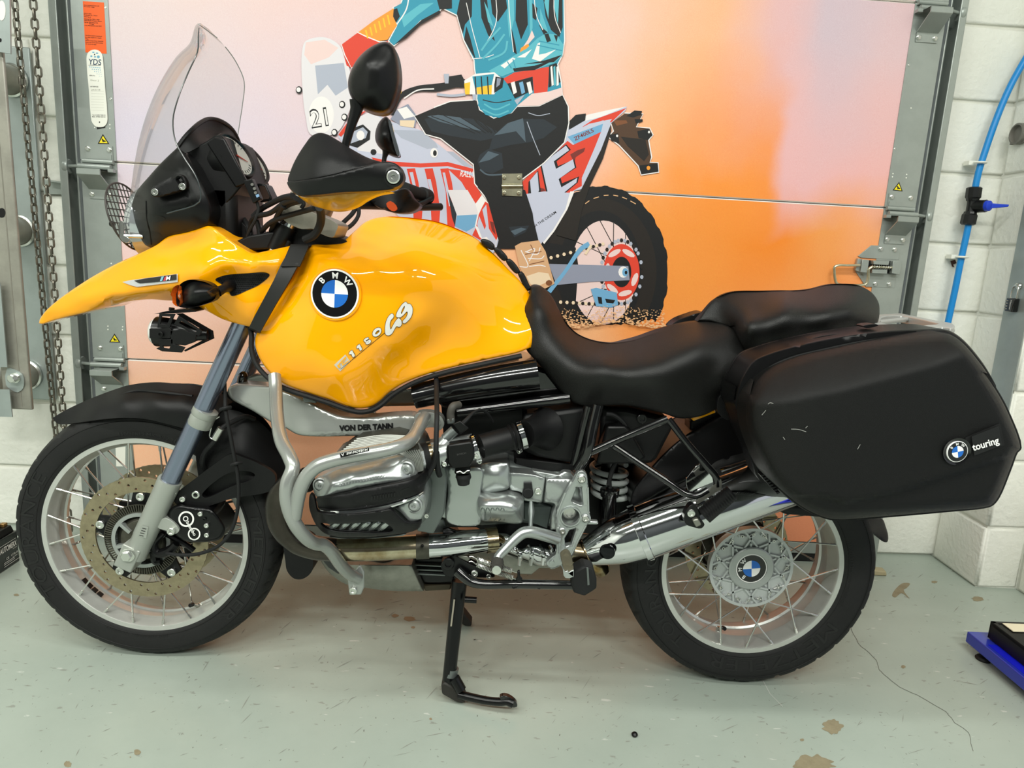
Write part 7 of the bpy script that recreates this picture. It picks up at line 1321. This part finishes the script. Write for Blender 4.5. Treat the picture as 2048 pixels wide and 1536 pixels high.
# ================================================================ things round the motorcycle
# hoist chain: a loop hanging by the door
def link_mesh(L=.038, W=.0225, r=.0033):
    a = (L-W)/2; pts = []
    for k in range(7): t = -math.pi/2+math.pi*k/6; pts.append((a+(W/2-r)*math.cos(t)*1., (W/2-r)*math.sin(t)))
    for k in range(7): t = math.pi/2+math.pi*k/6; pts.append((-a+(W/2-r)*math.cos(t), (W/2-r)*math.sin(t)))
    return tube([(y, 0, x) for x, y in pts], r, n=6, sub=1, closed=True)
ch = thing('hoist_chain', 'long steel chain loop hanging beside the left door track', 'chain', (-.605, .585, 0))
proto = None; m_chain = mat('chain_steel', '#8A867A', .35, .8, var=.3, vscale=80); nl = 0
top1, top2 = PW(29, 0, .14), PW(66, 0, .14); b1, b2 = PW(112, 870, .14), PW(127, 850, .14)
paths = []
low = PW(136, 1076, .14)
pth = [along(top1, b1, -.35), top1, b1, along(b1, low, .55), low+[-.008, 0, -.001], low, low+[.004, 0, .004], along(b2, low, .5), b2, top2, along(top2, b2, -.35)]
c_ = spline(np.array(pth), 40); s_ = np.r_[0, np.cumsum(np.linalg.norm(np.diff(c_, axis=0), axis=1))]; step = .0265; n = int(s_[-1]/step)
for k in range(n):
    s0 = k*step; p_ = np.array([np.interp(s0, s_, c_[:, i]) for i in range(3)]); q = np.array([np.interp(min(s0+step, s_[-1]), s_, c_[:, i]) for i in range(3)]); d = nrm(q-p_)
    if p_[2] > 2.2: continue
    if proto is None: proto = obj('link', link_mesh(), m_chain, ch); o = proto
    else: o = copy_to(proto, ch, p_)
    o.location = p_-world_of(ch); o.rotation_mode = 'QUATERNION'; o.rotation_quaternion = Vector(d).to_track_quat('Z', 'Y') @ Matrix.Rotation(.35+(math.pi/2 if k % 2 else 0), 3, 'Z').to_quaternion()
# galvanised wall bracket at the far left
m_ga2 = mat('stainless_sheet', '#A9B2B0', .35, .5, var=.15, vscale=6, bump=.03, bscale=40); m_ga3 = mat('aluminium_post', '#A6A399', .45, .6, var=.25, vscale=9)
K7 = crop(0, 500, 4.267); K8 = crop(0, 0, 3.072)
wb = thing('wall_bracket', 'galvanised steel bracket with welded tubes on the white block wall', 'bracket', PW(40, 800, .02))
x0, x1, z0, z1 = -.86, PW(105, 700, .008)[0], PW(108, 800, .008)[2], PW(60, 95, .008)[2]
obj('back_plate', box(wp((x0+x1)/2, .007, (z0+z1)/2), (x1-x0, .01, z1-z0), rot=RW), m_ga2, wb, bevel=.004)
obj('upper_plate', wflat(cor(*K8((-60, -60), (58, -60), (64, 330), (-60, 310))), .30, .006), m_ga2, wb); obj('light_hole', wflat(K8(*circ(10, 65, 24, 62, 16)), .301, .002), m_white, wb)
DP = .28
for (x, y) in ((30, 163), (46, 462), (60, 748)):
    a = PW(x, y, .0); b = a-np.array([-se, ce, 0])*DP; obj('tube', tube([a, b], .043, n=28), m_ga3, wb); obj('weld', tube([a+np.array([math.cos(t)*.046, -.018, math.sin(t)*.046]) for t in np.linspace(0, 2*math.pi, 20, endpoint=False)], .006, n=6, closed=True), m_bright, wb)
zt, zb = 2.1, PW(62, 820, DP)[2]; xr = PW(50, 640, DP)[0]
obj('post', wbox(xr-.085, xr, DP-.01, DP, zb, zt), m_ga3, wb, bevel=.004); obj('post_seam', wbox(xr-.032, xr-.029, DP, DP+.0006, zb+.01, zt), mat('seam_grey', '#7D7A70', .6), wb)
obj('cover_sheet', wflat(cor(*K7((-60, 280), (0, 280), (62, 1000), (-60, 998))), DP+.02, .004), m_ga2, wb); obj('cover_sheet', wflat(cor(*K7((-60, 1190), (80, 1192), (104, 1426), (-60, 1420))), DP+.02, .004), m_ga2, wb)
obj('slot_plate', wflat(K7((60, 1010), (120, 1020), (190, 1060), (204, 1120), (196, 1180), (150, 1215), (90, 1190), (50, 1150)), DP+.004, .004), m_ga2, wb); obj('bolt', bolt(PW(*K7((130, 1090))[0], DP+.005), YA, .013, .02, socket=False), m_bright, wb); obj('stud', cyl(PW(*K7((130, 1090))[0], DP+.02), PW(*K7((130, 1090))[0], DP+.05), .0065), m_bright, wb)
obj('post_hole', wflat(K8(*circ(10, 1308, 24, 30, 14)), DP+.0008, .001), m_dark, wb); obj('post_hole', wflat(K8(*circ(0, 246, 8, 12, 12)), .3012, .001), m_dark, wb)
# small steel bracket on the wall
sb_ = thing('small_wall_plate', 'small steel plate screwed to the wall beside the chain', 'bracket', PW(112, 395, .0))
obj('plate', wflat(cor(*K8((262, 1108), (415, 1128), (418, 1195), (270, 1192))), .012, .008), m_galv, sb_); obj('lip', wflat(cor(*K8((262, 1100), (415, 1120), (415, 1130), (262, 1110))), .05, .04), m_galv, sb_); obj('bolt', bolt(PW(*K8((398, 1172))[0], .013), YA, .0075, .006, socket=False), m_bright, sb_)
# battery on the floor
bo = PF(40, 1122); btt = thing('battery', 'black boxed battery with white lettering standing on the floor', 'battery', (-.49, .18, 0))
c = PF(40, 1121); fx = nrm(PF(40, 1121)-PF(0, 1148)); fx[2] = 0; fx = nrm(fx); fy = np.array([-fx[1], fx[0], 0]); HB = .105
def bl(u, w, h): return c+fx*u+fy*w+np.array([0, 0, h])
obj('case', hexa([bl(-.17, 0, 0), bl(0, 0, 0), bl(0, 0, HB), bl(-.17, 0, HB)], [bl(-.17, .09, 0), bl(0, .09, 0), bl(0, .09, HB), bl(-.17, .09, HB)]), m_bblk, btt, bevel=.003)
obj('lid', hexa([bl(-.165, .006, HB), bl(-.006, .006, HB), bl(-.012, .01, HB+.022), bl(-.16, .01, HB+.022)], [bl(-.165, .084, HB), bl(-.006, .084, HB), bl(-.012, .08, HB+.022), bl(-.16, .08, HB+.022)]), m_blk, btt, bevel=.002)
obj('carry_loop', hexa([bl(-.10, .03, HB+.022), bl(-.03, .03, HB+.022), bl(-.03, .03, HB+.036), bl(-.10, .03, HB+.036)], [bl(-.10, .06, HB+.022), bl(-.03, .06, HB+.022), bl(-.03, .06, HB+.036), bl(-.10, .06, HB+.036)]), m_blk, btt, bevel=.003)
obj('terminal', hexa([bl(-.03, .02, HB+.01), bl(-.012, .02, HB+.01), bl(-.012, .02, HB+.03), bl(-.03, .02, HB+.03)], [bl(-.03, .036, HB+.01), bl(-.012, .036, HB+.01), bl(-.012, .036, HB+.03), bl(-.03, .036, HB+.03)]), mat('brass', '#B08A55', .35, .8), btt, bevel=.001)
mb = text_world('AUTOMERX', bl(-.088, -.0016, .06), fx, (0, 0, 1), .078, .017, bold=.02, shear=.15); text_world('BATTERY', bl(-.030, -.0016, .053), fx, (0, 0, 1), .02, .003, mb); text_world('GT20L-BS', bl(-.04, -.0016, .034), fx, (0, 0, 1), .032, .006, mb); text_world('12V 18AH', bl(-.034, -.0016, .026), fx, (0, 0, 1), .022, .004, mb); text_world('CE', bl(-.062, -.0016, .031), fx, (0, 0, 1), .012, .008, mb)
for h, a in ((.024, .05), (.019, .05), (.012, .075)): mb.add([bl(-.075, -.0016, h), bl(-.075+a, -.0016, h), bl(-.075+a, -.0016, h+.0014), bl(-.075, -.0016, h+.0014)], [(0, 1, 2, 3)])
mb.add([bl(-.09, -.0016, .083), bl(-.012, -.0016, .083), bl(-.012, -.0016, .0842), bl(-.09, -.0016, .0842)], [(0, 1, 2, 3)]); obj('lettering', mb, m_wht, btt, smooth=0)
# blue air pipe with tap on the right wall
m_pipe = mat('blue_pipe', '#1B86CF', .35); PP = [PW(x, y, .045) for x, y in ((2100, 60), (2066, 95), (2045, 128), (2018, 178), (1992, 240), (1971, 300), (1957, 345), (1946, 400), (1936, 455), (1922, 520), (1910, 580), (1897, 640), (1880, 720), (1860, 820), (1835, 950))]
ap = thing('air_pipe', 'bright blue plastic air pipe with a black tap running up the white wall', 'pipe', PP[-1]); obj('pipe', tube(PP, .0105, n=18, sub=6), m_pipe, ap, smooth=60)
for q in (A4((1700, 1195))[0], A8((1570, 490))[0]):
    o = PW(*q, .03); cl_ = obj('clip', MB().join(tube([o+np.array([math.cos(t)*.0135, -math.sin(t)*.0135-.018, 0]) for t in np.linspace(-.3, math.pi+.3, 16)], .004, n=8, flat=2.)).join(box(o+[-.005, .008, 0], (.05, .03, .014))), m_white, ap, bevel=.001); lab(cl_, 'white plastic clip')
    if q[1] > 400: obj('rust_mark', wflat(A8((1515, 520), (1545, 510), (1555, 535), (1530, 545), (1540, 565), (1525, 560)), .004, .003), mat('rust', '#4A2A22', .8), cl_)
m_coup = mat('coupling_black', '#111213', .35); tv = obj('tap', tube([PW(1946, 395, .045), PW(1944, 412, .045), PW(1940, 432, .045)], .0165, n=16), m_coup, ap); lab(tv, 'black pipe coupling with a blue lever')
def nut(x, y, x2, y2, r):
    a, b = PW(x, y, .045), PW(x2, y2, .045); return lathe(a, b-a, [(r*.75, 0), (r, .004), (r, np.linalg.norm(b-a)*.75), (r*.85, np.linalg.norm(b-a)*.85), (r*.8, np.linalg.norm(b-a))], 10)
obj('coupling_nut', nut(1949, 374, 1945, 402, .0245), m_coup, tv, smooth=20); obj('coupling_nut', nut(1935, 450, 1941, 424, .0245), m_coup, tv, smooth=20);
a, b = PW(1950, 413, .05), PW(1972, 412, .085); obj('tap_bonnet', lathe(a, b-a, [(.02, -.012), (.021, 0), (.021, np.linalg.norm(b-a)), (.017, np.linalg.norm(b-a)+.002)], 12), m_coup, tv, smooth=20)
m_bl = mat('lever_blue', '#1E3FC0', .3); d = nrm(b-a); obj('lever_hub', lathe(b, d, [(.018, 0), (.017, .012), (.01, .016), (0, .016)], 16), m_bl, tv); obj('lever', hexa([b+d*.012+v for v in ([0, 0, -.009], [.05, -.02, -.002], [.052, -.02, .006], [0, 0, .009])], [b+d*.012+np.array(v)+[0, .008, 0] for v in ([0, 0, -.009], [.05, -.02, -.002], [.052, -.02, .006], [0, 0, .009])]), m_bl, tv, bevel=.002)
# corner guard on the pier, padlock, conduit box
gz0, gz1 = .46, 2.3; obj('trim_1', box((2.5445, .6065, (gz0+gz1)/2), (.005, .109, gz1-gz0)), m_ga2, None, bevel=.001, kind='structure')
p_ = PX(2031, 577, 2.53); pd = thing('padlock', 'black combination padlock hanging on the steel corner guard', 'padlock', PX(2022, 622, 2.53))
hb = .045; cB = PX(2024, 610, 2.53); pk = obj('lock_body', box(cB, (.02, .036, hb)), m_bblk, pd, bevel=.003)
obj('shackle', tube([cB+[0, .012, .02], cB+[0, .013, .045], cB+[0, .009, .058], cB+[0, -.002, .064], cB+[0, -.012, .058], cB+[0, -.015, .045], cB+[0, -.014, .02]], .0032, n=10), m_bright, pd); obj('staple', lathe(cB+[.01, 0, .062], (-1, 0, 0), [(.012, 0), (.010, .006), (.005, .009), (0, .009)], 14), m_bright, pd)
mb = text_world('Master', cB+[-.0108, -.004, .016], (0, 0, -1), (0, -1, 0), .032, .006, bold=.01); obj('lock_lettering', mb, m_wht, pd, smooth=0)
for k in range(4): obj('number_wheel', box(cB+[-.0085, .013, .013-k*.009], (.006, .012, .0055)), mat('wheel_grey', '#8C8C86', .4, .5), pd, bevel=.001)
cx_ = PX(2044, 268, 2.545); cdt = tag(obj('conduit_box', MB().join(lathe(cx_+[0, 0, 0], (-1, 0, 0), [(.034, 0), (.034, .02), (.028, .022), (.026, .008), (0, .008)], 24)).join(box(cx_+[-.004, 0, 0], (.01, .075, .06))), mat('conduit_grey', '#77746C', .6), None, smooth=30), 'grey round-mouthed electrical box high on the pier', 'electrical box')
# blue base with black box at the right
TR = crop(1900, 1200, 7.682); ZT = .055
t0, t1, t2 = PF(*TR((262, 478))[0], ZT), PF(*TR((1137, 1195))[0], ZT), PF(*TR((590, 488))[0], ZT)
e1 = nrm(t1-t0); e2 = nrm((t2-t0)*[1, 1, 0]); e2 = nrm(np.array([-e1[1], e1[0], 0])*(1 if np.dot([-e1[1], e1[0], 0], t2-t0) > 0 else -1))
base_ = thing('equipment_base', 'blue painted steel base on levelling feet at the right', 'base', (t0+e1*.3)*[1, 1, 0])
def tb_(u, w, h): return np.array([t0[0], t0[1], 0])+e1*u+e2*w+np.array([0, 0, h])
hB = PF(*TR((235, 580))[0])[2]; hb_ = .022; m_navyp = mat('blue_machine_paint', '#1F2FA0', .3, coat=.4)
obj('frame', hexa([tb_(0, 0, hb_), tb_(.75, 0, hb_), tb_(.75, .5, hb_), tb_(0, .5, hb_)], [tb_(0, 0, ZT), tb_(.75, 0, ZT), tb_(.75, .5, ZT), tb_(0, .5, ZT)]), m_navyp, base_, bevel=.003)
_v = PF(*TR((550, 690))[0], ZT)-t0; UP_ = float(np.dot(_v, e1))
obj('raised_panel', hexa([tb_(UP_, .012, ZT), tb_(.74, .012, ZT), tb_(.74, .49, ZT), tb_(UP_, .49, ZT)], [tb_(UP_, .012, ZT+.0015), tb_(.74, .012, ZT+.0015), tb_(.74, .49, ZT+.0015), tb_(UP_, .49, ZT+.0015)]), mat('bright_blue_panel', '#1420C8', .2, coat=.5), base_)
obj('slot', hexa([tb_(.055, .085, ZT+.0004), tb_(.065, .085, ZT+.0004), tb_(.03, .2, ZT+.0004), tb_(.02, .2, ZT+.0004)], [tb_(.055, .085, ZT+.001), tb_(.065, .085, ZT+.001), tb_(.03, .2, ZT+.001), tb_(.02, .2, ZT+.001)]), m_dark, base_)
for u, w in ((.055, .02), (.7, .02), (.055, .47), (.7, .47)): obj('levelling_foot', lathe(tb_(u, w, 0), (0, 0, 1), [(.02, 0), (.021, .004), (.017, .009), (.005, .011), (.005, .03)], 20), m_black, base_)
def uw(px_, py_, z): v = PF(px_, py_, z)-t0; return np.dot(v, e1), np.dot(v, e2)
u0, w0 = uw(*TR((570, 582))[0], ZT); h2 = .05
bx = thing('black_box', 'black open box lying on the blue base', 'box', tb_(u0+.3, w0+.15, ZT))
def bb_(u, w, h): return tb_(u0+u, w0+w, ZT+.003+h)
mb = MB(); hexa([bb_(0, 0, 0), bb_(.6, 0, 0), bb_(.6, .012, 0), bb_(0, .012, 0)], [bb_(0, 0, h2), bb_(.6, 0, h2), bb_(.6, .012, h2), bb_(0, .012, h2)], mb); hexa([bb_(0, 0, 0), bb_(.012, 0, 0), bb_(.012, .3, 0), bb_(0, .3, 0)], [bb_(0, 0, h2), bb_(.012, 0, h2), bb_(.012, .3, h2), bb_(0, .3, h2)], mb); hexa([bb_(0, 0, h2-.012), bb_(.6, 0, h2-.012), bb_(.6, .3, h2-.012), bb_(0, .3, h2-.012)], [bb_(0, 0, h2-.002), bb_(.6, 0, h2-.002), bb_(.6, .3, h2-.002), bb_(0, .3, h2-.002)], mb)
obj('box_shell', mb, m_blk, bx, smooth=0, bevel=.001); obj('box_clasp', hexa([bb_(.3, -.002, .02), bb_(.34, -.002, .02), bb_(.34, -.002, .026), bb_(.3, -.002, .026)], [bb_(.3, .002, .02), bb_(.34, .002, .02), bb_(.34, .002, .026), bb_(.3, .002, .026)]), m_bright, bx)
tag(obj('paper_sheet', hexa([bb_(.013, .025, h2), bb_(.055, .025, h2), bb_(.05, .21, h2), bb_(.013, .21, h2)], [bb_(.013, .025, h2+.002), bb_(.055, .025, h2+.002), bb_(.05, .21, h2+.002), bb_(.013, .21, h2+.002)]), mat('cream_paper', '#E4DCC0', .7)), 'cream sheet of paper lying in the black box', 'paper')
bg = MB(); rng = random.Random(3); V = []; nx, ny = 14, 12
for i in range(nx):
    for j in range(ny): V.append(bb_(.10+i*.016, .03+j*.016, h2+.004+rng.random()*.018*math.sin(math.pi*i/(nx-1))*math.sin(math.pi*j/(ny-1))+.006))
bg.add(V, [(i*ny+j, (i+1)*ny+j, (i+1)*ny+j+1, i*ny+j+1) for i in range(nx-1) for j in range(ny-1)]); tag(obj('plastic_bag', bg, mat('clear_plastic', '#C9CDCB', .2, alpha=.55), None, smooth=20), 'crumpled clear plastic bag on the black box', 'bag')
cbp = [bb_(.40, .27, h2+.008), bb_(.22, .25, h2+.03), bb_(.08, .23, h2+.06), bb_(.045, .25, h2+.085), bb_(.07, .30, h2+.085), bb_(.13, .33, h2+.07), bb_(.25, .33, h2+.03)]
tag(obj('black_cable', tube(cbp, .0065, n=10, sub=8), m_black, None), 'looped black cable resting on the black box', 'cable')
# floor: worn patches, hairline crack, pebble
def fpatch(name, pts, m, z=.0006, smooth=True):
    s = Sheet([(p[0], p[1], 0) if smooth else (p[0], p[1], 0, 1) for p in pts], back=0, step=4); return obj(name, MB().add([PF(q[0], q[1], z) for q in s.q], s.f), m, floor, smooth=0)
def rough(cx, cy, rx, ry, n=22, seed=0, amp=.35):
    r_ = random.Random(seed); return [(cx+rx*math.cos(a)*(1-amp*r_.random()), cy+ry*math.sin(a)*(1-amp*r_.random())) for a in [2*math.pi*k/n for k in range(n)]]
W8 = [((1145, 975), 55, 38, 1), ((1060, 1150), 110, 50, 2), ((1000, 1037), 12, 8, 3), ((1478, 692), 13, 9, 4), ((1625, 292), 18, 7, 5), ((1830, 372), 34, 14, 6)]
for (x, y), rx, ry, sd_ in W8: q = B8((x, y))[0]; fpatch('worn_patch', rough(*q, rx/2.359, ry/2.359, seed=sd_), m_worn)
fpatch('worn_patch', B8((1425, 355), (1470, 300), (1510, 300), (1495, 320), (1480, 330), (1508, 372), (1470, 345), (1440, 365)), m_worn)
for x, y, rx, ry, sd_ in ((925, 1430, 30, 22, 11), (457, 1510, 28, 26, 12), (878, 1462, 6, 6, 13), (110, 370, 22, 10, 14)): q = B6((x, y))[0]; fpatch('worn_patch', rough(*q, rx/3.368, ry/3.368, seed=sd_, n=16), m_worn)
for x, y, rx, ry, sd_ in ((640, 510, 28, 14, 21), (735, 530, 50, 20, 22), (762, 588, 18, 9, 23), (880, 1205, 12, 9, 24)): q = B7((x, y))[0]; fpatch('worn_patch', rough(*q, rx/3.368, ry/3.368, seed=sd_, n=16), mat('worn_tan', '#8E7A60', .8))
m_crack = mat('crack_dark', '#5F5F57', .9)
def crack(pts, w=.8):
    p = np.array(pts); p = np.vstack([np.linspace(p[i], p[i+1], 6)[:-1] for i in range(len(p)-1)]+[p[-1:]]); r_ = np.random.RandomState(5); p[1:-1] += r_.uniform(-1.2, 1.2, (len(p)-2, 2)); t = np.gradient(p, axis=0); nn = np.c_[-t[:, 1], t[:, 0]]; nn /= np.linalg.norm(nn, axis=1)[:, None]; q = np.vstack([p+nn*w/2, p-nn*w/2]); n = len(p)
    obj('hairline_crack', MB().add([PF(x, y, .0007) for x, y in q], [(i, i+1, n+i+1, n+i) for i in range(n-1)]), m_crack, floor, smooth=0)
crack(B8((1230, 505), (1265, 580), (1350, 660), (1370, 715), (1460, 785), (1560, 835), (1680, 905), (1720, 955), (1785, 1000), (1808, 1090)))
m_scr = mat('light_scratch', '#C8CBC4', .6); 
for pts in (((815, 755), (850, 820), (910, 880)), ((1125, 765), (1205, 778))):
    p = np.array(B8(*pts)); q = np.vstack([p+[.6, 0], p-[.6, 0]]); n = len(p); obj('scratch', MB().add([PF(x, y, .0007) for x, y in q], [(i, i+1, n+i+1, n+i) for i in range(n-1)]), m_scr, floor, smooth=0)
r_ = random.Random(9); mb = MB()
for k in range(260):                                         # small tyre scuffs and dirt
    x, y = r_.uniform(20, 2030), r_.uniform(1130, 1530); L_ = r_.uniform(2, 9)*(1 if r_.random() < .85 else 2.2); a = r_.gauss(-.5, .45); w = r_.uniform(.4, 1.1); e = np.array([math.cos(a), math.sin(a)])*L_; n_ = np.array([-math.sin(a), math.cos(a)])*w
    try: mb.add([PF(*(np.array((x, y))+v), .0005) for v in (e+n_*.3, n_, -e, -n_)], [(0, 1, 2, 3)])
    except Exception: pass
obj('floor_scuffs', mb, mat('scuff_floor', '#8B8D84', .8), floor, smooth=0, kind='stuff')
pb = PF(*B8((209, 1020))[0]); bmx = bmesh.new(); bmesh.ops.create_icosphere(bmx, subdivisions=2, radius=.0065); mb = MB().add([np.array(v.co)*(1+.25*r_.random())*[1, 1, .8]+pb+[0, 0, .005] for v in bmx.verts], [tuple(v.index for v in f.verts) for f in bmx.faces]); bmx.free()
tag(obj('pebble', mb, m_blk, None), 'tiny black pebble on the bare floor', 'pebble')
fb_ = PF(1752, 1147); tag(obj('floor_stop', hexa([fb_+v for v in ([-.05, -.02, 0], [.03, -.02, 0], [.035, .02, 0], [-.05, .02, 0])], [fb_+v for v in (np.array([-.05, -.018, .022]), np.array([.026, -.018, .018]), np.array([.03, .018, .018]), np.array([-.05, .018, .022]))]), mat('stop_tan', '#A79C7C', .6), None, bevel=.005), 'small tan block on the floor behind the rear tyre', 'block')
